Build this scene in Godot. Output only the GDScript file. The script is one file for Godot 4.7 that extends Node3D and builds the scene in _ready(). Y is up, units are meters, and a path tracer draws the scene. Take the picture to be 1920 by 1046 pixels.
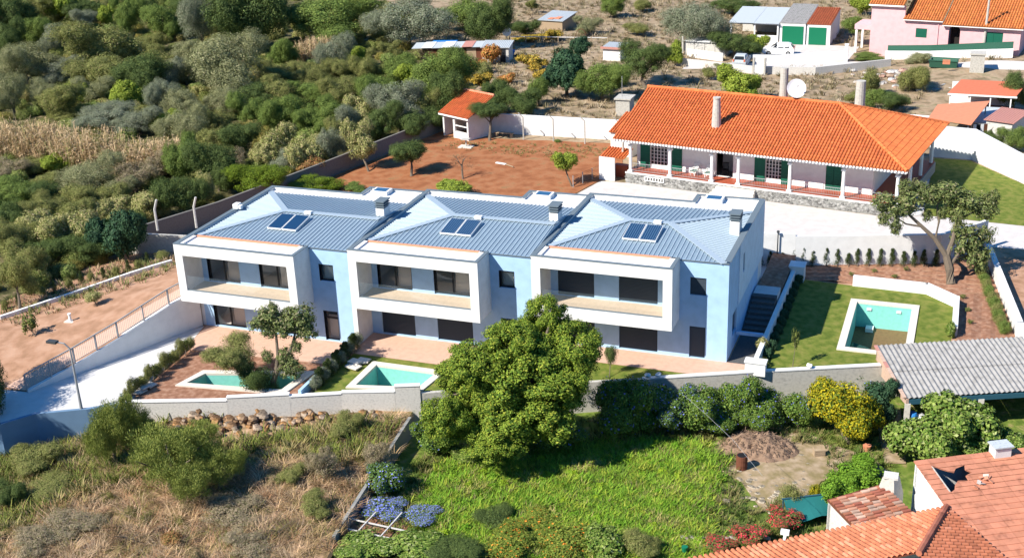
extends Node3D

var M := {}
var names := {}
var crowns := {}
var rng := RandomNumberGenerator.new()

class MB:
	var v := PackedVector3Array()
	var n := PackedVector3Array()
	var c := PackedColorArray()
	var col := Color.WHITE
	func tri(a: Vector3, b: Vector3, d: Vector3) -> void:
		var m := (b - a).cross(d - a).normalized()
		v.append(a); v.append(d); v.append(b)
		for i in 3:
			n.append(m); c.append(col)
	func quad(a: Vector3, b: Vector3, d: Vector3, e: Vector3) -> void:
		tri(a, b, d); tri(a, d, e)
	func box(lo: Vector3, hi: Vector3, t := Transform3D()) -> void:
		var p: Array[Vector3] = []
		for i in 8:
			p.append(t * Vector3(hi.x if i & 1 else lo.x, hi.y if i & 2 else lo.y, hi.z if i & 4 else lo.z))
		quad(p[4], p[5], p[7], p[6]); quad(p[1], p[0], p[2], p[3])
		quad(p[5], p[1], p[3], p[7]); quad(p[0], p[4], p[6], p[2])
		quad(p[6], p[7], p[3], p[2]); quad(p[0], p[1], p[5], p[4])
	func bar(a: Vector3, b: Vector3, w: float, h := -1.0, up := Vector3.UP) -> void:
		var d := (b - a)
		var l := d.length()
		if l < 0.001: return
		d /= l
		if absf(d.dot(up)) > 0.99: up = Vector3.RIGHT
		var x := d.cross(up).normalized()
		var y := x.cross(d)
		if h < 0: h = w
		box(Vector3(-w / 2, -h / 2, -l), Vector3(w / 2, h / 2, 0), Transform3D(Basis(x, y, -d), a))
	func tube(path: Array, radii: Array, k := 6, caps := true) -> void:
		var rings := []
		for i in path.size():
			var d: Vector3 = (path[mini(i + 1, path.size() - 1)] - path[maxi(i - 1, 0)]).normalized()
			var up := Vector3.RIGHT if absf(d.y) > 0.9 else Vector3.UP
			var x := d.cross(up).normalized()
			var y := x.cross(d)
			var ring := PackedVector3Array()
			for j in k:
				var a := TAU * j / k
				ring.append(path[i] + (x * cos(a) + y * sin(a)) * radii[i])
			rings.append(ring)
		for i in path.size() - 1:
			var d2: Vector3 = path[i + 1] - path[i]
			for j in k:
				var q: Array[Vector3] = [rings[i][j], rings[i][(j + 1) % k], rings[i + 1][(j + 1) % k], rings[i + 1][j]]
				var m := (q[1] - q[0]).cross(q[3] - q[0])
				if m.dot(q[0] - path[i]) < 0: quad(q[3], q[2], q[1], q[0])
				else: quad(q[0], q[1], q[2], q[3])
		if caps:
			for e in [0, path.size() - 1]:
				for j in range(1, k - 1):
					tri(rings[e][0], rings[e][j], rings[e][j + 1])
	func cyl(a: Vector3, b: Vector3, r0: float, r1: float, k := 12) -> void:
		tube([a, b], [r0, r1], k)
	func prism(poly: PackedVector2Array, y0: float, y1: float) -> void:
		if Geometry2D.is_polygon_clockwise(poly): poly.reverse()
		for i in poly.size():
			var a := poly[i]
			var b := poly[(i + 1) % poly.size()]
			quad(Vector3(b.x, y0, b.y), Vector3(a.x, y0, a.y), Vector3(a.x, y1, a.y), Vector3(b.x, y1, b.y))
		var t := Geometry2D.triangulate_polygon(poly)
		for i in range(0, t.size(), 3):
			var q := [poly[t[i]], poly[t[i + 1]], poly[t[i + 2]]]
			var a := Vector3(q[0].x, y1, q[0].y)
			var b := Vector3(q[1].x, y1, q[1].y)
			var d := Vector3(q[2].x, y1, q[2].y)
			if (b - a).cross(d - a).y < 0: tri(a, d, b)
			else: tri(a, b, d)
	func solid(poly: Array, off: Vector3) -> void:   # a planar convex outline given thickness by an offset
		var k := poly.size()
		for i in range(1, k - 1):
			tri(poly[0], poly[i], poly[i + 1])
			tri(poly[0] + off, poly[i + 1] + off, poly[i] + off)
		for i in k:
			quad(poly[(i + 1) % k], poly[i], poly[i] + off, poly[(i + 1) % k] + off)
	func blob(at: Vector3, r: Vector3, seed_: int, k := 6) -> void:   # a knobbly stone
		var s := RandomNumberGenerator.new()
		s.seed = seed_
		var rows := 4
		var p := []
		for i in rows + 1:
			var ring := []
			for j in k:
				var th := PI * i / rows
				var ph := TAU * (j + 0.5 * (i % 2)) / k
				var f := s.randf_range(0.78, 1.12)
				ring.append(at + Vector3(sin(th) * cos(ph), cos(th), sin(th) * sin(ph)) * r * f)
			if i == 0 or i == rows:
				for j in k: ring[j] = at + Vector3(0, (1 if i == 0 else -1) * r.y * 0.9, 0)
			p.append(ring)
		for i in rows:
			for j in k:
				var a: Vector3 = p[i][j]
				var b: Vector3 = p[i][(j + 1) % k]
				var d: Vector3 = p[i + 1][(j + 1) % k]
				var e: Vector3 = p[i + 1][j]
				if i > 0: tri(a, b, d)
				if i < rows - 1: tri(a, d, e)
				if i == 0: tri(a, d, e)
				if i == rows - 1: tri(a, b, d)
	func mesh() -> ArrayMesh:
		var arr := []
		arr.resize(Mesh.ARRAY_MAX)
		arr[Mesh.ARRAY_VERTEX] = v
		arr[Mesh.ARRAY_NORMAL] = n
		arr[Mesh.ARRAY_COLOR] = c
		var m := ArrayMesh.new()
		if v.size() > 0: m.add_surface_from_arrays(Mesh.PRIMITIVE_TRIANGLES, arr)
		return m

func lin(r: float, g: float, b: float) -> Color:
	return Color(r, g, b).linear_to_srgb()

func numbered(called: String) -> String:
	var k: int = names.get(called, -1) + 1
	names[called] = k
	return called if k == 0 else "%s_%03d" % [called, k]

func tag(o: Node, label: String, category: String, group := "", kind := "") -> void:
	if label: o.set_meta("label", label)
	if category: o.set_meta("category", category)
	if group: o.set_meta("group", group)
	if kind: o.set_meta("kind", kind)

func thing(called: String, label: String, category: String, at := Vector3.ZERO, yaw := 0.0, group := "") -> Node3D:
	var o := Node3D.new()
	o.name = numbered(called)
	add_child(o)
	o.position = at
	o.rotation.y = yaw
	tag(o, label, category, group)
	return o

func part(called: String, mb, mat: Material, parent: Node, label := "", kind := "") -> MeshInstance3D:
	var o := MeshInstance3D.new()
	o.mesh = mb.mesh() if mb is MB else mb
	o.material_override = mat
	var nm := called
	var k := 0
	while parent.has_node(NodePath(nm)):
		k += 1
		nm = "%s_%03d" % [called, k]
	o.name = nm
	parent.add_child(o, true)
	if label: o.set_meta("label", label)
	if kind: o.set_meta("kind", kind)
	return o

func struct(called: String, mb, mat: Material) -> MeshInstance3D:
	var o := MeshInstance3D.new()
	o.mesh = mb.mesh() if mb is MB else mb
	o.material_override = mat
	o.name = numbered(called)
	add_child(o)
	o.set_meta("kind", "structure")
	o.set_meta("label", called.replace("_", " "))
	return o

# ---------- materials ----------
func noise_tex(freq: float, seed_: int, stops: Array, oct := 5, type := FastNoiseLite.TYPE_SIMPLEX_SMOOTH, size := 512) -> NoiseTexture2D:
	var f := FastNoiseLite.new()
	f.noise_type = type
	f.frequency = freq
	f.seed = seed_
	f.fractal_octaves = oct
	var g := Gradient.new()
	var off := PackedFloat32Array()
	var cols := PackedColorArray()
	for s in stops:
		off.append(s[0]); cols.append(s[1])
	g.offsets = off
	g.colors = cols
	var t := NoiseTexture2D.new()
	t.width = size
	t.height = size
	t.seamless = true
	t.noise = f
	t.color_ramp = g
	return t

func grey(a: float) -> Color:
	return Color(a, a, a)

func mat(key: String, color: Color, rough := 0.8, tex: Texture2D = null, metres := 4.0, fine: Texture2D = null, fine_metres := 0.6, bump: Texture2D = null, bump_cm := 0.0) -> StandardMaterial3D:
	var m := StandardMaterial3D.new()
	m.resource_name = key
	m.albedo_color = color
	m.roughness = rough
	m.metallic_specular = 0.3
	if tex:
		m.albedo_texture = tex
	if tex or bump:
		m.uv1_triplanar = true
		m.uv1_world_triplanar = true
		m.uv1_scale = Vector3.ONE / metres
	if fine:
		m.detail_enabled = true
		m.detail_blend_mode = BaseMaterial3D.BLEND_MODE_MUL
		m.detail_albedo = fine
		m.detail_uv_layer = BaseMaterial3D.DETAIL_UV_2
		m.uv2_triplanar = true
		m.uv2_world_triplanar = true
		m.uv2_scale = Vector3.ONE / fine_metres
	if bump:
		m.heightmap_enabled = true
		m.heightmap_texture = bump
		m.heightmap_scale = bump_cm
	M[key] = m
	return m

func vcol(m: StandardMaterial3D) -> StandardMaterial3D:
	m.vertex_color_use_as_albedo = true
	return m

# ---------- sheets of ground ----------
func sheet(poly: PackedVector2Array, cell: float, h: Callable, holes := []) -> MB:
	var mb := MB.new()
	var lo := poly[0]
	var hi := poly[0]
	for p in poly:
		lo = lo.min(p); hi = hi.max(p)
	var x := floorf(lo.x / cell) * cell
	while x < hi.x:
		var z := floorf(lo.y / cell) * cell
		while z < hi.y:
			var sq := PackedVector2Array([Vector2(x, z), Vector2(x + cell, z), Vector2(x + cell, z + cell), Vector2(x, z + cell)])
			var got: Array = Geometry2D.intersect_polygons(sq, poly)
			for hole in holes:
				var nxt := []
				for q in got:
					nxt.append_array(Geometry2D.clip_polygons(q, hole))
				got = nxt
			for q in got:
				var t := Geometry2D.triangulate_polygon(q)
				for i in range(0, t.size(), 3):
					var a: Vector2 = q[t[i]]
					var b: Vector2 = q[t[i + 1]]
					var d: Vector2 = q[t[i + 2]]
					var A := Vector3(a.x, h.call(a.x, a.y), a.y)
					var B := Vector3(b.x, h.call(b.x, b.y), b.y)
					var D := Vector3(d.x, h.call(d.x, d.y), d.y)
					if (B - A).cross(D - A).y < 0: mb.tri(A, D, B)
					else: mb.tri(A, B, D)
			z += cell
		x += cell
	return mb

func flat(y: float) -> Callable:
	return func(_x: float, _z: float) -> float: return y

func pv(a: Array) -> PackedVector2Array:
	var o := PackedVector2Array()
	for i in range(0, a.size(), 2):
		o.append(Vector2(a[i], a[i + 1]))
	return o

func rect(x0: float, z0: float, x1: float, z1: float) -> PackedVector2Array:
	return PackedVector2Array([Vector2(x0, z0), Vector2(x1, z0), Vector2(x1, z1), Vector2(x0, z1)])

# ---------- walls and roofs ----------
func holed_wall(mb: MB, x0: float, x1: float, y0: float, y1: float, za: float, zb: float, openings: Array) -> void:   # openings: [x0, x1, y0, y1]
	var xs := [x0, x1]
	for o in openings:
		xs.append(o[0]); xs.append(o[1])
	xs.sort()
	for i in xs.size() - 1:
		var a: float = xs[i]
		var b: float = xs[i + 1]
		if b - a < 0.005: continue
		var mid := (a + b) / 2
		var cuts := []
		for o in openings:
			if o[0] < mid and mid < o[1]: cuts.append([o[2], o[3]])
		cuts.sort_custom(func(p, q): return p[0] < q[0])
		var y := y0
		for q in cuts:
			if q[0] > y + 0.004: mb.box(Vector3(a, y, za), Vector3(b, q[0], zb))
			y = q[1]
		if y < y1 - 0.004: mb.box(Vector3(a, y, za), Vector3(b, y1, zb))

func span(poly: Array, u: float) -> Vector2:   # where the line at u crosses a convex outline of (u, v)
	var lo := INF
	var hi := -INF
	for i in poly.size():
		var a: Vector2 = poly[i]
		var b: Vector2 = poly[(i + 1) % poly.size()]
		if (a.x <= u and b.x >= u) or (b.x <= u and a.x >= u):
			if absf(b.x - a.x) < 1e-5: continue
			var t := (u - a.x) / (b.x - a.x)
			var v := a.y + (b.y - a.y) * t
			lo = minf(lo, v); hi = maxf(hi, v)
	return Vector2(lo, hi)

func tile_mesh(mb: MB, O: Vector3, U: Vector3, V: Vector3, u: float, v0: float, v1: float, r: float) -> void:
	var N := U.cross(V).normalized()
	if N.y < 0: N = -N
	var k := 5
	var prev0 := Vector3.ZERO
	var prev1 := Vector3.ZERO
	for j in k + 1:
		var a := PI * j / k
		var p0 := O + U * (u - cos(a) * r * 1.08) + V * v0 + N * (sin(a) * r * 1.0 + 0.03)
		var p1 := O + U * (u - cos(a) * r * 0.9) + V * v1 + N * (sin(a) * r * 0.85)
		if j > 0: mb.quad(prev0, p0, p1, prev1)
		prev0 = p0; prev1 = p1
	var c0 := O + U * u + V * v0 + N * 0.015
	for j in k:
		var a := PI * j / k
		var b := PI * (j + 1) / k
		mb.tri(c0, O + U * (u - cos(a) * r * 1.08) + V * v0 + N * (sin(a) * r + 0.03), O + U * (u - cos(b) * r * 1.08) + V * v0 + N * (sin(b) * r + 0.03))

# a slope of barrel tiles: O at the eave, U along it, V up the slope, poly of (u, v)
func tiles(O: Vector3, U: Vector3, V: Vector3, poly: Array, pitch: float, length: float, base: Color, vary: float, seed_: int) -> MB:
	var mb := MB.new()
	var s := RandomNumberGenerator.new()
	s.seed = seed_
	var N := U.cross(V).normalized()
	if N.y < 0: N = -N
	var p3 := []
	for q in poly: p3.append(O + U * q.x + V * q.y)
	if (p3[1] - p3[0]).cross(p3[2] - p3[0]).dot(N) < 0: p3.reverse()
	mb.col = base * 0.62
	mb.col.a = 1
	mb.solid(p3, -N * 0.06)
	var lo := INF
	var hi := -INF
	for q in poly:
		lo = minf(lo, q.x); hi = maxf(hi, q.x)
	var u := lo + pitch * 0.5
	while u < hi:
		var sp := span(poly, u)
		var v := sp.x
		while v < sp.y - 0.05:
			var f := 1.0 + s.randf_range(-vary, vary)
			mb.col = Color(base.r * f, base.g * (f + s.randf_range(-vary, vary) * 0.5), base.b * f)
			tile_mesh(mb, O, U, V, u, v, minf(v + length, sp.y), pitch * 0.36)
			v += length
		u += pitch
	return mb

func ridge_tiles(mb: MB, a: Vector3, b: Vector3, r: float, base: Color, seed_: int) -> void:
	var s := RandomNumberGenerator.new()
	s.seed = seed_
	var l := (b - a).length()
	var d := (b - a) / l
	var k := int(ceil(l / 0.42))
	for i in k:
		var f := 1.0 + s.randf_range(-0.15, 0.15)
		mb.col = Color(base.r * f, base.g * f, base.b * f)
		mb.tube([a + d * (l * i / k), a + d * (l * (i + 1) / k + 0.02)], [r * 1.1, r * 0.92], 8)

func seams(O: Vector3, U: Vector3, V: Vector3, poly: Array, spacing: float, w: float, h: float, first := 0.5) -> MB:
	var mb := MB.new()
	var N := U.cross(V).normalized()
	if N.y < 0: N = -N
	var lo := INF
	var hi := -INF
	for q in poly:
		lo = minf(lo, q.x); hi = maxf(hi, q.x)
	var u := lo + spacing * first
	while u < hi:
		var sp := span(poly, u)
		if sp.y - sp.x > 0.1:
			var a := O + U * u + V * sp.x + N * 0.004
			var b := O + U * u + V * sp.y + N * 0.004
			mb.quad(a - U * w, b - U * w, b - U * w * 0.55 + N * h, a - U * w * 0.55 + N * h)
			mb.quad(a - U * w * 0.55 + N * h, b - U * w * 0.55 + N * h, b + U * w * 0.55 + N * h, a + U * w * 0.55 + N * h)
			mb.quad(a + U * w * 0.55 + N * h, b + U * w * 0.55 + N * h, b + U * w, a + U * w)
			mb.tri(a - U * w, a - U * w * 0.55 + N * h, a + U * w)
			mb.tri(a + U * w, a - U * w * 0.55 + N * h, a + U * w * 0.55 + N * h)
		u += spacing
	return mb

func plane_of(O: Vector3, U: Vector3, V: Vector3, poly: Array, thick: float) -> MB:
	var mb := MB.new()
	var N := U.cross(V).normalized()
	if N.y < 0: N = -N
	var p3 := []
	for q in poly: p3.append(O + U * q.x + V * q.y)
	if (p3[1] - p3[0]).cross(p3[2] - p3[0]).dot(N) < 0: p3.reverse()
	mb.solid(p3, -N * thick)
	return mb

# a wall standing on a line of points (x, y of the base, z) with one height per point; thickness t to both sides
func wall_run(mb: MB, pts: Array, tops: Array, t: float) -> void:
	for i in pts.size() - 1:
		var a: Vector3 = pts[i]
		var b: Vector3 = pts[i + 1]
		var d := Vector3(b.x - a.x, 0, b.z - a.z).normalized()
		var s := Vector3(-d.z, 0, d.x) * t / 2
		var e := d * (t / 2 if i > 0 else 0.0)
		var A := [a + s - e, b + s, b - s, a - s - e]
		var y := [tops[i], tops[i + 1], tops[i + 1], tops[i]]
		var T := []
		for j in 4: T.append(Vector3(A[j].x, y[j], A[j].z))
		mb.quad(A[0], A[1], T[1], T[0]); mb.quad(A[2], A[3], T[3], T[2])
		mb.quad(A[1], A[2], T[2], T[1]); mb.quad(A[3], A[0], T[0], T[3])
		mb.quad(T[0], T[1], T[2], T[3])

# ---------- plants ----------
func crown_mesh(kind: String, variant: int, fine := 1.0) -> ArrayMesh:
	var key := "%s%d_%.1f" % [kind, variant, fine]
	if crowns.has(key): return crowns[key]
	var K: Dictionary = KINDS[kind]
	var s := RandomNumberGenerator.new()
	s.seed = hash(key)
	var mb := MB.new()
	var lobes := []
	var nl: int = int(K.lobes * fine)
	var sq: float = K.get("squash", 0.8)
	for i in nl:   # lobes spread over a unit ball; y is stretched by the plant's own height later
		var y := 1.0 - 2.0 * (i + 0.5) / nl
		var rr := sqrt(1 - y * y)
		var ph := i * 2.39996 + s.randf_range(-0.4, 0.4)
		var dist: float = K.get("spread", 0.62) * s.randf_range(0.6, 1.2)
		if K.has("cone"):
			var yy: float = s.randf_range(-0.95, 0.9)
			var cr: float = K.cone * (1.0 - (yy + 1) / 2.05) + 0.12
			lobes.append([Vector3(cos(ph) * cr * 0.7, yy, sin(ph) * cr * 0.7), cr * 0.75 + 0.08])
		else:
			lobes.append([Vector3(rr * cos(ph), y * 0.9 - 0.05, rr * sin(ph)) * dist, s.randf_range(0.28, 0.5) * K.get("lobe", 1.0) / sqrt(fine)])
	var leaf: float = K.leaf / sqrt(fine) * (1.0 if fine < 1.2 else 0.92)
	var a: Color = K.a
	var b: Color = K.b
	var wide: float = K.get("wide", 0.5)
	for i in int(K.n * fine):
		var L: Array = lobes[s.randi() % nl]
		var dir := Vector3(s.randfn(), s.randfn() * 0.9 + 0.25, s.randfn()).normalized()
		var p: Vector3 = L[0] + dir * L[1] * pow(s.randf(), K.get("fill", 0.35))
		var out := (p.normalized() * 0.5 + dir + Vector3(s.randfn(), s.randfn() + 0.5, s.randfn()) * 0.45).normalized()
		var along := out.cross(Vector3(s.randfn(), s.randfn(), s.randfn())).normalized()
		if K.has("up"): along = (along * 0.5 + Vector3(0, K.up, 0) + dir * 0.4).normalized()
		var side := along.cross(out).normalized()
		var l := leaf * s.randf_range(0.6, 1.35)
		var w := l * wide
		var t := s.randf()
		mb.col = a.lerp(b, t * t if s.randf() < 0.7 else 1 - t * 0.4)
		if K.has("c") and s.randf() < K.share: mb.col = K.c
		mb.col = mb.col * s.randf_range(0.8, 1.35)
		mb.col.a = 1
		var tip := p + along * l
		var fold := out * w * 0.35
		mb.tri(p - along * l * 0.6, p + side * w + fold, tip)
		mb.tri(p - along * l * 0.6, tip, p - side * w + fold)
	var m := mb.mesh()
	crowns[key] = m
	return m

func trunk_mb(base: Vector3, top: Vector3, r: float, forks: int, reach: Vector3, s: RandomNumberGenerator) -> MB:
	var mb := MB.new()
	var mid := base.lerp(top, 0.5) + Vector3(s.randfn(), 0, s.randfn()) * r * 0.8
	mb.tube([base - Vector3(0, 0.15, 0), base + (mid - base) * 0.3, mid, top], [r * 1.35, r, r * 0.85, r * 0.6], 7)
	for i in forks:
		var ph := TAU * (i + s.randf() * 0.6) / forks
		var e := top + Vector3(cos(ph) * reach.x, reach.y * s.randf_range(0.5, 1.1), sin(ph) * reach.z) * s.randf_range(0.6, 0.95)
		var st := base.lerp(top, s.randf_range(0.7, 1.0))
		var m := st.lerp(e, 0.5) + Vector3(0, reach.y * 0.12, 0)
		mb.tube([st, m, e], [r * 0.5, r * 0.33, r * 0.1], 5)
	return mb

# at: foot on the ground; centre: middle of the crown, relative to the foot; size: width and height of the crown
func plant(called: String, label: String, category: String, group: String, kind: String, at: Vector3, centre: Vector3, w: float, h: float, bare := false) -> Node3D:
	var o := thing(called, label, category, at, 0.0, group)
	var s := RandomNumberGenerator.new()
	s.seed = hash(label) + int(at.x * 131 + at.z * 17)
	var K: Dictionary = KINDS[kind]
	var cr := part("crown", crown_mesh(kind, s.randi() % int(K.get("variants", 2)), 2.6 if w > 4.2 else (1.6 if w > 2.8 else 1.0)), M[K.get("mat", "leaf")], o)
	cr.position = centre
	cr.rotation.y = s.randf() * TAU
	cr.scale = Vector3(w / 2, h / 2, w / 2) * 1.06
	if w > 1.5 and not bare and not K.has("cone"):   # uneven outline: smaller masses grow out of the main one
		cr.scale *= 0.86
		for i in 3:
			var a := TAU * (i + s.randf()) / 3.0
			var f := s.randf_range(0.42, 0.62)
			var sub := part("crown", crown_mesh(kind, s.randi() % int(K.get("variants", 2)), 1.6 if w > 4.2 else 1.0), M[K.get("mat", "leaf")], o)
			sub.position = centre + Vector3(cos(a) * w * 0.33, h * s.randf_range(-0.22, 0.3), sin(a) * w * 0.33)
			sub.rotation.y = s.randf() * TAU
			sub.scale = Vector3(w / 2 * f, h / 2 * f * s.randf_range(0.9, 1.25), w / 2 * f)
	var r: float = clampf(w * 0.035, 0.015, 0.22)
	var top := centre - Vector3(0, h * (0.28 if not bare else 0.1), 0)
	if top.y < 0.12: top.y = 0.12
	part("trunk", trunk_mb(Vector3.ZERO, top, r, 4 if w > 1.0 else 2, Vector3(w * 0.33, h * 0.4, w * 0.33), s), M.bark, o)
	return o

# flat leaves spread as a loose mass over an area: one object
func scatter(called: String, label: String, category: String, mesh: Mesh, m: Material, spots: Array, lo: float, hi: float, seed_: int, tints: Array = []) -> void:
	var s := RandomNumberGenerator.new()
	s.seed = seed_
	var mm := MultiMesh.new()
	mm.transform_format = MultiMesh.TRANSFORM_3D
	mm.use_colors = tints.size() > 0
	mm.mesh = mesh
	mm.instance_count = spots.size()
	for i in spots.size():
		var f := s.randf_range(lo, hi)
		var b := Basis(Vector3.UP, s.randf() * TAU).scaled(Vector3(f, f * s.randf_range(0.7, 1.3), f))
		mm.set_instance_transform(i, Transform3D(b, spots[i]))
		if tints.size() > 0:
			var p: Vector3 = spots[i]
			var g := (bump.get_noise_2d(p.x * 5 + seed_ * 31, p.z * 5) * 0.9 + 0.5 + s.randfn() * 0.16) * tints.size()
			var t: Color = tints[clampi(int(g), 0, tints.size() - 1)]
			mm.set_instance_color(i, t)
	var o := MultiMeshInstance3D.new()
	o.multimesh = mm
	o.material_override = m
	o.name = numbered(called)
	add_child(o)
	tag(o, label, category, "", "stuff")

func tuft(blades: int, height: float, spread: float, width: float, seed_: int, lean := 0.5) -> ArrayMesh:
	var s := RandomNumberGenerator.new()
	s.seed = seed_
	var mb := MB.new()
	for i in blades:
		var ph := s.randf() * TAU
		var root := Vector3(cos(ph), 0, sin(ph)) * spread * s.randf()
		var d := Vector3(cos(ph + s.randfn() * 0.5), 0, sin(ph + s.randfn() * 0.5))
		var h := height * s.randf_range(0.5, 1.15)
		var side := Vector3(-d.z, 0, d.x) * width
		var m := root + Vector3(0, h * 0.6, 0) + d * h * lean * 0.35
		var t := root + Vector3(0, h, 0) + d * h * lean
		var f := s.randf_range(0.75, 1.2)
		mb.col = Color(f, f, f)
		mb.quad(root - side, root + side, m + side * 0.8, m - side * 0.8)
		mb.tri(m - side * 0.8, m + side * 0.8, t)
	return mb.mesh()

func inside_spots(poly: PackedVector2Array, n: int, h: Callable, seed_: int, not_in := []) -> Array:
	var s := RandomNumberGenerator.new()
	s.seed = seed_
	var lo := poly[0]
	var hi := poly[0]
	for p in poly:
		lo = lo.min(p); hi = hi.max(p)
	var out := []
	var tries := 0
	while out.size() < n and tries < n * 20:
		tries += 1
		var p := Vector2(s.randf_range(lo.x, hi.x), s.randf_range(lo.y, hi.y))
		var fuzzy := p + Vector2(s.randfn(), s.randfn()) * 0.45
		if not Geometry2D.is_point_in_polygon(fuzzy, poly): continue
		var bad := false
		for q in not_in:
			if Geometry2D.is_point_in_polygon(p, q):
				bad = true
				break
		if bad: continue
		out.append(Vector3(p.x, h.call(p.x, p.y), p.y))
	return out

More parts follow.
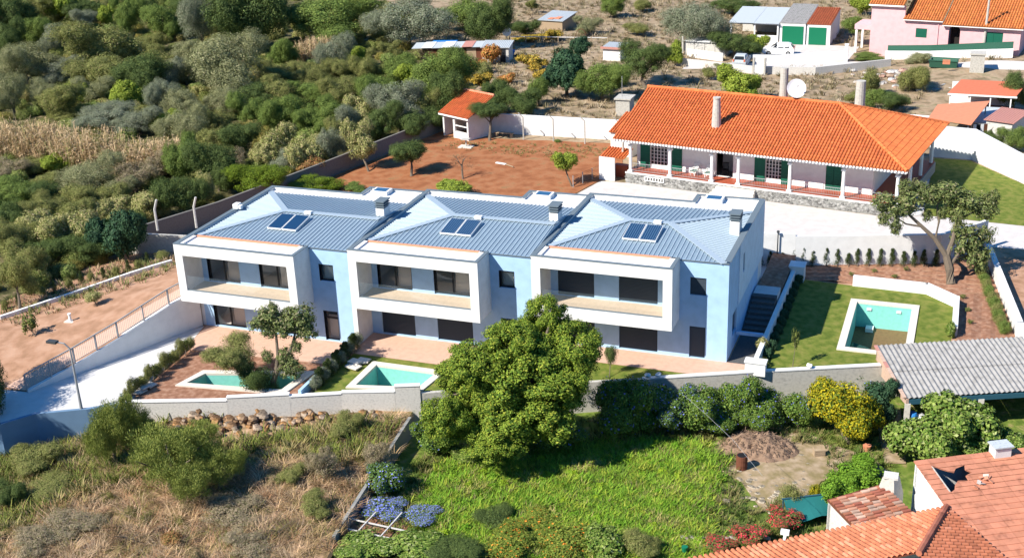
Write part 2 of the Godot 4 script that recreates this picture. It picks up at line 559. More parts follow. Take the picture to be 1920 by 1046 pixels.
const KINDS := {
	"olive": {"n": 7800, "lobes": 20, "leaf": 0.048, "wide": 0.3, "a": Color(0.147, 0.163, 0.076), "b": Color(0.284, 0.289, 0.147), "c": Color(0.357, 0.326, 0.196), "share": 0.08},
	"scrub": {"n": 7800, "lobes": 22, "leaf": 0.047, "wide": 0.4, "a": Color(0.118, 0.138, 0.040), "b": Color(0.254, 0.262, 0.085), "c": Color(0.319, 0.260, 0.123), "share": 0.07},
	"green": {"n": 7800, "lobes": 22, "leaf": 0.047, "wide": 0.45, "a": Color(0.078, 0.129, 0.029), "b": Color(0.196, 0.253, 0.061)},
	"dark": {"n": 7800, "lobes": 22, "leaf": 0.047, "wide": 0.46, "a": Color(0.047, 0.078, 0.025), "b": Color(0.123, 0.166, 0.048)},
	"sage": {"n": 7600, "lobes": 20, "leaf": 0.048, "wide": 0.32, "a": Color(0.125, 0.15, 0.095), "b": Color(0.25, 0.275, 0.185), "c": Color(0.3, 0.28, 0.22), "share": 0.08},
	"pale": {"n": 4200, "lobes": 18, "leaf": 0.075, "wide": 0.4, "a": Color(0.158, 0.185, 0.053), "b": Color(0.396, 0.383, 0.158), "c": Color(0.449, 0.356, 0.198), "share": 0.15},
	"dry": {"n": 3600, "lobes": 14, "leaf": 0.065, "wide": 0.26, "a": Color(0.200, 0.163, 0.106), "b": Color(0.350, 0.281, 0.188), "c": Color(0.175, 0.175, 0.075), "share": 0.2},
	"rust": {"n": 2600, "lobes": 12, "leaf": 0.085, "wide": 0.5, "a": Color(0.210, 0.100, 0.040), "b": Color(0.340, 0.190, 0.080), "c": Color(0.150, 0.140, 0.040), "share": 0.2},
	"ivy": {"n": 4600, "lobes": 16, "leaf": 0.085, "wide": 0.6, "a": Color(0.020, 0.055, 0.030), "b": Color(0.060, 0.115, 0.055)},
	"hedge": {"n": 6000, "lobes": 22, "leaf": 0.05, "wide": 0.5, "spread": 0.72, "a": Color(0.060, 0.106, 0.010), "b": Color(0.180, 0.240, 0.024)},
	"lime": {"n": 4200, "lobes": 18, "leaf": 0.085, "wide": 0.55, "a": Color(0.138, 0.196, 0.023), "b": Color(0.299, 0.356, 0.057)},
	"citrus": {"n": 5200, "lobes": 20, "leaf": 0.068, "wide": 0.55, "a": Color(0.200, 0.200, 0.014), "b": Color(0.420, 0.340, 0.015), "c": Color(0.100, 0.150, 0.020), "share": 0.3},
	"fig": {"n": 19000, "lobes": 44, "leaf": 0.04, "wide": 0.5, "spread": 0.74, "lobe": 0.62, "fill": 0.5, "variants": 3, "a": Color(0.06, 0.115, 0.016), "b": Color(0.21, 0.28, 0.035), "c": Color(0.29, 0.32, 0.045), "share": 0.12},
	"broom": {"n": 9000, "lobes": 30, "leaf": 0.06, "wide": 0.16, "up": 0.8, "lobe": 0.75, "fill": 0.5, "a": Color(0.13, 0.17, 0.04), "b": Color(0.3, 0.33, 0.085)},
	"autumn": {"n": 1300, "lobes": 14, "leaf": 0.11, "wide": 0.6, "fill": 0.6, "a": Color(0.360, 0.250, 0.045), "b": Color(0.500, 0.340, 0.060), "c": Color(0.200, 0.190, 0.030), "share": 0.25},
	"orange": {"n": 1300, "lobes": 14, "leaf": 0.11, "wide": 0.6, "fill": 0.6, "a": Color(0.420, 0.150, 0.040), "b": Color(0.520, 0.270, 0.100), "c": Color(0.300, 0.220, 0.050), "share": 0.25},
	"cypress": {"n": 2200, "lobes": 20, "leaf": 0.085, "wide": 0.3, "cone": 0.55, "up": 0.8, "a": Color(0.035, 0.055, 0.020), "b": Color(0.100, 0.135, 0.050)},
	"sapling": {"n": 500, "lobes": 10, "leaf": 0.13, "wide": 0.45, "fill": 0.7, "a": Color(0.070, 0.100, 0.030), "b": Color(0.170, 0.190, 0.050)},
	"sprig": {"n": 1150, "lobes": 16, "leaf": 0.13, "wide": 0.3, "fill": 0.7, "a": Color(0.078, 0.111, 0.039), "b": Color(0.195, 0.221, 0.078), "c": Color(0.260, 0.234, 0.130), "share": 0.1},
	"twigs": {"n": 700, "lobes": 9, "leaf": 0.1, "wide": 0.05, "fill": 0.8, "up": 0.6, "a": Color(0.120, 0.090, 0.060), "b": Color(0.200, 0.150, 0.100)},
	"vine": {"n": 5200, "lobes": 22, "leaf": 0.07, "wide": 0.6, "a": Color(0.05, 0.105, 0.02), "b": Color(0.165, 0.235, 0.045), "c": Color(0.16, 0.17, 0.55), "share": 0.03},
	"bloom": {"n": 4600, "lobes": 22, "leaf": 0.07, "wide": 0.58, "a": Color(0.045, 0.1, 0.03), "b": Color(0.14, 0.21, 0.05), "c": Color(0.2, 0.23, 0.58), "share": 0.1},
	"blueflower": {"n": 3000, "lobes": 18, "leaf": 0.07, "wide": 0.55, "a": Color(0.06, 0.11, 0.03), "b": Color(0.16, 0.2, 0.06), "c": Color(0.2, 0.25, 0.62), "share": 0.42},
	"redbloom": {"n": 2000, "lobes": 16, "leaf": 0.09, "wide": 0.5, "fill": 0.7, "a": Color(0.060, 0.100, 0.030), "b": Color(0.160, 0.170, 0.050), "c": Color(0.550, 0.050, 0.070), "share": 0.32},
	"marigold": {"n": 3600, "lobes": 20, "leaf": 0.075, "wide": 0.55, "a": Color(0.078, 0.130, 0.019), "b": Color(0.234, 0.260, 0.046), "c": Color(0.806, 0.260, 0.039), "share": 0.05},
	"leafy": {"n": 2600, "lobes": 18, "leaf": 0.12, "wide": 0.6, "a": Color(0.069, 0.131, 0.019), "b": Color(0.213, 0.275, 0.062), "c": Color(0.275, 0.312, 0.125), "share": 0.1},
	"lush": {"n": 3200, "lobes": 18, "leaf": 0.1, "wide": 0.55, "a": Color(0.072, 0.156, 0.014), "b": Color(0.168, 0.288, 0.030)},
}

func hs(x: float, z: float) -> float:
	var wx := 0.0
	var P := [[0.0, 0.0], [-0.92, 2.08], [-2.34, 5.75], [-3.54, 8.62], [-4.83, 11.6]]
	for i in 4:
		if z >= P[i][1]:
			wx = lerpf(P[i][0], P[i + 1][0], clampf((z - P[i][1]) / (P[i + 1][1] - P[i][1]), 0, 1))
	return 2.6 * clampf(1 - z / 11.6, 0, 1) * smoothstep(-22, -3, z) * (1 - 0.9 * clampf((wx - x) / 14, 0, 1))

func hback(x: float, z: float) -> float:
	return 1.3 * smoothstep(38, 50, x) * (1 - smoothstep(-86, -78, z))

func hfield(x: float, z: float) -> float:
	return -1.05 - 0.8 * clampf((5 - x) / 6, 0, 1) - 0.05 * maxf(z - 10, 0) + bump.get_noise_2d(x * 3, z * 3) * 0.22

func hgarden(x: float, z: float) -> float:
	return -1.9 + bump.get_noise_2d(x * 2, z * 2) * 0.12

var bump := FastNoiseLite.new()

func _ready() -> void:
	rng.seed = 7
	bump.seed = 5
	bump.frequency = 0.06
	var cam := Camera3D.new()
	cam.name = "camera"
	cam.fov = 25.497
	cam.near = 0.3
	cam.far = 1500.0
	cam.transform = Transform3D(Basis(Vector3(0.93675, -0.03811, -0.34791), Vector3(-0.09835, 0.92534, -0.36615), Vector3(0.33589, 0.37721, 0.86307)), Vector3(47.062, 33.351, 63.269))
	add_child(cam)
	cam.current = true
	var env := Environment.new()
	var sky := Sky.new()
	var sm := ProceduralSkyMaterial.new()
	sm.sky_top_color = Color(0.2, 0.5, 0.82)
	sm.sky_horizon_color = Color(0.62, 0.82, 0.93)
	sm.sky_curve = 0.15
	sm.ground_bottom_color = Color(0.3, 0.27, 0.22)
	sm.ground_horizon_color = Color(0.55, 0.6, 0.66)
	sm.sun_angle_max = 20.0
	sm.sky_energy_multiplier = 0.75
	sky.sky_material = sm
	env.background_mode = Environment.BG_SKY
	env.sky = sky
	env.tonemap_mode = Environment.TONE_MAPPER_LINEAR
	env.tonemap_exposure = 1.75
	env.sdfgi_enabled = true
	env.ssao_enabled = true
	env.ssil_enabled = true
	var we := WorldEnvironment.new()
	we.name = "world_environment"
	we.environment = env
	add_child(we)
	var sun := DirectionalLight3D.new()
	sun.name = "sun"
	sun.light_energy = 1.6
	sun.light_color = Color(1.0, 0.97, 0.92)
	sun.light_angular_distance = 0.5
	sun.shadow_enabled = true
	add_child(sun)
	sun.look_at_from_position(Vector3.ZERO, Vector3(0.49, -0.666, -0.563), Vector3.UP)
	make_materials()
	build_setting()
	build_houses()
	build_pools_and_walls()
	build_villa()
	build_far_buildings()
	build_foreground_buildings()
	build_small_things()
	build_plants()
	build_ground_cover()

func make_materials() -> void:
	var soft := noise_tex(0.012, 1, [[0.0, grey(0.93)], [0.5, grey(0.975)], [1.0, grey(1.0)]], 5)
	var stain := noise_tex(0.02, 2, [[0.0, grey(0.8)], [0.4, grey(0.95)], [1.0, grey(1.0)]], 6)
	var fine := noise_tex(0.05, 3, [[0.0, grey(0.9)], [1.0, grey(1.0)]], 4)
	var relief := noise_tex(0.04, 4, [[0.0, grey(0.0)], [1.0, grey(1.0)]], 5)
	var earth := noise_tex(0.013, 6, [[0.2, lin(0.27, 0.1, 0.042)], [0.5, lin(0.34, 0.135, 0.058)], [0.75, lin(0.37, 0.165, 0.078)], [0.92, lin(0.26, 0.16, 0.07)]], 6)
	var sand := noise_tex(0.012, 7, [[0.15, lin(0.3, 0.17, 0.1)], [0.5, lin(0.4, 0.23, 0.145)], [0.8, lin(0.47, 0.29, 0.195)]], 6)
	var dry := noise_tex(0.011, 8, [[0.15, lin(0.18, 0.145, 0.085)], [0.4, lin(0.32, 0.235, 0.15)], [0.65, lin(0.39, 0.295, 0.2)], [0.9, lin(0.23, 0.2, 0.11)]], 6)
	var lawn := noise_tex(0.012, 10, [[0.15, lin(0.09, 0.13, 0.018)], [0.5, lin(0.145, 0.18, 0.03)], [0.85, lin(0.21, 0.21, 0.05)]], 6)
	var weedy := noise_tex(0.013, 11, [[0.2, lin(0.09, 0.14, 0.022)], [0.55, lin(0.15, 0.21, 0.035)], [0.85, lin(0.28, 0.24, 0.1)]], 6)
	mat("white", lin(0.83, 0.83, 0.82), 0.75, soft, 5.0, fine, 1.6)
	mat("white_trim", lin(0.78, 0.78, 0.77), 0.6)
	mat("pale_blue", lin(0.6, 0.72, 0.84), 0.8, soft, 6.0)
	mat("shade_blue", lin(0.17, 0.28, 0.42), 0.85, soft, 5.0, fine, 0.8)  # blue darkened so the colour itself carries the street wall's deep shade
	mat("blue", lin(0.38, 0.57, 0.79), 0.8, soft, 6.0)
	mat("cap", lin(0.13, 0.165, 0.19), 0.5)
	mat("roof_metal", lin(0.26, 0.35, 0.42), 0.42, soft, 5.0)
	M.roof_metal.metallic = 0.25
	mat("roof_seam", lin(0.4, 0.48, 0.54), 0.4)
	M.roof_seam.metallic = 0.25
	mat("membrane", lin(0.8, 0.77, 0.74), 0.8, soft, 3.0)
	mat("flashing", lin(0.55, 0.26, 0.16), 0.7)
	mat("frame", lin(0.025, 0.028, 0.033), 0.4)
	mat("shutter", lin(0.05, 0.066, 0.085), 0.6)
	mat("inside", lin(0.6, 0.57, 0.53), 0.9)
	mat("balcony_tile", lin(0.62, 0.5, 0.37), 0.7, soft, 2.5, fine, 0.4)
	var gl := mat("glass", Color(0.75, 0.85, 0.9, 0.06), 0.04)
	gl.transparency = BaseMaterial3D.TRANSPARENCY_ALPHA
	gl.metallic_specular = 0.5
	mat("solar", lin(0.012, 0.045, 0.11), 0.3)
	M.solar.metallic_specular = 0.2
	mat("solar_line", lin(0.12, 0.2, 0.3), 0.4)
	mat("skylight", lin(0.03, 0.1, 0.2), 0.1)
	M.skylight.metallic_specular = 0.5
	mat("paving", lin(0.66, 0.43, 0.32), 0.8, soft, 3.0, fine, 0.5)
	mat("drive", lin(0.66, 0.65, 0.64), 0.85, soft, 5.0, fine, 0.7)
	mat("road", lin(0.64, 0.6, 0.57), 0.85, soft, 6.0, fine, 0.6)
	mat("concrete", lin(0.56, 0.54, 0.49), 0.9, stain, 2.5, fine, 0.4, relief, 0.8)
	mat("old_plaster", lin(0.7, 0.68, 0.64), 0.9, stain, 1.7, fine, 0.4, relief, 1.0)
	mat("dark_concrete", lin(0.22, 0.21, 0.19), 0.9, stain, 2.0, fine, 0.4)
	mat("earth", Color.WHITE, 0.95, earth, 11.0, fine, 0.9, relief, 1.5)
	mat("bed", lin(0.85, 0.82, 0.82), 0.95, noise_tex(0.02, 14, [[0.2, lin(0.28, 0.14, 0.085)], [0.6, lin(0.38, 0.21, 0.135)], [0.9, lin(0.46, 0.29, 0.2)]], 6), 5.0, fine, 0.5, relief, 0.6)
	mat("sand", Color.WHITE, 0.95, sand, 9.0, fine, 0.8, relief, 1.5)
	mat("dry", Color.WHITE, 0.95, dry, 14.0, fine, 1.1, relief, 5.0)
	mat("lawn", Color.WHITE, 0.95, lawn, 6.0, fine, 0.25, relief, 2.0)
	mat("weedy", Color.WHITE, 0.95, weedy, 7.0, fine, 0.4, relief, 4.0)
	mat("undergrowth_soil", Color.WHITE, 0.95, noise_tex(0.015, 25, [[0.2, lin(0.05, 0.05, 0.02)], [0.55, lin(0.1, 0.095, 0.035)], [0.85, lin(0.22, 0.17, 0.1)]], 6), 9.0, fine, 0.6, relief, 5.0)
	mat("litter", Color.WHITE, 0.95, noise_tex(0.015, 15, [[0.2, lin(0.15, 0.11, 0.05)], [0.5, lin(0.33, 0.22, 0.125)], [0.8, lin(0.5, 0.33, 0.21)]], 6), 6.0, fine, 0.6, relief, 5.0)
	mat("pool_tile", lin(0.24, 0.62, 0.55), 0.35, soft, 2.0)
	mat("pool_floor", lin(0.46, 0.56, 0.36), 0.4, stain, 2.5)
	mat("pool_silt", lin(0.2, 0.125, 0.055), 0.6, stain, 3.0)
	mat("coping", lin(0.74, 0.68, 0.6), 0.8, soft, 1.5, fine, 0.4)
	mat("water", lin(0.02, 0.05, 0.04), 0.03)
	M.water.metallic_specular = 0.5
	vcol(mat("tile", Color.WHITE, 0.85, noise_tex(0.014, 44, [[0.0, grey(0.74)], [0.38, grey(0.93)], [1.0, grey(1.0)]], 6), 5.0, fine, 0.5))
	vcol(mat("leaf", Color.WHITE, 0.6))
	M.leaf.backlight_enabled = true
	M.leaf.backlight = Color(0.5, 0.5, 0.2)
	M.leaf.metallic_specular = 0.25
	vcol(mat("grass", Color.WHITE, 0.75))
	M.grass.backlight_enabled = true
	M.grass.backlight = Color(0.35, 0.35, 0.2)
	mat("bark", lin(0.2, 0.16, 0.12), 0.95, stain, 0.5, fine, 0.12, relief, 2.0)
	vcol(mat("rubble", Color.WHITE, 0.95, stain, 0.9, fine, 0.2, relief, 2.0))
	vcol(mat("plain", Color.WHITE, 0.7))
	mat("stone_wall", lin(0.33, 0.33, 0.31), 0.9, stain, 0.9, fine, 0.25)
	mat("green_paint", lin(0.012, 0.11, 0.07), 0.5)
	mat("garage_green", lin(0.008, 0.15, 0.075), 0.5)
	mat("pink", lin(0.82, 0.5, 0.52), 0.85, soft, 5.0, fine, 0.7)
	mat("red_tile_floor", lin(0.4, 0.1, 0.055), 0.5, soft, 2.0, fine, 0.3)
	mat("steel", lin(0.3, 0.31, 0.32), 0.45)
	mat("dark_metal", lin(0.05, 0.055, 0.06), 0.5)
	mat("zinc", lin(0.55, 0.6, 0.63), 0.5, stain, 1.6, fine, 0.4)
	mat("fibre", lin(0.35, 0.34, 0.325), 0.9, noise_tex(0.015, 16, [[0.2, grey(0.8)], [0.5, grey(0.95)], [1.0, grey(1.0)]], 5), 4.0)
	mat("sheet_orange", lin(0.66, 0.25, 0.14), 0.7, soft, 3.0)
	mat("sheet_red", lin(0.6, 0.17, 0.09), 0.7, soft, 3.0)
	mat("sheet_rose", lin(0.5, 0.24, 0.2), 0.75, stain, 2.0)
	mat("salmon_plaster", lin(0.62, 0.44, 0.34), 0.9, stain, 1.5, fine, 0.4)
	mat("teal_beam", lin(0.03, 0.1, 0.14), 0.6)
	mat("wood", lin(0.4, 0.3, 0.2), 0.85, fine, 0.3)
	mat("rust", lin(0.16, 0.06, 0.035), 0.85, stain, 0.6)
	mat("blue_paint", lin(0.03, 0.2, 0.55), 0.5)
	mat("teal_cloth", lin(0.015, 0.13, 0.13), 0.85)
	mat("shade_paving", lin(0.1, 0.1, 0.1), 0.9, stain, 2.0)  # near-black: the house's shadow on path and steps is put in the colour
	mat("bare", Color.WHITE, 0.95, noise_tex(0.014, 33, [[0.2, lin(0.24, 0.19, 0.09)], [0.55, lin(0.36, 0.27, 0.17)], [0.85, lin(0.46, 0.36, 0.25)]], 6), 7.0, fine, 0.5, relief, 1.5)
	mat("car_white", lin(0.78, 0.79, 0.8), 0.2)
	M.car_white.clearcoat_enabled = true
	mat("car_glass", lin(0.02, 0.025, 0.03), 0.08)
	mat("rubber", lin(0.02, 0.02, 0.02), 0.8)
	mat("plastic_white", lin(0.75, 0.76, 0.76), 0.45)
	mat("black", lin(0.015, 0.015, 0.016), 0.6)
	mat("container", lin(0.04, 0.13, 0.09), 0.6, stain, 1.5)
	mat("reflection_sheet", lin(0.5, 0.45, 0.39), 0.9)  # beige for sheets that imitate reflections and lit room behind glass
	mat("painted_dark", lin(0.025, 0.022, 0.02), 0.95)  # near-black colour, puts the attic's darkness into its surfaces

const W := 11.47
const D := 1.944

func build_setting() -> void:
	var front := [-14, 19.5, -3.4, 15.5, -2.3, 13.9, 0.4, 12.5, 2.3, 11.1, 7.8, 9.3, 11.2, 7.9, 14, 6.7, 17.9, 5.4, 24.5, 2.3, 30.7, -0.3, 43.2, -5.5, 52, -9.2, 70, -16]
	var p1 := pv([4.05, 7.95, 4.45, 6.5, 10.35, 4.9, 10.15, 7.1])
	var p2 := pv([14.2, 2.5, 18.2, 2.5, 17.95, 4.5, 14.2, 5.3])
	var p3 := rect(41.2, -15.1, 44.7, -7.85)
	var holes := [p1, p2, p3]
	struct("ground", sheet(pv(front + [70, -26, -60, -26, -60, 19.5]), 1.6, flat(0.0), holes), M.sand)
	struct("back_land", sheet(pv([-300, -26, 300, -26, 300, -420, -300, -420]), 12.0, hback), M.dry)
	struct("field", sheet(pv([-40, 40, -40, 19.8, -14, 19.8] + front.slice(2, 18) + [17.9, 5.3, 18.0, 6.0, 19.6, 18.4, 21.4, 33, 21.4, 40]), 0.8, hfield), M.litter)
	struct("garden_ground", sheet(pv([17.9, 5.5, 24.5, 2.4, 30.7, -0.2, 43.2, -5.4, 52, -9.1, 70, -15.9, 90, 40, 21.4, 40, 21.4, 33, 19.6, 18.4, 18.0, 6.0]), 1.0, hgarden), M.weedy)
	struct("bare_ground", sheet(pv([35.00, 3.30, 36.69, 0.26, 39.64, -0.29, 41.59, 1.03, 43.96, 1.83, 45.23, 3.75, 43.02, 3.57, 41.54, 5.14, 40.91, 8.53, 39.08, 8.83, 37.52, 6.36, 36.04, 5.39]), 0.6, func(x, z): return hgarden(x, z) + 0.05), M.bare)
	struct("bare_ground", sheet(pv([43.46, -3.74, 44.93, -4.17, 45.64, 1.92, 44.56, 2.24]), 0.6, func(x, z): return hgarden(x, z) + 0.055), M.bare)
	struct("path", sheet(pv([-0.2, 0.2, -1.1, 2.05, -2.5, 5.7, -3.7, 8.55, -5.0, 11.6, -6.6, 11.6, -5.0, 8.2, -3.8, 5.3, -2.4, 1.6, -1.3, -0.6]), 0.8, func(x, z): return hs(x, z) + 0.075), M.paving)
	struct("far_lowland", sheet(pv([-400, 40, 400, 40, 400, 120, -400, 120]), 40.0, flat(-2.4)), M.dry)
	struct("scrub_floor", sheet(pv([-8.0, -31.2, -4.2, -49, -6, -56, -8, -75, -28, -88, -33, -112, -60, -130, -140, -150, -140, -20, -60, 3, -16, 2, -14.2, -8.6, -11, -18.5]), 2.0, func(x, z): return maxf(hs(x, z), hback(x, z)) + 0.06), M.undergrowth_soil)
	# the raised plot left of the drive
	struct("raised_plot", sheet(pv([0, 0, -0.92, 2.08, -2.34, 5.75, -3.54, 8.62, -4.83, 11.6, -14, 12.5, -45, 12.5, -45, -22, 0, -22]), 0.8, func(x, z): return hs(x, z) + 0.03 + bump.get_noise_2d(x * 8, z * 8) * 0.03), M.sand)
	struct("driveway", sheet(pv([-14, 19.4, -3.4, 15.4, -2.3, 13.8, 0.3, 12.4, 2.1, 11.0, 1.0, 3.4, 0.2, 0.2, -0.92, 2.08, -2.34, 5.75, -3.54, 8.62, -4.83, 11.6, -14, 12.5]), 3.0, flat(0.006)), M.drive)
	struct("terrace", sheet(pv([0.3, 0, 11.4, 0, 11.4, 3.1, 1.0, 3.7]), 3.0, flat(0.012), holes), M.paving)
	struct("terrace", sheet(rect(11.75, -D, 22.9, 1.25), 3.0, flat(0.012), holes), M.paving)
	struct("terrace", sheet(pv([23.2, -2 * D, 36.3, -2 * D, 36.3, -2.75, 33.9, -1.75, 23.2, -1.75]), 3.0, flat(0.012), holes), M.paving)
	struct("garden_soil", sheet(pv([1.2, 3.75, 11.4, 3.15, 11.4, 7.7, 7.8, 9.2, 2.3, 11.0]), 0.5, flat(0.008), holes), M.bed)
	struct("lawn", sheet(pv([12.0, 1.28, 23.2, 1.28, 23.2, 2.7, 17.9, 5.3, 14, 6.6, 12.0, 7.4]), 1.0, flat(0.008), holes), M.lawn)
	struct("lawn", sheet(pv([23.5, -1.72, 33.7, -1.72, 30.7, -0.45, 24.5, 2.15, 23.5, 2.55]), 1.0, flat(0.008), holes), M.lawn)
	struct("lawn", sheet(pv([36.75, -3.0, 36.75, -18.3, 40.6, -18.0, 45.5, -17.8, 47.3, -16.1, 47.3, -7.2, 43.2, -5.6]), 1.0, flat(0.009), holes), M.lawn)
	struct("planting_bed", sheet(pv([36.75, -18.35, 36.3, -20.7, 45.9, -23.6, 48.8, -27.5, 51.0, -12.4, 50.6, -8.6, 47.6, -7.2, 47.6, -16.2, 45.6, -18.1, 40.6, -18.3]), 0.28, func(x, z): return 0.05 + (0.07 * sin((z + x * 0.28) * 7.5) if z < -18.4 - (x - 46) * 0.05 else 0.03 * sin(x * 6)) + bump.get_noise_2d(x * 16, z * 16) * 0.07), M.bed)
	struct("yard_soil", sheet(pv([-7.3, -31.3, -3.5, -48.6, 1.2, -47.2, 15.7, -48.2, 18.2, -39.5, 16.9, -36.5, 15.0, -29, 10, -17, -4, -17, -10, -20]), 1.0, func(x, z): return 0.04 + bump.get_noise_2d(x * 6, z * 6) * 0.05), M.earth)
	struct("forecourt", sheet(pv([34.5, -20.4, 45.9, -23.8, 48.9, -28, 70, -29, 70, -34, 51.7, -33.3, 44.3, -34, 42.2, -32.8, 19.5, -36.6, 17.0, -36.5, 15.2, -29, 10.2, -17, 34.5, -17.5]), 3.0, flat(0.012)), M.road)
	struct("side_path", sheet(pv([34.75, -3.9, 36.4, -3.9, 36.4, -20.2, 34.75, -20.2]), 2.0, flat(0.016)), M.shade_paving)  # dark colour stands in for the house shadow here
	struct("lawn", sheet(pv([44.4, -50, 47.4, -50, 51.8, -44, 62, -38, 62, -34.2, 51.7, -33.35, 44.35, -34.05]), 1.5, flat(0.014)), M.lawn)
	struct("apron", sheet(pv([42.5, -46, 44.3, -46, 44.3, -34.1, 42.3, -32.85]), 1.5, flat(0.018)), M.drive)
	struct("car_court", sheet(pv([19.5, -88.2, 32.5, -89.2, 33, -97.5, 22, -98.5]), 3.0, func(x, z): return hback(x, z) + 0.02), M.road)
	struct("lane", sheet(pv([14, -81, 38, -86.5, 52, -86.3, 70, -88, 70, -83, 52, -80.5, 40, -82, 36.2, -89, 32.4, -88.6, 21, -86, 14, -84]), 1.5, func(x, z): return hback(x, z) + 0.03), M.road)

func build_houses() -> void:
	house(0, "left end house of the white and blue terrace, beside the ramp wall")
	house(1, "middle house of the white and blue terrace, between its two neighbours")
	house(2, "right end house of the terrace, dark shutters closed, beside the pool lawn")

func house(i: int, label: String) -> void:
	var o := thing("terraced_house", label, "house", Vector3(i * W, 0, -D * i), 0.0, "terraced houses in a stepped row")
	var last := i == 2
	var R := 11.72 if last else W
	var ops := [[1.03, 3.4, 3.3, 5.55], [4.97, 7.42, 3.3, 5.55], [1.03, 3.4, 0.1, 2.3], [4.97, 7.42, 0.1, 2.3], [9.4, 10.38, 4.2, 5.34], [9.4, 10.38, 0.07, 2.14]]
	var mb := MB.new()
	holed_wall(mb, 0.28, R, 0, 6.36, -0.26, 0, ops)
	part("front_wall", mb, M.blue, o)
	mb = MB.new()
	mb.box(Vector3(0, 0, -10.4), Vector3(0.28, 6.5, 0.0))
	part("side_wall", mb, M.white, o)
	mb = MB.new()
	if last:
		holed_wall(mb, -3.1, -0.26, 0, 6.5, 0, 0.26, [[-2.9, -1.55, 1.0, 2.45]])
		mb.box(Vector3(-10.4, 0, 0), Vector3(-3.1, 2.55, 0.26))
	else:
		mb.box(Vector3(-10.4, 0, 0), Vector3(-0.26, 6.3, 0.2))
	var sw := part("side_wall", mb, M.blue, o)
	sw.position = Vector3(R, 0, 0)
	sw.rotation.y = -PI / 2   # the wall was drawn along x
	sw.position = Vector3(R, 0, 0)
	if last:
		mb = MB.new()
		holed_wall(mb, -11.84, -3.1, 2.55, 6.5, -0.08, 0.18, [[-4.75, -4.2, 4.2, 5.45]])
		var up := part("side_wall", mb, M.pale_blue, o, "paler upper side wall")
		up.rotation.y = -PI / 2
		up.position = Vector3(R, 0, 0)
		mb = MB.new()
		mb.box(Vector3(R - 0.16, 4.2, -4.75), Vector3(R - 0.1, 5.45, -4.2))
		part("side_window", mb, M.car_glass, o)
		add_box(o, "side_window", Vector3(R - 0.2, 1.0, -2.9), Vector3(R - 0.12, 2.45, -1.55), M.car_glass)
	mb = MB.new()
	mb.box(Vector3(0.28, 0, -10.4), Vector3(7.2, 6.5, -10.15))
	mb.box(Vector3(7.2, 0, -11.84), Vector3(R - 0.003, 6.38, -10.16))
	part("back_wall", mb, M.white, o)
	mb = MB.new()   # raised edges round the rear volume
	mb.box(Vector3(7.2, 6.38, -11.84), Vector3(R - 0.01, 6.52, -11.62))
	mb.box(Vector3(7.2, 6.38, -11.62), Vector3(7.42, 6.52, -10.15))
	if last: mb.box(Vector3(R - 0.26, 6.38, -11.62), Vector3(R - 0.012, 6.52, -10.4))
	part("parapet", mb, M.white, o)
	mb = MB.new()   # rooms
	mb.box(Vector3(0.28, 3.02, -5.2), Vector3(R - 0.3, 3.24, -0.262))
	mb.box(Vector3(0.28, 0.0, -5.2), Vector3(R - 0.3, 0.05, -0.262))
	mb.box(Vector3(0.28, 0.05, -5.4), Vector3(R - 0.3, 6.1, -5.2))
	mb.box(Vector3(0.28, 6.1, -5.4), Vector3(R - 0.3, 6.2, -0.262))
	mb.box(Vector3(4.1, 0.06, -5.2), Vector3(4.3, 6.1, -0.27))
	mb.box(Vector3(8.9, 0.06, -5.2), Vector3(9.0, 6.1, -0.27))
	part("room", mb, M.inside, o)
	# the projecting white frame round the balcony
	mb = MB.new()
	mb.box(Vector3(0, 2.544, 0), Vector3(0.58, 6.5, D))
	mb.box(Vector3(8.2, 2.544, 0.0), Vector3(8.767, 6.5, D))
	mb.box(Vector3(0.58, 5.76, 0.0), Vector3(8.2, 6.36, D - 0.2))
	mb.box(Vector3(0.58, 5.76, D - 0.2), Vector3(8.2, 6.5, D))
	mb.box(Vector3(0.58, 2.544, 0.0), Vector3(8.2, 3.2, D - 0.2))
	mb.box(Vector3(0.58, 2.544, D - 0.2), Vector3(8.2, 3.33, D))
	if i > 0: mb.box(Vector3(0, 0, 0), Vector3(0.32, 2.544, D))
	part("balcony_surround", mb, M.white, o)
	mb = MB.new()
	mb.box(Vector3(0.58, 3.2, 0.0), Vector3(8.2, 3.25, D - 0.2))
	part("balcony_floor", mb, M.balcony_tile, o)
	mb = MB.new()
	mb.box(Vector3(0.585, 3.333, D - 0.14), Vector3(8.195, 3.39, D - 0.04))
	var rail := part("balustrade", mb, M.cap, o)
	mb = MB.new()
	mb.quad(Vector3(0.6, 3.39, D - 0.09), Vector3(8.18, 3.39, D - 0.09), Vector3(8.18, 4.35, D - 0.09), Vector3(0.6, 4.35, D - 0.09))
	part("pane", mb, M.glass, rail)
	mb = MB.new()
	mb.box(Vector3(0.3, 6.362, 0.06), Vector3(8.55, 6.39, D - 0.2))
	part("flat_roof", mb, M.membrane, o)
	mb = MB.new()
	mb.box(Vector3(7.43, 6.382, -11.6), Vector3(R - 0.27, 6.4, -10.2))
	part("flat_roof", mb, M.white, o)
	mb = MB.new()
	mb.box(Vector3(0.281, 6.2, -10.149), Vector3(R - 0.262, 6.31, -9.3))
	part("gutter_strip", mb, M.membrane, o)
	# metal copings
	mb = MB.new()
	mb.box(Vector3(-0.02, 6.502, D - 0.2), Vector3(8.79, 6.54, D + 0.02))
	mb.box(Vector3(8.55, 6.502, 0.0), Vector3(8.79, 6.54, D - 0.2))
	mb.box(Vector3(-0.02, 6.502, -10.42), Vector3(0.3, 6.54, D - 0.2))
	mb.box(Vector3(0.3, 6.502, -10.42), Vector3(7.2, 6.54, -10.14))
	mb.box(Vector3(7.18, 6.522, -11.86), Vector3(R + 0.01, 6.556, -11.6))
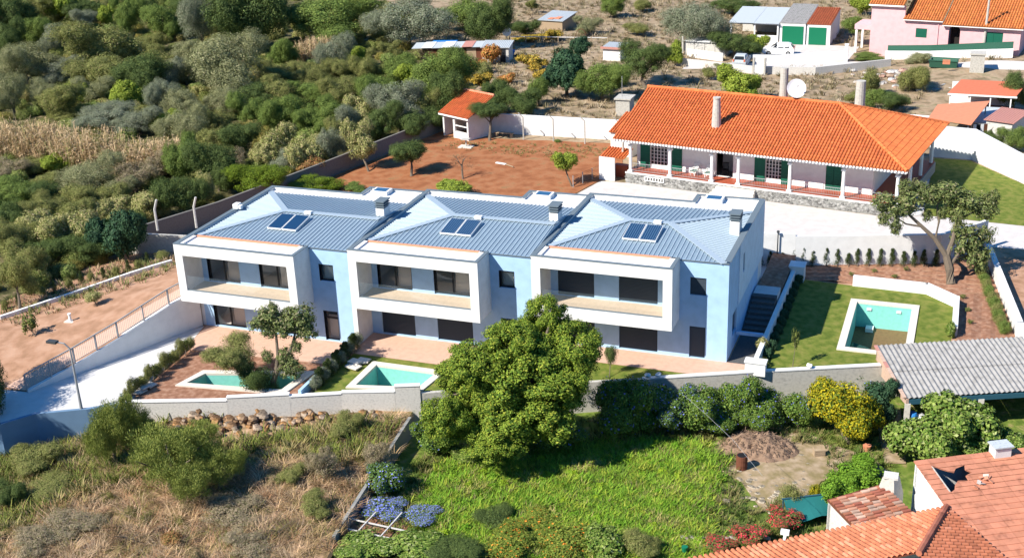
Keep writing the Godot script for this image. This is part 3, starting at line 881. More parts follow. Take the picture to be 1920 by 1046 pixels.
	mb.box(Vector3(7.18, 6.522, -11.6), Vector3(7.44, 6.556, -10.14))
	mb.box(Vector3(8.79, 6.362, -0.12), Vector3(R, 6.4, 0.06))
	if last: mb.box(Vector3(R - 0.28, 6.524, -11.6), Vector3(R + 0.1, 6.557, -0.02))
	part("coping", mb, M.cap, o)
	# roof slopes
	var ye := 6.33
	var yr := 6.84
	var zf := -0.02 if true else 0.0
	var zb := -9.55
	var zm := -4.785
	var x0 := 0.34
	var x1 := R - 0.3 if last else R - 0.02
	var rl := 4.4
	var rr := 7.0 if last else x1
	var sl := (yr - ye) / 4.765
	var vl := sqrt(4.765 * 4.765 + (yr - ye) * (yr - ye))
	var Vf := Vector3(0, yr - ye, -4.765) / vl
	var Vb := Vector3(0, yr - ye, 4.765) / vl
	var X := Vector3.RIGHT
	var pf := [Vector2(0, 0), Vector2(x1 - x0, 0), Vector2(rr - x0, vl), Vector2(rl - x0, vl)]
	var sf := part("roof_slope", plane_of(Vector3(x0, ye, zf), X, Vf, pf, 0.05), M.roof_metal, o)
	part("seam", seams(Vector3(x0, ye, zf), X, Vf, pf, 0.285, 0.04, 0.045), M.roof_seam, sf, "", "stuff")
	var sb := part("roof_slope", plane_of(Vector3(x0, ye, zb), X, Vb, pf, 0.05), M.roof_metal, o)
	part("seam", seams(Vector3(x0, ye, zb), X, Vb, pf, 0.285, 0.04, 0.045), M.roof_seam, sb, "", "stuff")
	var hl := sqrt((rl - x0) * (rl - x0) + (yr - ye) * (yr - ye))
	var ph := [Vector2(0, 0), Vector2(9.53, 0), Vector2(4.765, hl)]
	var Vl := Vector3(rl - x0, yr - ye, 0) / hl
	var sL := part("roof_slope", plane_of(Vector3(x0, ye, zb), Vector3.BACK, Vl, ph, 0.05), M.roof_metal, o)
	part("seam", seams(Vector3(x0, ye, zb), Vector3.BACK, Vl, ph, 0.285, 0.04, 0.045), M.roof_seam, sL, "", "stuff")
	var hips := MB.new()
	var pts := [[Vector3(x0, ye, zf), Vector3(rl, yr, zm)], [Vector3(x0, ye, zb), Vector3(rl, yr, zm)], [Vector3(rl, yr, zm), Vector3(rr, yr, zm)]]
	if last:
		var h2 := sqrt((x1 - rr) * (x1 - rr) + (yr - ye) * (yr - ye))
		var p2 := [Vector2(0, 0), Vector2(9.53, 0), Vector2(4.765, h2)]
		var Vr := Vector3(rr - x1, yr - ye, 0) / h2
		var sR := part("roof_slope", plane_of(Vector3(x1, ye, zb), Vector3.BACK, Vr, p2, 0.05), M.roof_metal, o)
		part("seam", seams(Vector3(x1, ye, zb), Vector3.BACK, Vr, p2, 0.285, 0.04, 0.045), M.roof_seam, sR, "", "stuff")
		pts.append([Vector3(x1, ye, zf), Vector3(rr, yr, zm)])
		pts.append([Vector3(x1, ye, zb), Vector3(rr, yr, zm)])
	for q in pts: hips.bar(q[0] + Vector3(0, 0.06, 0), q[1] + Vector3(0, 0.06, 0), 0.42, 0.05)
	part("ridge_cap", hips, M.roof_seam, o)
	if not last:
		mb = MB.new()
		mb.solid([Vector3(x1 - 0.12, ye - 0.1, zf - 0.06), Vector3(x1 - 0.12, ye - 0.1, zb + 0.06), Vector3(x1 - 0.12, yr - 0.07, zm)], Vector3(0.1, 0, 0))
		part("gable", mb, M.white, o)
	mb = MB.new()
	mb.box(Vector3(0.34, 6.392, 0.0), Vector3(8.52, 6.5, 0.16))
	part("eaves_flashing", mb, M.flashing, o)
	# solar collectors
	var t := Transform3D(Basis(Vector3.RIGHT, 0.15), Vector3(5.72, 6.8, -2.9))
	for k in [-1, 1]:
		mb = MB.new()
		mb.box(Vector3(-0.52, -0.05, -1.0), Vector3(0.52, 0.06, 1.0), t.translated_local(Vector3(k * 0.545, 0, 0)))
		var sp := part("solar_panel", mb, M.plastic_white, o)
		mb = MB.new()
		mb.box(Vector3(-0.49, 0.055, -0.97), Vector3(0.49, 0.068, 0.97), t.translated_local(Vector3(k * 0.545, 0, 0)))
		part("collector_glass", mb, M.solar, sp)
		if i > 0:
			mb = MB.new()
			for q in 7: mb.box(Vector3(-0.45 + q * 0.14, 0.068, -0.95), Vector3(-0.425 + q * 0.14, 0.073, 0.95), t.translated_local(Vector3(k * 0.545, 0, 0)))
			part("absorber_strip", mb, M.solar_line, sp, "", "stuff")
	mb = MB.new()
	mb.box(Vector3(6.0, 6.86, -4.75), Vector3(6.5, 7.04, -4.45))
	part("roof_vent", mb, M.plastic_white, o)
	# chimney
	var cx := 11.05
	var cz := -5.4 if last else -6.1
	mb = MB.new()
	mb.box(Vector3(cx - 0.3, 6.3, cz - 0.45), Vector3(cx + 0.3, 7.25, cz + 0.45))
	var ch := part("chimney", mb, M.white, o)
	mb = MB.new()
	mb.box(Vector3(cx - 0.25, 7.25, cz - 0.4), Vector3(cx + 0.25, 7.7, cz + 0.4))
	mb.box(Vector3(cx - 0.36, 7.7, cz - 0.5), Vector3(cx + 0.36, 7.78, cz + 0.5))
	for q in 2: mb.box(Vector3(cx - 0.34, 7.36 + q * 0.17, cz - 0.49), Vector3(cx + 0.34, 7.42 + q * 0.17, cz + 0.49))
	part("cowl", mb, M.cap, ch)
	# skylight
	mb = MB.new()
	mb.box(Vector3(7.9, 6.4, -11.5), Vector3(9.15, 6.68, -10.55))
	var sk := part("skylight", mb, M.white_trim, o)
	mb = MB.new()
	mb.box(Vector3(8.05, 6.682, -11.38), Vector3(9.0, 6.7, -10.68))
	part("pane", mb, M.skylight, sk)
	if i == 0:
		mb = MB.new()
		mb.box(Vector3(0.02, 6.54, -5.6), Vector3(0.42, 6.85, -5.1))
		mb.cyl(Vector3(0.6, 6.55, -5.2), Vector3(0.6, 6.8, -5.2), 0.14, 0.14)
		part("roof_vent", mb, M.white_trim, o)
	# doors, windows, shutters
	for k in 6:
		var q: Array = ops[k]
		var closed := last or (i == 1 and (k == 2 or k == 3))
		var w: float = q[1] - q[0]
		var door := k < 4 or k == 5
		mb = MB.new()
		if closed:
			var zs := -0.1
			if k == 5:
				mb.box(Vector3(q[0], q[2], zs - 0.04), Vector3(q[1], q[3], zs))
				mb.box(Vector3(q[0] + 0.1, q[2] + 0.12, zs), Vector3(q[1] - 0.1, q[3] - 0.12, zs + 0.015))
				part("door", mb, M.shutter, o)
			else:
				var y: float = q[2]
				while y < q[3] - 0.01:
					mb.box(Vector3(q[0], y, zs - 0.05), Vector3(q[1], minf(y + 0.085, q[3]), zs))
					mb.box(Vector3(q[0], y + 0.01, zs), Vector3(q[1], minf(y + 0.065, q[3]), zs + 0.012))
					y += 0.09
				part("shutter", mb, M.shutter, o)
			continue
		var f := 0.09
		mb.box(Vector3(q[0], q[2], -0.2), Vector3(q[0] + f, q[3], -0.12))
		mb.box(Vector3(q[1] - f, q[2], -0.2), Vector3(q[1], q[3], -0.12))
		mb.box(Vector3(q[0] + f, q[2], -0.2), Vector3(q[1] - f, q[2] + f, -0.12))
		mb.box(Vector3(q[0] + f, q[3] - f, -0.2), Vector3(q[1] - f, q[3], -0.12))
		if k < 4: mb.box(Vector3((q[0] + q[1]) / 2 - 0.05, q[2] + f, -0.19), Vector3((q[0] + q[1]) / 2 + 0.05, q[3] - f, -0.11))
		if k < 4: mb.box(Vector3(q[0] + f, q[3] - 0.55, -0.185), Vector3(q[1] - f, q[3] - 0.45, -0.13))
		if k == 5: mb.box(Vector3(q[0] + f, q[2] + 1.5, -0.19), Vector3(q[1] - f, q[2] + 1.62, -0.12))
		mb.box(Vector3(q[0] - 0.04, q[2], -0.12), Vector3(q[0], q[3], 0.012))
		var fr := part("window" if k == 4 else "door", mb, M.frame, o)
		var halves := [[q[0] + f, (q[0] + q[1]) / 2 - 0.05], [(q[0] + q[1]) / 2 + 0.05, q[1] - f]] if k < 4 else [[q[0] + f, q[1] - f]]
		for hp in halves:
			mb = MB.new()
			mb.quad(Vector3(hp[0], q[2] + f, -0.16), Vector3(hp[1], q[2] + f, -0.16), Vector3(hp[1], q[3] - f, -0.16), Vector3(hp[0], q[3] - f, -0.16))
			part("pane", mb, M.glass, fr)
			if hp == halves[-1] or k == 3:
				mb = MB.new()
				mb.box(Vector3(hp[0] - 0.02, q[2] + 0.02, -0.5), Vector3(hp[1] + 0.02, q[2] + (q[3] - q[2]) * 0.78, -0.47))
				part("reflection_sheet", mb, M.reflection_sheet, fr)  # added beige sheet, imitates the bright reflection in the lower glass

func coping_pool(called: String, label: String, outer: PackedVector2Array, inner: PackedVector2Array, depth: float, floor_mat: Material) -> Node3D:
	var o := thing(called, label, "pool", Vector3.ZERO)
	var k := inner.size()
	for i in k:
		var j := (i + 1) % k
		var mb := MB.new()
		mb.prism(PackedVector2Array([outer[i], outer[j], inner[j], inner[i]]), -0.05, 0.09 + 0.003 * i)
		part("coping", mb, M.coping, o)
		mb = MB.new()
		var a := inner[i]
		var b := inner[j]
		var d := (b - a).normalized()
		var n := Vector2(-d.y, d.x) * 0.1
		var c := (inner[0] + inner[1] + inner[2] + inner[3]) / 4
		if n.dot((a + b) / 2 - c) < 0: n = -n
		mb.prism(PackedVector2Array([a + n * 0.05, b + n * 0.05, b + n, a + n]), -depth - 0.1, -0.02)
		part("wall", mb, M.pool_tile, o)
	var fm := MB.new()
	fm.prism(inner, -depth - 0.1, -depth)
	part("floor", fm, floor_mat, o)
	return o

func build_pools_and_walls() -> void:
	coping_pool("swimming_pool", "half hidden turquoise pool in bare soil before the left house", pv([3.55, 8.4, 4.05, 6.15, 10.95, 4.3, 10.6, 7.55]), pv([4.05, 7.95, 4.45, 6.5, 10.35, 4.9, 10.15, 7.1]), 1.35, M.pool_floor)
	coping_pool("swimming_pool", "turquoise pool with a lawn strip before the middle house", pv([13.75, 2.05, 18.7, 2.05, 18.35, 4.85, 13.75, 5.75]), pv([14.2, 2.5, 18.2, 2.5, 17.95, 4.5, 14.2, 5.3]), 1.4, M.pool_floor)
	var p := coping_pool("swimming_pool", "nearly empty pool with brown bottom on the large right lawn", rect(40.75, -15.55, 45.15, -7.4), rect(41.2, -15.1, 44.7, -7.85), 1.7, M.pool_silt)
	var mb := MB.new()
	mb.prism(pv([41.25, -7.9, 41.25, -12.5, 42.3, -11.9, 42.9, -11.2, 42.5, -9.4, 42.7, -7.9]), -1.7, -1.69)
	part("puddle", mb, M.water, p)
	mb = MB.new()
	mb.box(Vector3(41.9, -1.7, -14.9), Vector3(42.4, -1.45, -14.3))
	part("step", mb, M.white_trim, p)
	for x in [42.0, 43.9]:
		mb = MB.new()
		mb.box(Vector3(x - 0.15, -0.45, -15.1), Vector3(x + 0.15, -0.28, -15.04))
		part("skimmer", mb, M.plastic_white, p)
	# ramp wall of the drive
	mb = MB.new()
	var rp := [Vector3(-0.02, 0, 0.12), Vector3(-0.92, 0, 2.08), Vector3(-2.34, 0, 5.75), Vector3(-3.54, 0, 8.62), Vector3(-4.83, 0, 11.6)]
	var rt := [2.62, 2.25, 1.34, 0.7, 0.12]
	wall_run(mb, rp, rt, 0.25)
	var o := thing("retaining_wall", "tall pale wall along the drive, tapering down to the left", "wall")
	part("wall", mb, M.white, o)
	# railing on top of it
	var r := thing("railing", "thin metal bar railing on top of the drive's ramp wall", "railing")
	var bars := MB.new()
	for i in 4:
		var a: Vector3 = rp[i] + Vector3(0, rt[i], 0)
		var b: Vector3 = rp[i + 1] + Vector3(0, rt[i + 1], 0)
		var l := (b - a).length()
		mb = MB.new()
		mb.bar(a + Vector3(0, 1.05, 0), b + Vector3(0, 1.05, 0), 0.06)
		mb.bar(a + Vector3(0, 0.12, 0), b + Vector3(0, 0.12, 0), 0.03)
		part("rail", mb, M.steel, r)
		var np := int(l / 1.5)
		for k in np + 1:
			var q := a.lerp(b, float(k) / (np + 0.001) if np > 0 else 0.0)
			if k == np and i < 3: continue
			mb = MB.new()
			mb.box(q + Vector3(-0.035, -0.06, -0.035), q + Vector3(0.035, 1.04, 0.035))
			part("post", mb, M.steel, r)
		var nb := int(l / 0.13)
		for k in nb:
			var q := a.lerp(b, (k + 0.5) / nb)
			bars.box(q + Vector3(-0.008, 0.1, -0.008), q + Vector3(0.008, 1.04, 0.008))
	part("bar", bars, M.steel, r, "", "stuff")
	# kerb of the planted row left of the drive
	mb = MB.new()
	var kp := []
	var kt := []
	for i in 9:
		var a := Vector3(-13.58, 3.91, 0).lerp(Vector3(-6.55, -6.18, 0), i / 8.0)
		var q := Vector3(a.x, 0, a.y)
		var y := hs(q.x, q.z)
		kp.append(Vector3(q.x, y - 0.2, q.z)); kt.append(y + 0.3)
	wall_run(mb, kp, kt, 0.22)
	tag(stuffless("kerb_wall", mb, M.white), "low white kerb wall along the planted row left of the ramp", "wall")
	# street walls
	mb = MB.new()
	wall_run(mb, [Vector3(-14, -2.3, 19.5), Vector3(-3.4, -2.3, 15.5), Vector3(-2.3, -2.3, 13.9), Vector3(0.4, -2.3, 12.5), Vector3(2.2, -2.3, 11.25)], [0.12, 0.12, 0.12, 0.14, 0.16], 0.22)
	tag(stuffless("boundary_wall", mb, M.shade_blue), "low wall in shade at the foot of the drive, bottom left", "wall")  # wall colour has shade put in, on top of the cast shadow
	o = thing("boundary_wall", "stepped white wall along the foot of the two pool gardens", "wall")
	var st := [Vector3(2.3, -2, 11.1), Vector3(7.8, -2, 9.3), Vector3(11.2, -2, 7.9), Vector3(14.0, -2, 6.7), Vector3(17.0, -2, 5.72), Vector3(18.4, -2, 5.2)]
	var sh := [0.14, 0.34, 0.2, 0.28, 0.62]
	for i in 5:
		mb = MB.new()
		wall_run(mb, [st[i], st[i + 1]], [sh[i], sh[i]], 0.24 + 0.01 * (i % 2))
		var w := part("wall_section", mb, M.old_plaster, o)
		mb = MB.new()
		wall_run(mb, [Vector3(st[i].x, sh[i], st[i].z), Vector3(st[i + 1].x, sh[i], st[i + 1].z)], [sh[i] + 0.06, sh[i] + 0.06], 0.32)
		part("cap", mb, M.white_trim, w)
	mb = MB.new()
	wall_run(mb, [Vector3(18.4, -2.2, 5.15), Vector3(24.5, -2.2, 2.3), Vector3(30.4, -2.2, -0.2)], [0.1, 0.1, 0.1], 0.24)
	tag(stuffless("boundary_wall", mb, M.concrete), "grey wall behind the big leafy tree", "wall")
	o = thing("boundary_wall", "weathered grey wall with white cap below the right lawn", "wall")
	mb = MB.new()
	wall_run(mb, [Vector3(30.4, -2.2, -0.15), Vector3(36.4, -2.2, -2.65), Vector3(43.5, -2.2, -5.6), Vector3(48.5, -2.2, -7.8)], [0.12, 0.2, 0.22, 0.25], 0.26)
	part("wall", mb, M.concrete, o)
	mb = MB.new()
	wall_run(mb, [Vector3(30.4, 0.1, -0.15), Vector3(36.4, 0.18, -2.65), Vector3(43.5, 0.2, -5.6)], [0.17, 0.26, 0.28], 0.32)
	part("cap", mb, M.white, o)
	for i in 3:
		mb = MB.new()
		mb.blob([Vector3(30.7, 0.35, -0.25), Vector3(31.3, 0.38, -0.4), Vector3(39.6, 0.42, -3.95)][i], Vector3(0.22, 0.16, 0.2), 40 + i)
		part("stone", mb, M.white_trim, o)
	# walls between the gardens
	mb = MB.new()
	wall_run(mb, [Vector3(0.9, 0, 3.2), Vector3(1.6, 0, 10.9)], [0.45, 0.45], 0.2)
	tag(stuffless("garden_wall", mb, M.white), "low white wall with shrubs between the drive and left garden", "wall")
	mb = MB.new()
	wall_run(mb, [Vector3(11.62, 0, 1.95), Vector3(11.72, 0, 7.6)], [0.55, 0.5], 0.2)
	tag(stuffless("garden_wall", mb, M.blue), "low wall with a hedge between the two pool gardens", "wall")
	o = thing("garden_wall", "low white wall beside the sunken steps of the right house", "wall")
	mb = MB.new()
	wall_run(mb, [Vector3(36.5, 0, -3.2), Vector3(36.6, 0, -18.6)], [0.75, 0.9], 0.28)
	part("wall", mb, M.white, o)
	mb = MB.new()
	mb.box(Vector3(36.0, 0, -3.1), Vector3(37.2, 0.8, -2.55))
	mb.box(Vector3(35.95, 0.8, -3.15), Vector3(37.25, 0.9, -2.5))
	part("pier", mb, M.white, o)
	mb = MB.new()
	mb.box(Vector3(36.3, 0.0, -18.6), Vector3(37.3, 1.1, -17.6))
	mb.box(Vector3(36.25, 1.1, -18.65), Vector3(37.35, 1.2, -17.55))
	part("pier", mb, M.white, o)
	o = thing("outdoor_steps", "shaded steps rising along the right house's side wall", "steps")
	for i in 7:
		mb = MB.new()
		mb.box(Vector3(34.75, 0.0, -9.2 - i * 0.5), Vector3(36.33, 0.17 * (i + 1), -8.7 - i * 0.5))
		part("step", mb, M.shade_paving, o)  # steps coloured dark to deepen the house shadow
	mb = MB.new()
	mb.box(Vector3(34.75, 0, -13.6), Vector3(36.33, 1.19, -12.2))
	part("landing", mb, M.drive, o)
	struct("garden_soil", sheet(rect(34.75, -20.3, 36.4, -13.6), 0.8, func(x, z): return 1.0 + bump.get_noise_2d(x * 9, z * 9) * 0.1), M.bed)
	mb = MB.new()
	mb.box(Vector3(34.75, 0, -20.2), Vector3(36.35, 0.9, -13.61))
	part("retained_soil", mb, M.bed, o)
	mb = MB.new()
	mb.box(Vector3(34.72, 0.75, -6.6), Vector3(36.4, 0.95, -6.4))
	part("cross_beam", mb, M.blue, o)
	# garden walls on the right
	o = thing("retaining_wall", "white cranked wall behind the pool on the right lawn", "wall")
	mb = MB.new()
	wall_run(mb, [Vector3(40.6, 0, -18.1), Vector3(45.5, 0, -17.9), Vector3(47.4, 0, -16.1), Vector3(47.45, 0, -11.3)], [0.72, 0.72, 0.72, 0.7], 0.34)
	part("wall", mb, M.white, o)
	mb = MB.new()
	wall_run(mb, [Vector3(33.9, 0, -20.2), Vector3(36.2, 0, -20.75)], [2.5, 2.45], 0.24)
	wall_run(mb, [Vector3(36.2, 0, -20.75), Vector3(46.0, 0, -23.65), Vector3(48.95, 0, -27.7)], [2.28, 2.28, 2.2], 0.26)
	tag(stuffless("boundary_wall", mb, M.white), "tall white wall behind the row of small cypresses", "wall")
	mb = MB.new()
	wall_run(mb, [Vector3(48.95, 0, -27.6), Vector3(51.2, 0, -12.4), Vector3(52.0, 0, -7.5)], [0.95, 0.95, 0.95], 0.4)
	tag(stuffless("boundary_wall", mb, M.white), "white wall running down the right edge of the planting bed", "wall")
	mb = MB.new()
	wall_run(mb, [Vector3(43.9, 0, -50.6), Vector3(47.6, 0, -50.4), Vector3(51.9, 0, -44.3), Vector3(62, 0, -38.0)], [2.9, 2.8, 2.3, 2.2], 0.25)
	tag(stuffless("boundary_wall", mb, M.white), "big plain white wall curving round the lawn behind the villa", "wall")
	# yard walls
	mb = MB.new()
	wall_run(mb, [Vector3(-13.4, -0.4, -8.6), Vector3(-10.6, 0, -18.5), Vector3(-7.6, 0, -31.4), Vector3(-3.75, 0, -48.9)], [2.2, 1.75, 1.6, 1.5], 0.22)
	tag(stuffless("boundary_wall", mb, M.dark_concrete), "long grey wall between the scrub and the orange yard", "wall")
	mb = MB.new()
	wall_run(mb, [Vector3(-13.6, -0.4, -9.0), Vector3(-7.2, -0.2, -9.9), Vector3(-2.0, 0, -10.6)], [2.2, 2.15, 2.1], 0.22)
	tag(stuffless("boundary_wall", mb, M.concrete), "sunlit grey wall behind the left house's corner", "wall")
	mb = MB.new()
	wall_run(mb, [Vector3(1.0, 0, -49.4), Vector3(15.9, 0, -49.6)], [2.0, 2.0], 0.22)
	tag(stuffless("boundary_wall", mb, M.white), "white wall at the back of the orange yard, with leaning posts", "wall")
	mb = MB.new()
	wall_run(mb, [Vector3(19.45, -1.15, 18.19) - Vector3(0, 1.2, 0), Vector3(18.95, -0.88, 12.87) - Vector3(0, 1.3, 0), Vector3(18.34, -0.60, 6.67) - Vector3(0, 1.6, 0)], [-1.2, -0.95, -0.72], 0.18)
	tag(stuffless("field_wall", mb, M.stone_wall), "thin grey wall dividing the dry field from the green garden", "wall")

func stuffless(called: String, mb: MB, m: Material) -> MeshInstance3D:
	var o := MeshInstance3D.new()
	o.mesh = mb.mesh()
	o.material_override = m
	o.name = numbered(called)
	add_child(o)
	return o

func build_villa() -> void:
	var o := thing("villa", "long white single storey villa with orange tiled roof and arched veranda", "house", Vector3(19.5, 0, -36.6), -0.162)
	var mb := MB.new()
	mb.box(Vector3(-0.25, 0, -13.2), Vector3(23.3, 0.9, 0))
	part("stone_base", mb, M.stone_wall, o)
	var s := RandomNumberGenerator.new()
	s.seed = 3
	mb = MB.new()   # rough stones of the base, too small to pick apart
	for i in 620:
		var f := s.randf_range(0.16, 0.5)
		mb.col = Color(f, f * 0.99, f * 0.95)
		mb.blob(Vector3(s.randf_range(-0.2, 23.2), s.randf_range(0.08, 0.84), 0.0), Vector3(s.randf_range(0.1, 0.24), s.randf_range(0.08, 0.16), 0.06), i, 5)
	part("stone_facing", mb, M.rubble, o, "", "stuff")
	mb = MB.new()
	mb.box(Vector3(1.6, 0.42, 0.02), Vector3(3.4, 0.47, 0.1))
	mb.box(Vector3(1.6, 0.75, 0.02), Vector3(3.4, 0.8, 0.1))
	for i in 8: mb.box(Vector3(1.6 + i * 0.25, 0.47, 0.02), Vector3(1.66 + i * 0.25, 0.75, 0.1))
	part("vent_grille", mb, M.white_trim, o)
	mb = MB.new()
	mb.box(Vector3(-0.25, 0.9, -1.9), Vector3(23.3, 0.98, -0.12))
	mb.box(Vector3(20.7, 0.9, -13.2), Vector3(23.2, 0.98, -1.9))
	part("veranda_floor", mb, M.red_tile_floor, o)
	mb = MB.new()
	mb.box(Vector3(-0.27, 0.9, -0.12), Vector3(23.32, 1.0, 0.04))
	part("veranda_edge", mb, M.white_trim, o)
	# the wall behind the veranda
	mb = MB.new()
	var ops := [[1.27, 2.85, 1.0, 3.2], [7.35, 8.9, 1.0, 3.3], [11.75, 13.1, 1.0, 3.2], [16.85, 18.15, 1.0, 3.2]]
	holed_wall(mb, 0.0, 20.7, 0.9, 3.95, -2.15, -1.9, ops)
	mb.box(Vector3(0, 0.9, -13.0), Vector3(0.25, 3.95, -2.15))
	mb.box(Vector3(20.45, 0.9, -13.0), Vector3(20.7, 3.95, -2.15))
	mb.box(Vector3(0.25, 0.9, -13.0), Vector3(20.45, 3.95, -12.75))
	mb.box(Vector3(7.2, 0.9, -4.2), Vector3(9.05, 3.95, -4.0))
	part("wall", mb, M.white, o)
	mb = MB.new()
	var x := 0.05
	for seg in [[0.05, 0.3], [4.35, 7.2], [9.1, 10.8], [14.1, 16.7], [18.4, 20.6]]:
		mb.box(Vector3(seg[0], 1.0, -1.9), Vector3(seg[1], 1.5, -1.86))
	part("plinth", mb, M.white_trim, o)
	for q in [[0.35, 1.25], [3.3, 4.25], [10.8, 11.72], [13.12, 14.0]]:
		mb = MB.new()
		mb.box(Vector3(q[0], 1.02, -1.9), Vector3(q[1], 3.15, -1.82))
		for k in 9: mb.box(Vector3(q[0] + 0.08, 1.12 + k * 0.22, -1.82), Vector3(q[1] - 0.08, 1.27 + k * 0.22, -1.8))
		part("shutter", mb, M.green_paint, o)
	for q in [[16.85, 17.49], [17.51, 18.15]]:
		mb = MB.new()
		mb.box(Vector3(q[0], 1.0, -2.0), Vector3(q[1], 3.2, -1.93))
		for k in 9: mb.box(Vector3(q[0] + 0.06, 1.1 + k * 0.22, -1.93), Vector3(q[1] - 0.06, 1.25 + k * 0.22, -1.91))
		part("shutter", mb, M.green_paint, o)
	for q in [[1.27, 2.85], [11.75, 13.1]]:
		mb = MB.new()
		var n := 5
		for k in n + 1: mb.box(Vector3(lerpf(q[0], q[1], k / float(n)) - 0.025, 1.0, -2.06), Vector3(lerpf(q[0], q[1], k / float(n)) + 0.025, 3.2, -1.98))
		for k in 8: mb.box(Vector3(q[0] + 0.03, 1.0 + k * 0.31, -2.05), Vector3(q[1] - 0.03, 1.035 + k * 0.31, -1.99))
		mb.box(Vector3(q[0] + 0.03, 1.04, -2.04), Vector3(q[1] - 0.03, 1.3, -2.0))
		var w := part("french_window", mb, M.white_trim, o)
		mb = MB.new()
		mb.quad(Vector3(q[0], 1.0, -2.08), Vector3(q[1], 1.0, -2.08), Vector3(q[1], 3.2, -2.08), Vector3(q[0], 3.2, -2.08))
		part("pane", mb, M.car_glass, w)
	mb = MB.new()
	mb.box(Vector3(8.3, 1.0, -3.98), Vector3(8.95, 3.1, -3.92))
	part("door", mb, M.wood, o)
	# columns and the arched beam between them
	var cols := [0.1, 3.8, 7.6, 9.95, 14.35, 18.75, 23.0]
	for c in cols:
		mb = MB.new()
		mb.cyl(Vector3(c, 1.0, -0.3), Vector3(c, 3.3, -0.3), 0.15, 0.13, 10)
		mb.box(Vector3(c - 0.2, 1.0, -0.5), Vector3(c + 0.2, 1.14, -0.1))
		mb.box(Vector3(c - 0.19, 3.3, -0.49), Vector3(c + 0.19, 3.42, -0.11))
		part("column", mb, M.white_trim, o)
	for k in 3:
		mb = MB.new()
		var z := -4.6 - k * 4.0
		mb.cyl(Vector3(23.0, 1.0, z), Vector3(23.0, 3.42, z), 0.15, 0.13, 10)
		part("column", mb, M.white_trim, o)
	mb = MB.new()
	for i in cols.size() - 1:
		var n := 14
		for k in n:
			var xa := lerpf(cols[i], cols[i + 1], k / float(n))
			var xb := lerpf(cols[i], cols[i + 1], (k + 1) / float(n))
			var ya := 3.42 + 0.33 * sqrt(maxf(0, 1 - pow(2.0 * k / n - 1, 2)))
			var yb := 3.42 + 0.33 * sqrt(maxf(0, 1 - pow(2.0 * (k + 1) / n - 1, 2)))
			var p := [Vector3(xa, ya, -0.18), Vector3(xb, yb, -0.18), Vector3(xb, 3.98, -0.18), Vector3(xa, 3.98, -0.18)]
			mb.solid(p, Vector3(0, 0, -0.24))
	mb.box(Vector3(22.86, 3.45, -13.0), Vector3(23.14, 3.98, -0.44))
	part("arched_beam", mb, M.white, o)
	mb = MB.new()
	mb.box(Vector3(-0.2, 3.98, -13.0), Vector3(23.2, 4.03, -0.15))
	part("ceiling", mb, M.white, o)
	# thin railing
	mb = MB.new()
	for i in cols.size() - 1:
		if i == 2: continue
		mb.box(Vector3(cols[i] + 0.2, 1.75, -0.32), Vector3(cols[i + 1] - 0.2, 1.79, -0.28))
		mb.box(Vector3(cols[i] + 0.2, 1.1, -0.31), Vector3(cols[i + 1] - 0.2, 1.13, -0.29))
		x = cols[i] + 0.3
		while x < cols[i + 1] - 0.2:
			mb.box(Vector3(x, 1.13, -0.308), Vector3(x + 0.014, 1.75, -0.292))
			x += 0.14
	part("railing", mb, M.steel, o, "", "stuff")
	# steps
	for k in 5:
		mb = MB.new()
		mb.box(Vector3(8.2 - k * 0.12, 0, 0.06 + 0.34 * k), Vector3(11.6 + k * 0.05, 0.82 - k * 0.17, 0.4 + 0.34 * k))
		part("step", mb, M.coping, o)
	# roof
	var base := Color(0.72, 0.2, 0.068)
	var sl := 0.38
	var run := 7.5
	var vl := run * sqrt(1 + sl * sl)
	var Vf := Vector3(0, sl, -1).normalized()
	var e := Vector3(-1.3, 4.0, 0.4)
	var pf := [Vector2(0, 0), Vector2(25.1, 0), Vector2(17.55, vl), Vector2(0, vl)]
	part("roof_slope", tiles(e, Vector3.RIGHT, Vf, pf, 0.27, 0.4, base, 0.13, 1), M.tile, o)
	part("roof_slope", tiles(Vector3(-1.3, 4.0, -14.6), Vector3.RIGHT, Vector3(0, sl, 1).normalized(), pf, 0.3, 0.5, base, 0.13, 2), M.tile, o)
	var ph := [Vector2(0, 0), Vector2(15, 0), Vector2(7.5, vl)]
	part("roof_slope", tiles(Vector3(23.8, 4.0, -14.6), Vector3.BACK, Vector3(-1, sl, 0).normalized(), ph, 0.3, 0.5, base * 1.0, 0.1, 3), M.tile, o)
	mb = MB.new()
	var R1 := Vector3(-1.3, 4.0 + run * sl + 0.06, -7.1)
	var R2 := Vector3(16.25, 4.0 + run * sl + 0.06, -7.1)
	ridge_tiles(mb, R1, R2, 0.15, base * 1.05, 4)
	ridge_tiles(mb, Vector3(23.8, 4.06, 0.4), R2, 0.15, base * 1.12, 5)
	ridge_tiles(mb, Vector3(23.8, 4.06, -14.6), R2, 0.15, base * 1.05, 6)
	part("ridge_tile", mb, M.tile, o)
	mb = MB.new()
	x = -1.2
	while x < 23.7:
		mb.box(Vector3(x, 3.86, 0.12), Vector3(x + 0.17, 3.97, 0.42))
		x += 0.27
	part("eaves_end", mb, M.white_trim, o, "white mortared tile ends", "stuff")
	mb = MB.new()
	mb.box(Vector3(-1.2, 3.74, 0.02), Vector3(23.7, 3.86, 0.3))
	part("fascia", mb, M.white_trim, o)
	mb = MB.new()
	mb.solid([Vector3(-0.02, 4.03, -0.2), Vector3(-0.02, 4.03, -13.0), Vector3(-0.02, 6.6, -7.1)], Vector3(0.2, 0, 0))
	part("gable", mb, M.white, o)
	# chimneys
	mb = MB.new()
	mb.cyl(Vector3(7.0, 4.6, -2.7), Vector3(7.0, 7.55, -2.7), 0.44, 0.3, 14)
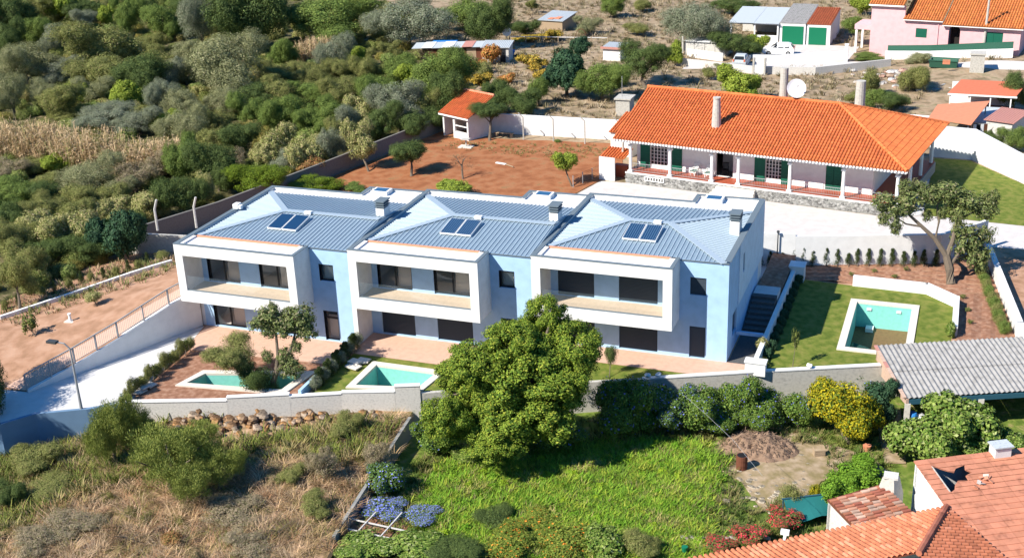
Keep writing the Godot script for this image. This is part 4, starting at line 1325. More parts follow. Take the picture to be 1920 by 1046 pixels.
	mb.cyl(Vector3(7.0, 7.55, -2.7), Vector3(7.0, 7.65, -2.7), 0.34, 0.34, 14)
	part("chimney", mb, M.concrete, o, "tapered round chimney on the front slope")
	for q in [[10.6, 9.0, 0.34], [17.3, 8.4, 0.4]]:
		mb = MB.new()
		mb.cyl(Vector3(q[0], 5.0, -9.5), Vector3(q[0], q[1], -9.5), q[2] * 1.15, q[2], 14)
		part("chimney", mb, M.concrete, o)
	# satellite dish
	var d := thing("satellite_dish", "large white satellite dish behind the villa's roof ridge", "satellite dish", Vector3(32.92, 6.70, -41.78))
	mb = MB.new()
	var q := Basis(Vector3.UP, 0.35) * Basis(Vector3.RIGHT, -0.45)
	var rings := []
	for i in 5:
		var r := 0.82 * i / 4.0
		var ring := []
		for j in 20: ring.append(Vector3(0, 1.15, 0.1) + q * Vector3(cos(TAU * j / 20) * r, sin(TAU * j / 20) * r, r * r * 0.28 - 0.1))
		rings.append(ring)
	for i in 4:
		for j in 20:
			mb.quad(rings[i][j], rings[i + 1][j], rings[i + 1][(j + 1) % 20], rings[i][(j + 1) % 20])
			var bk := q * Vector3(0, 0, -0.03)
			mb.quad(rings[i][(j + 1) % 20] + bk, rings[i + 1][(j + 1) % 20] + bk, rings[i + 1][j] + bk, rings[i][j] + bk)
	part("reflector", mb, M.plastic_white, d)
	mb = MB.new()
	mb.cyl(Vector3(0, -0.4, 0), Vector3(0, 1.1, -0.08), 0.05, 0.05, 8)
	part("mast", mb, M.steel, d)
	mb = MB.new()
	mb.bar(Vector3(0, 0.4, 0.2), Vector3(0, 1.2, 0.1) + q * Vector3(0, 0, 0.7), 0.03)
	mb.box(Vector3(-0.06, 1.14, 0.04) + q * Vector3(0, 0, 0.7), Vector3(0.06, 1.26, 0.16) + q * Vector3(0, 0, 0.7))
	part("receiver_arm", mb, M.steel, d)
	# seats on the veranda
	var T := o.transform
	var lab := ["white and green garden chair, left of the pair on the villa's veranda", "white and green garden chair, right of the pair on the villa's veranda", "black chair beside the villa's recessed door"]
	var cat := [5.6, 6.9, 8.0]
	for i in 3:
		var c := thing("garden_chair", lab[i], "chair", T * Vector3(cat[i], 0.985, -1.35 if i < 2 else -2.6), -0.162 + 0.3 * (i - 1), "chairs on the villa's veranda")
		var cm: Material = M.plastic_white if i < 2 else M.black
		mb = MB.new()
		mb.box(Vector3(-0.26, 0.4, -0.24), Vector3(0.26, 0.46, 0.26))
		part("seat", mb, cm if i == 2 else M.green_paint, c)
		mb = MB.new()
		for k in 5: mb.bar(Vector3(-0.22 + k * 0.11, 0.46, -0.24), Vector3(-0.22 + k * 0.11, 0.95, -0.36), 0.05)
		mb.bar(Vector3(-0.26, 0.96, -0.37), Vector3(0.26, 0.96, -0.37), 0.06)
		part("backrest", mb, cm, c)
		for sx in [-1, 1]:
			for sz in [-1, 1]:
				mb = MB.new()
				mb.bar(Vector3(0.23 * sx, 0, 0.22 * sz), Vector3(0.23 * sx, 0.42, 0.21 * sz), 0.05)
				part("leg", mb, cm, c)
			mb = MB.new()
			mb.box(Vector3(0.24 * sx - 0.03, 0.62, -0.3), Vector3(0.24 * sx + 0.03, 0.66, 0.24))
			part("armrest", mb, cm, c)
	# barbecue shelter left of the villa
	var b := thing("barbecue_shelter", "small white walled barbecue shelter with orange tiled top left of the villa", "barbecue", Vector3(17.35, 0, -36.9), -0.162)
	mb = MB.new()
	mb.box(Vector3(-0.6, 0, -0.1), Vector3(0.9, 2.1, 0.05))
	mb.box(Vector3(-0.6, 0, -2.0), Vector3(-0.45, 2.1, -0.1))
	part("wall", mb, M.white, b)
	mb = MB.new()
	mb.box(Vector3(0.2, 0.0, -1.9), Vector3(1.5, 1.1, -1.3))
	part("hearth", mb, M.red_tile_floor, b)
	part("roof_slope", tiles(Vector3(-0.6, 2.1, -0.15), Vector3.RIGHT, Vector3(0, 0.2, -1).normalized(), [Vector2(0, 0), Vector2(2.3, 0), Vector2(2.3, 1.9), Vector2(0, 1.9)], 0.27, 0.4, base, 0.12, 9), M.tile, b)
	mb = MB.new()
	mb.cyl(Vector3(1.1, 2.2, -1.3), Vector3(1.1, 3.3, -1.3), 0.12, 0.1, 8)
	part("flue", mb, M.concrete, b)
	# grey tank cabin behind
	var tk := thing("water_tank", "pale grey concrete tank block behind the villa's left gable", "tank", Vector3(12.86, 0.00, -59.43))
	mb = MB.new()
	mb.box(Vector3(-0.75, 0, -0.9), Vector3(0.75, 1.7, 0.9))
	part("tank_body", mb, M.concrete, tk)
	mb = MB.new()
	mb.box(Vector3(-0.9, 1.7, -1.05), Vector3(0.9, 1.85, 1.05))
	part("lid", mb, M.concrete, tk)
	mb = MB.new()
	mb.cyl(Vector3(-0.3, 1.85, 0), Vector3(-0.3, 4.0, 0), 0.035, 0.03, 6)
	part("pole", mb, M.steel, tk)
	# low orange lean-to at the villa's back left
	var lr := thing("lean_to_roof", "low orange roof peeping out beside the villa's left gable", "lean-to", Vector3(16.9, 0, -45.5), -0.162)
	part("roof_slope", tiles(Vector3(-1.2, 2.3, 1.4), Vector3.RIGHT, Vector3(0, 0.25, -1).normalized(), [Vector2(0, 0), Vector2(2.4, 0), Vector2(2.4, 4), Vector2(0, 4)], 0.27, 0.45, base, 0.12, 19), M.tile, lr)
	mb = MB.new()
	mb.box(Vector3(-1.1, 0, -2.3), Vector3(1.1, 2.25, 1.2))
	part("wall", mb, M.white, lr)

# a plain block with walls and one flat-pitched roof; h0 height at the front, h1 at the back
func shed(called: String, label: String, category: String, at: Vector3, yaw: float, w: float, d: float, h0: float, h1: float, wall: Material, roof: Material, tiled := Color.BLACK, over := 0.2, group := "") -> Node3D:
	var o := thing(called, label, category, at, yaw, group)
	var mb := MB.new()
	var t := 0.18
	mb.solid([Vector3(0, 0, 0), Vector3(w, 0, 0), Vector3(w, h0, 0), Vector3(0, h0, 0)], Vector3(0, 0, -t))
	mb.solid([Vector3(0, 0, -d + t), Vector3(w, 0, -d + t), Vector3(w, h1, -d + t), Vector3(0, h1, -d + t)], Vector3(0, 0, -t))
	for x in [0.0, w - t]:
		mb.solid([Vector3(x, 0, -t), Vector3(x, h0, -t), Vector3(x, h1, -d + t), Vector3(x, 0, -d + t)], Vector3(t, 0, 0))
	part("wall", mb, wall, o)
	var dir := Vector3(0, h1 - h0, -d)
	var V := dir.normalized()
	var poly := [Vector2(0, 0), Vector2(w + 2 * over, 0), Vector2(w + 2 * over, dir.length() + 2 * over), Vector2(0, dir.length() + 2 * over)]
	var O := Vector3(-over, h0 + 0.05, 0) - V * over
	if tiled != Color.BLACK:
		part("roof", tiles(O, Vector3.RIGHT, V, poly, 0.3, 0.45, tiled, 0.14, int(at.x * 7) + 50), M.tile, o)
	else:
		var r := part("roof", plane_of(O, Vector3.RIGHT, V, poly, 0.06), roof, o)
		part("corrugation", seams(O, Vector3.RIGHT, V, poly, 0.24, 0.07, 0.035), roof, r, "", "stuff")
	return o

func add_box(o: Node3D, called: String, lo: Vector3, hi: Vector3, m: Material, label := "") -> MeshInstance3D:
	var mb := MB.new()
	mb.box(lo, hi)
	return part(called, mb, m, o, label)

func build_far_buildings() -> void:
	var orange := Color(0.7, 0.24, 0.075)
	# pavilion in the orange yard
	var o := thing("garden_pavilion", "small open white pavilion with orange tiled roof in the yard corner", "shed", Vector3(-2.75, 0, -47.3), -0.42)
	var mb := MB.new()
	mb.box(Vector3(0, 0, -3.0), Vector3(0.2, 2.3, -0.0))
	mb.box(Vector3(0.2, 0, -3.0), Vector3(3.7, 2.7, -2.8))
	mb.box(Vector3(3.5, 0, -2.8), Vector3(3.7, 2.5, -0.0))
	mb.box(Vector3(1.5, 0, -0.2), Vector3(1.75, 2.2, 0.0))
	mb.box(Vector3(0.2, 2.0, -0.2), Vector3(3.5, 2.2, 0.0))
	mb.box(Vector3(1.75, 0, -0.2), Vector3(3.5, 0.75, 0.0))
	part("wall", mb, M.white, o)
	add_box(o, "shelf", Vector3(1.76, 1.3, -0.16), Vector3(3.5, 1.38, -0.04), M.white_trim)
	add_box(o, "fascia", Vector3(-0.3, 2.2, 0.05), Vector3(4.0, 2.36, 0.3), M.white_trim)
	var V := Vector3(0, 0.42, -1).normalized()
	var rf := part("roof_slope", tiles(Vector3(-0.3, 2.4, 0.3), Vector3.RIGHT, V, [Vector2(0, 0), Vector2(4.3, 0), Vector2(4.3, 4.1), Vector2(0, 4.1)], 0.28, 0.42, Color(0.66, 0.17, 0.06), 0.14, 31), M.tile, o)
	mb = MB.new()
	ridge_tiles(mb, Vector3(-0.3, 2.43, 0.3) + V * 4.1, Vector3(4.0, 2.43, 0.3) + V * 4.1, 0.14, Color(0.7, 0.3, 0.18), 32)
	part("ridge_tile", mb, M.tile, rf)
	# pink house
	o = thing("pink_house", "pink house with orange tiled roof, top right corner", "house", Vector3(34.6, 0, -92.7), -0.162)
	mb = MB.new()
	holed_wall(mb, 0, 17.2, 0, 4.45, -0.3, 0, [[9.2, 10.5, 1.4, 4.2], [13.2, 15.3, 1.2, 3.7], [5.4, 6.7, 2.55, 3.65]])
	mb.box(Vector3(0, 4.45, -0.3), Vector3(4.0, 6.2, 0))
	mb.box(Vector3(4.0, 4.45, -0.3), Vector3(8.4, 4.9, 0))
	mb.box(Vector3(0, 0, -11), Vector3(0.3, 6.2, -0.3))
	mb.box(Vector3(16.9, 0, -11), Vector3(17.2, 4.45, -0.3))
	mb.box(Vector3(9.0, 0.0, -2.2), Vector3(16.0, 4.4, -2.0))
	part("wall", mb, M.pink, o)
	mb = MB.new()   # rounded head of the arched doorway
	for k in 10:
		var a := PI * k / 10
		var b := PI * (k + 1) / 10
		mb.solid([Vector3(9.85 - cos(a) * 0.65, 3.55 + sin(a) * 0.65, 0.003), Vector3(9.85 - cos(b) * 0.65, 3.55 + sin(b) * 0.65, 0.003), Vector3(9.85 - cos(b) * 0.65, 4.22, 0.003), Vector3(9.85 - cos(a) * 0.65, 4.22, 0.003)], Vector3(0, 0, -0.3))
	part("door_arch", mb, M.pink, o)
	add_box(o, "door", Vector3(9.3, 1.4, -1.0), Vector3(10.4, 4.1, -0.9), M.painted_dark)
	for k in 2:
		add_box(o, "door", Vector3(13.2 + k * 1.06, 1.2, -0.16), Vector3(14.24 + k * 1.06, 3.7, -0.08), M.green_paint)
	var wd := add_box(o, "window", Vector3(5.4, 2.55, -0.12), Vector3(6.7, 3.65, -0.05), M.green_paint)
	for k in 6: add_box(wd, "slat", Vector3(5.48, 2.66 + k * 0.16, -0.05), Vector3(6.62, 2.77 + k * 0.16, -0.03), M.green_paint)
	V = Vector3(0, 0.36, -1).normalized()
	part("roof_slope", tiles(Vector3(3.9, 4.75, 0.45), Vector3.RIGHT, V, [Vector2(0, 0), Vector2(4.6, 0), Vector2(4.6, 13), Vector2(0, 13)], 0.3, 0.5, orange, 0.16, 41), M.tile, o)
	part("roof_slope", tiles(Vector3(8.5, 4.35, 0.55), Vector3.RIGHT, V, [Vector2(0, 0), Vector2(9.0, 0), Vector2(9.0, 13), Vector2(0, 13)], 0.3, 0.5, orange, 0.16, 42), M.tile, o)
	part("roof_slope", tiles(Vector3(-0.3, 6.3, 0.4), Vector3.RIGHT, V, [Vector2(0, 0), Vector2(4.2, 0), Vector2(4.2, 12), Vector2(0, 12)], 0.3, 0.5, orange, 0.16, 43), M.tile, o)
	mb = MB.new()
	mb.box(Vector3(-0.3, 6.1, 0.05), Vector3(3.9, 6.28, 0.4))
	mb.box(Vector3(3.9, 4.58, 0.05), Vector3(8.5, 4.72, 0.42))
	mb.box(Vector3(8.5, 4.18, 0.05), Vector3(17.5, 4.32, 0.52))
	part("fascia", mb, M.white_trim, o)
	add_box(o, "drainpipe", Vector3(7.9, 1.6, 0.0), Vector3(8.0, 4.6, 0.1), M.pink)
	add_box(o, "porch_roof", Vector3(-2.2, 2.9, -4.5), Vector3(0.0, 3.5, -1.0), M.pink)
	for z in [-1.2, -4.2]: add_box(o, "porch_post", Vector3(-2.1, 0, z - 0.12), Vector3(-1.85, 2.9, z + 0.12), M.white_trim)
	o = thing("green_topped_wall", "white garden wall with dark green screen on top before the pink house", "wall")
	mb = MB.new()
	wall_run(mb, [Vector3(36.72, 0.00, -90.16), Vector3(41.93, 0.40, -89.25), Vector3(50.95, 1.20, -88.60)], [1.15, 1.5, 2.25], 0.2)
	part("wall", mb, M.white, o)
	mb = MB.new()
	wall_run(mb, [Vector3(36.94, 0.00, -90.51) + Vector3(0, 1.1, 0), Vector3(41.91, 0.40, -89.54) + Vector3(0, 1.05, 0), Vector3(50.89, 1.20, -88.89) + Vector3(0, 1.0, 0)], [1.75, 2.15, 3.0], 0.08)
	part("screen", mb, M.container, o)
	o = thing("utility_pole", "pale concrete utility pole in front of the pink house", "pole", Vector3(47.70, 1.10, -90.56))
	mb = MB.new()
	mb.cyl(Vector3(0, 0, 0), Vector3(0.1, 7.6, 0), 0.17, 0.11, 8)
	part("shaft", mb, M.concrete, o)
	add_box(o, "cross_arm", Vector3(-0.5, 7.0, -0.06), Vector3(0.7, 7.12, 0.06), M.concrete)
	o = thing("concrete_pillar", "broad rough concrete block at the lane beside the utility pole", "pillar", Vector3(47.20, 0.70, -82.37))
	add_box(o, "block", Vector3(-0.75, -0.3, -0.7), Vector3(0.75, 2.1, 0.7), M.concrete)
	add_box(o, "cap", Vector3(-0.85, 2.1, -0.8), Vector3(0.85, 2.28, 0.8), M.concrete)
	o = thing("skip_container", "dark green tipped metal trough beside the rubble heap", "container", Vector3(43.61, 0.60, -84.61), -0.1)
	mb = MB.new()
	for q in [[-1.5, 0.0], [1.4, 0.0]]: mb.solid([Vector3(q[0], 0.1, 0.5), Vector3(q[0], 0.95, 0.8), Vector3(q[0], 0.95, -0.8), Vector3(q[0], 0.1, -0.5)], Vector3(0.1, 0, 0))
	mb.solid([Vector3(-1.4, 0.1, 0.5), Vector3(1.4, 0.1, 0.5), Vector3(1.4, 0.95, 0.8), Vector3(-1.4, 0.95, 0.8)], Vector3(0, 0, -0.06))
	mb.solid([Vector3(-1.4, 0.1, -0.44), Vector3(1.4, 0.1, -0.44), Vector3(1.4, 0.95, -0.74), Vector3(-1.4, 0.95, -0.74)], Vector3(0, 0, -0.06))
	mb.box(Vector3(-1.4, 0.06, -0.44), Vector3(1.4, 0.12, 0.44))
	part("trough", mb, M.container, o)
	mb = MB.new()
	mb.box(Vector3(-1.6, 0.93, 0.74), Vector3(1.6, 1.02, 0.86))
	mb.box(Vector3(-1.6, 0.93, -0.86), Vector3(1.6, 1.02, -0.74))
	part("rim", mb, M.container, o)
	o = thing("crate", "orange plastic crate on the edge of the green trough", "crate", Vector3(43.94, 1.90, -82.07))
	for k in 4: add_box(o, "slat", Vector3(-0.4, -0.3 + k * 0.14, 0.1), Vector3(0.4, -0.2 + k * 0.14, 0.14), M.sheet_orange)
	add_box(o, "base", Vector3(-0.4, -0.3, -0.14), Vector3(0.4, -0.24, 0.1), M.sheet_orange)
	o = thing("meter_box", "red and blue box standing against the pink house's wall", "box", Vector3(41.27, 0.90, -95.07))
	add_box(o, "body", Vector3(-0.7, 0, -0.5), Vector3(0.7, 0.55, 0.4), M.blue_paint)
	add_box(o, "lid", Vector3(-0.75, 0.55, -0.55), Vector3(0.75, 1.1, 0.4), M.sheet_rose)
	# garages
	o = shed("garage", "garage under a grey roof with wide green door", "garage", Vector3(22.9, 0, -97.6), -0.03, 3.3, 9.5, 2.7, 3.5, M.white, M.fibre, Color.BLACK, 0.05, "row of garages behind the white car")
	add_box(o, "door", Vector3(0.35, 0.05, 0.0), Vector3(3.05, 2.35, 0.06), M.garage_green)
	o = shed("garage", "garage under an orange tiled roof with green door", "garage", Vector3(26.3, 0, -97.7), -0.03, 3.0, 8.2, 2.6, 3.3, M.white, M.fibre, Color(0.5, 0.15, 0.07), 0.05, "row of garages behind the white car")
	add_box(o, "door", Vector3(0.3, 0.05, 0.0), Vector3(2.5, 2.25, 0.06), M.garage_green)
	o = thing("open_shed", "open shed under pale zinc sheets left of the garages", "shed", Vector3(16.4, 0, -97.6), -0.03)
	for x in [0.1, 3.2, 6.2]: add_box(o, "post", Vector3(x, 0, -0.2), Vector3(x + 0.18, 2.5, 0.0), M.white_trim)
	add_box(o, "wall", Vector3(0.1, 0, -8.0), Vector3(6.4, 2.9, -7.8), M.old_plaster)
	add_box(o, "beam", Vector3(0, 2.45, -0.22), Vector3(6.45, 2.62, 0.02), M.white_trim)
	V = Vector3(0, 0.07, -1).normalized()
	for k in 4:
		var O := Vector3(-0.1 + k * 1.62, 2.66 + 0.02 * (k % 2), 0.3)
		part("roof_sheet", plane_of(O, Vector3.RIGHT, V, [Vector2(0, 0), Vector2(1.7, 0), Vector2(1.7, 8.6), Vector2(0, 8.6)], 0.03), M.zinc, o)
	add_box(o, "low_wall", Vector3(3.6, 0, -0.1), Vector3(6.2, 1.1, 0.05), M.white)
	car("car", "small white hatchback parked before the green garage doors", Vector3(23.88, 0.00, -91.26), PI + 0.05, M.car_white)
	car("car", "silver car half hidden behind the white court wall", Vector3(20.49, 0.00, -84.49), PI * 0.5, M.zinc)
	mb = MB.new()
	wall_run(mb, [Vector3(13.06, 0.00, -88.06), Vector3(17.89, 0.00, -86.12)], [1.0, 1.0], 0.2)
	wall_run(mb, [Vector3(21.59, 0.00, -85.89), Vector3(24.63, 0.00, -86.15), Vector3(32.28, 0.00, -89.05)], [1.0, 1.05, 1.2], 0.2)
	tag(stuffless("court_wall", mb, M.white), "low white wall along the garage court", "wall")
	add_box_thing("gate_pier", "white gate post at the right end of the court wall", "post", Vector3(32.34, 0.00, -88.46), Vector3(-0.2, 0, -0.2), Vector3(0.2, 2.1, 0.2), M.white)
	mb = MB.new()
	wall_run(mb, [Vector3(12.88, 0.00, -83.08), Vector3(22.60, 0.00, -80.25), Vector3(29.77, 0.00, -80.79), Vector3(37.63, 0.00, -86.50)], [0.9, 0.9, 0.95, 1.0], 0.25)
	tag(stuffless("lane_wall", mb, M.old_plaster), "long low earth coloured wall along the lane behind the villa", "wall")
	o = thing("utility_cabinet", "white meter cabinet set in the lane wall", "cabinet", Vector3(23.42, 0.00, -79.85))
	add_box(o, "cabinet", Vector3(-0.55, 0, -0.25), Vector3(0.55, 1.2, 0.3), M.white)
	for x in [-0.75, 0.55]: add_box(o, "pier", Vector3(x, 0, -0.3), Vector3(x + 0.2, 2.0, 0.35), M.concrete)
	# white covered heap left of the car court
	o = thing("greenhouse", "low white covered shelter beside the dark round tree", "shelter", Vector3(12.39, 0.00, -88.90), -0.1)
	for k in 4: add_box(o, "panel", Vector3(k * 1.35, 0, -2.6), Vector3(k * 1.35 + 1.3, 1.7 + 0.06 * (k % 2), 0), M.old_plaster)
	for k in 3: add_box(o, "cover_sheet", Vector3(k * 1.8 - 0.1, 1.78, -2.8), Vector3(k * 1.8 + 1.6, 1.84 + 0.04 * k, 0.2), M.plastic_white)
	add_box(o, "post", Vector3(-0.2, 0, 0.1), Vector3(0.0, 2.4, 0.3), M.concrete)
	# shacks
	o = thing("long_shack", "long low shack of rusty panels under white roof sheets in the clearing", "shed", Vector3(-17.57, 0.00, -79.33), 0.2)
	for k in 7:
		var rh := 1.6 + 0.12 * (k % 3)
		add_box(o, "wall_panel", Vector3(k * 1.25 - 1.0, 0, -0.05 - 0.03 * (k % 2)), Vector3(k * 1.25 + 0.22, rh, 0.03), M.rust if k % 3 != 1 else M.wood)
		var r := add_box(o, "roof_sheet", Vector3(k * 1.3 - 3.0, 1.85 + 0.05 * (k % 2), -2.6), Vector3(k * 1.3 - 1.6, 1.9 + 0.05 * (k % 2), 0.3), [M.zinc, M.plastic_white, M.zinc, M.plastic_white, M.zinc, M.sheet_rose, M.zinc][k])
		r.rotation = Vector3(0.06, 0, 0.02)
	add_box(o, "back_wall", Vector3(-2.6, 0, -2.4), Vector3(7.6, 1.75, -2.25), M.wood)
	add_box(o, "tarpaulin", Vector3(-1.0, 2.0, -3.6), Vector3(2.2, 2.05, -2.65), M.blue_paint)
	o = shed("small_shed", "small cream shed with a dark door at the shack's right end", "shed", Vector3(-11.51, 0.00, -80.12), 0.15, 3.4, 2.6, 1.9, 2.2, M.old_plaster, M.zinc)
	add_box(o, "door", Vector3(2.3, 0.02, 0.0), Vector3(3.0, 1.7, 0.05), M.frame)
	o = thing("satellite_dish", "small white dish standing beside the cream shed", "satellite dish", Vector3(-11.50, 0.30, -88.96))
	mb = MB.new()
	mb.cyl(Vector3(0, 1.9, 0), Vector3(0.05, 1.92, 0.1), 0.55, 0.6, 14)
	part("reflector", mb, M.plastic_white, o)
	add_box(o, "mast", Vector3(-0.04, 0, -0.04), Vector3(0.04, 1.9, 0.04), M.steel)
	o = shed("field_shed", "field shed with a rust patched metal roof near the top edge", "shed", Vector3(-11.21, 0.00, -101.24), -0.15, 3.6, 4.2, 1.5, 2.0, M.wood, M.zinc)
	for k in 2: add_box(o, "rust_patch_sheet", Vector3(1.2 + k * 0.9, 1.66 + 0.01 * k, -1.4 - k * 0.5), Vector3(2.0 + k * 0.9, 1.72 + 0.06 * k, -0.2 - k * 0.3), M.sheet_orange)
	o = shed("tool_shed", "tiny white shed with red edged flat roof among the trees", "shed", Vector3(3.19, 0.00, -84.06), -0.1, 2.3, 2.4, 1.6, 1.75, M.white, M.zinc)
	add_box(o, "fascia", Vector3(-0.25, 1.5, 0.1), Vector3(2.55, 1.76, 0.28), M.sheet_rose)
	# right edge: sheds and sheet roofs
	o = thing("lean_to", "red sheet roof on white posts at the right edge, farther of two", "lean-to", Vector3(44.8, 0, -65.6), -0.03)
	part("roof_sheet", plane_of(Vector3(-0.1, 2.3, 0), Vector3.RIGHT, Vector3(0.17, 0.03, -1).normalized(), [Vector2(0, 0), Vector2(6.4, 0), Vector2(6.4, 5.6), Vector2(0, 5.6)], 0.06), M.sheet_red, o)
	add_box(o, "fascia", Vector3(-0.1, 2.12, -0.02), Vector3(6.4, 2.26, 0.12), M.white_trim)
	for k in 4: add_box(o, "post", Vector3(0.1 + k * 1.9, 0, -0.12), Vector3(0.22 + k * 1.9, 2.12, 0), M.white_trim)
	add_box(o, "back_wall", Vector3(0.0, 0, -5.4), Vector3(6.2, 2.25, -5.2), M.white)
	o = thing("tarpaulin_roof", "pale blue grey sheet slung below the red lean-to", "tarpaulin", Vector3(44.5, 0, -60.6), -0.1)
	part("sheet", plane_of(Vector3(0.4, 1.2, 1.8), Vector3.RIGHT, Vector3(0.05, 0.06, -1).normalized(), [Vector2(0, 0), Vector2(4.8, 0.4), Vector2(4.8, 5.5), Vector2(0, 5.2)], 0.04), M.zinc, o)
	for k in 4: add_box(o, "post", Vector3(0.5 + (k % 2) * 4.4, 0, 1.2 - (k / 2) * 4.4), Vector3(0.6 + (k % 2) * 4.4, 1.2, 1.3 - (k / 2) * 4.4), M.steel)
	o = thing("lean_to", "low orange sheet roof just behind the big white wall", "lean-to", Vector3(43.5, 0, -53.9), -0.0)
	mb = MB.new()
	mb.solid([Vector3(-0.1, 2.42, -0.9), Vector3(3.7, 2.3, 0.4), Vector3(5.2, 2.5, -8.2), Vector3(0.5, 2.6, -5.4)], Vector3(0, 0.05, 0))
	part("roof_sheet", mb, M.sheet_orange, o)
	for q in [[0.2, -1.4], [3.4, -0.2], [4.8, -7.6], [0.8, -5.0]]: add_box(o, "post", Vector3(q[0], 0, q[1]), Vector3(q[0] + 0.12, 2.3, q[1] + 0.12), M.steel)
	o = shed("rose_roof_shed", "pale shed with a faded rose sheet roof at the right edge", "shed", Vector3(48.5, 0, -56.6), -0.35, 2.4, 4.0, 2.1, 2.3, M.old_plaster, M.sheet_rose)
	o = thing("laundry", "clothes hanging in the gap beside the rose roofed shed", "laundry", Vector3(47.4, 0, -55.4), 0.4)
	for k in 4: add_box(o, "garment", Vector3(k * 0.35, 0.7 + 0.2 * (k % 2), 0), Vector3(k * 0.35 + 0.28, 1.9, 0.05), [M.plastic_white, M.black, M.plastic_white, M.rust][k])
	add_box(o, "line_pole", Vector3(-0.2, 0, 0), Vector3(-0.14, 2.1, 0.06), M.steel)
	add_box(o, "line", Vector3(-0.2, 1.9, 0.01), Vector3(1.6, 1.93, 0.04), M.steel)
	o = thing("glass_frame", "white framed low cover beside the villa's back corner", "cover", Vector3(41.3, 0, -56.6), -0.1)
	add_box(o, "cover", Vector3(0, 1.4, -2.6), Vector3(2.9, 1.46, 0), M.zinc)
	for q in [[0.0, 0.0, 2.9, 0.1], [0.0, -2.7, 2.9, -2.6]]: add_box(o, "frame", Vector3(q[0], 1.38, q[1]), Vector3(q[2], 1.54, q[3]), M.white_trim)
	for q in [[0.05, 0.0], [2.75, 0.0], [0.05, -2.6], [2.75, -2.6]]: add_box(o, "leg", Vector3(q[0], 0, q[1]), Vector3(q[0] + 0.1, 1.38, q[1] + 0.1), M.white_trim)

func add_box_thing(called: String, label: String, category: String, at: Vector3, lo: Vector3, hi: Vector3, m: Material) -> void:
	var mb := MB.new()
	mb.box(lo, hi)
	mb.box(Vector3(lo.x - 0.04, hi.y, lo.z - 0.04), Vector3(hi.x + 0.04, hi.y + 0.08, hi.z + 0.04))
	var o := stuffless(called, mb, m)
	o.position = at
	tag(o, label, category)

func car(called: String, label: String, at: Vector3, yaw: float, paint: Material) -> void:
	var o := thing(called, label, "car", at, yaw)
	var mb := MB.new()
	# side profile, nose towards +x, lofted across the width
	var lower := [Vector2(-1.85, 0.32), Vector2(-1.9, 0.7), Vector2(-1.82, 0.98), Vector2(0.85, 0.95), Vector2(1.6, 0.84), Vector2(1.92, 0.66), Vector2(1.95, 0.36), Vector2(1.7, 0.22), Vector2(-1.6, 0.22)]
	var upper := [Vector2(-1.78, 0.97), Vector2(-1.45, 1.38), Vector2(-1.1, 1.47), Vector2(-0.1, 1.47), Vector2(0.25, 1.38), Vector2(0.95, 0.95)]
	for q in [[lower, 0.82, 0.76], [upper, 0.74, 0.58]]:
		var p: Array = q[0]
		var k := p.size()
		var c := Vector2.ZERO
		for v in p: c += v / k
		for i in k:
			var a: Vector2 = p[i]
			var b: Vector2 = p[(i + 1) % k]
			var wa: float = lerpf(q[1], q[2], clampf((a.y - 0.95) / 0.5, 0, 1)) if q[0] == upper else q[1]
			var wb: float = lerpf(q[1], q[2], clampf((b.y - 0.95) / 0.5, 0, 1)) if q[0] == upper else q[1]
			mb.quad(Vector3(a.x, a.y, wa), Vector3(a.x, a.y, -wa), Vector3(b.x, b.y, -wb), Vector3(b.x, b.y, wb))
			mb.tri(Vector3(a.x, a.y, wa), Vector3(b.x, b.y, wb), Vector3(c.x, c.y, q[1]))
			mb.tri(Vector3(b.x, b.y, -wb), Vector3(a.x, a.y, -wa), Vector3(c.x, c.y, -q[1]))
	part("body", mb, paint, o)
	for s in [-1.0, 1.0]:
		for w in [[-1.35, -0.75, -1.1, -0.72], [-0.62, 0.08, -0.62, -0.05], [0.18, 0.72, 0.15, 0.3]]:
			mb = MB.new()
			var z0: float = 0.752 * s
			var z1: float = 0.625 * s
			var p := [Vector3(w[0], 1.0, z0), Vector3(w[1], 1.0, z0), Vector3(w[3], 1.38, z1), Vector3(w[2], 1.38, z1)]
			mb.solid(p, Vector3(0, 0, 0.02 * s))
			part("side_window", mb, M.car_glass, o)
		for x in [-1.2, 1.2]:
			mb = MB.new()
			mb.cyl(Vector3(x, 0.3, 0.68 * s), Vector3(x, 0.3, 0.84 * s), 0.3, 0.3, 16)
			var wh := part("wheel", mb, M.rubber, o)
			mb = MB.new()
			mb.cyl(Vector3(x, 0.3, 0.84 * s), Vector3(x, 0.3, 0.855 * s), 0.18, 0.18, 12)
			part("rim", mb, M.steel, wh)
		add_box(o, "headlight", Vector3(1.7, 0.62, 0.5 * s - 0.17), Vector3(1.93, 0.76, 0.5 * s + 0.17), M.plastic_white)
		add_box(o, "tail_light", Vector3(-1.9, 0.8, 0.66 * s - 0.1), Vector3(-1.84, 1.1, 0.66 * s + 0.1), M.sheet_red)
	mb = MB.new()
	mb.solid([Vector3(0.3, 1.38, 0.56), Vector3(0.3, 1.38, -0.56), Vector3(0.92, 0.98, -0.66), Vector3(0.92, 0.98, 0.66)], Vector3(0.02, 0.03, 0))
	part("windscreen", mb, M.car_glass, o)
	mb = MB.new()
	mb.solid([Vector3(-1.74, 1.02, 0.6), Vector3(-1.74, 1.02, -0.6), Vector3(-1.46, 1.36, -0.52), Vector3(-1.46, 1.36, 0.52)], Vector3(-0.03, 0.02, 0))
	part("rear_window", mb, M.car_glass, o)

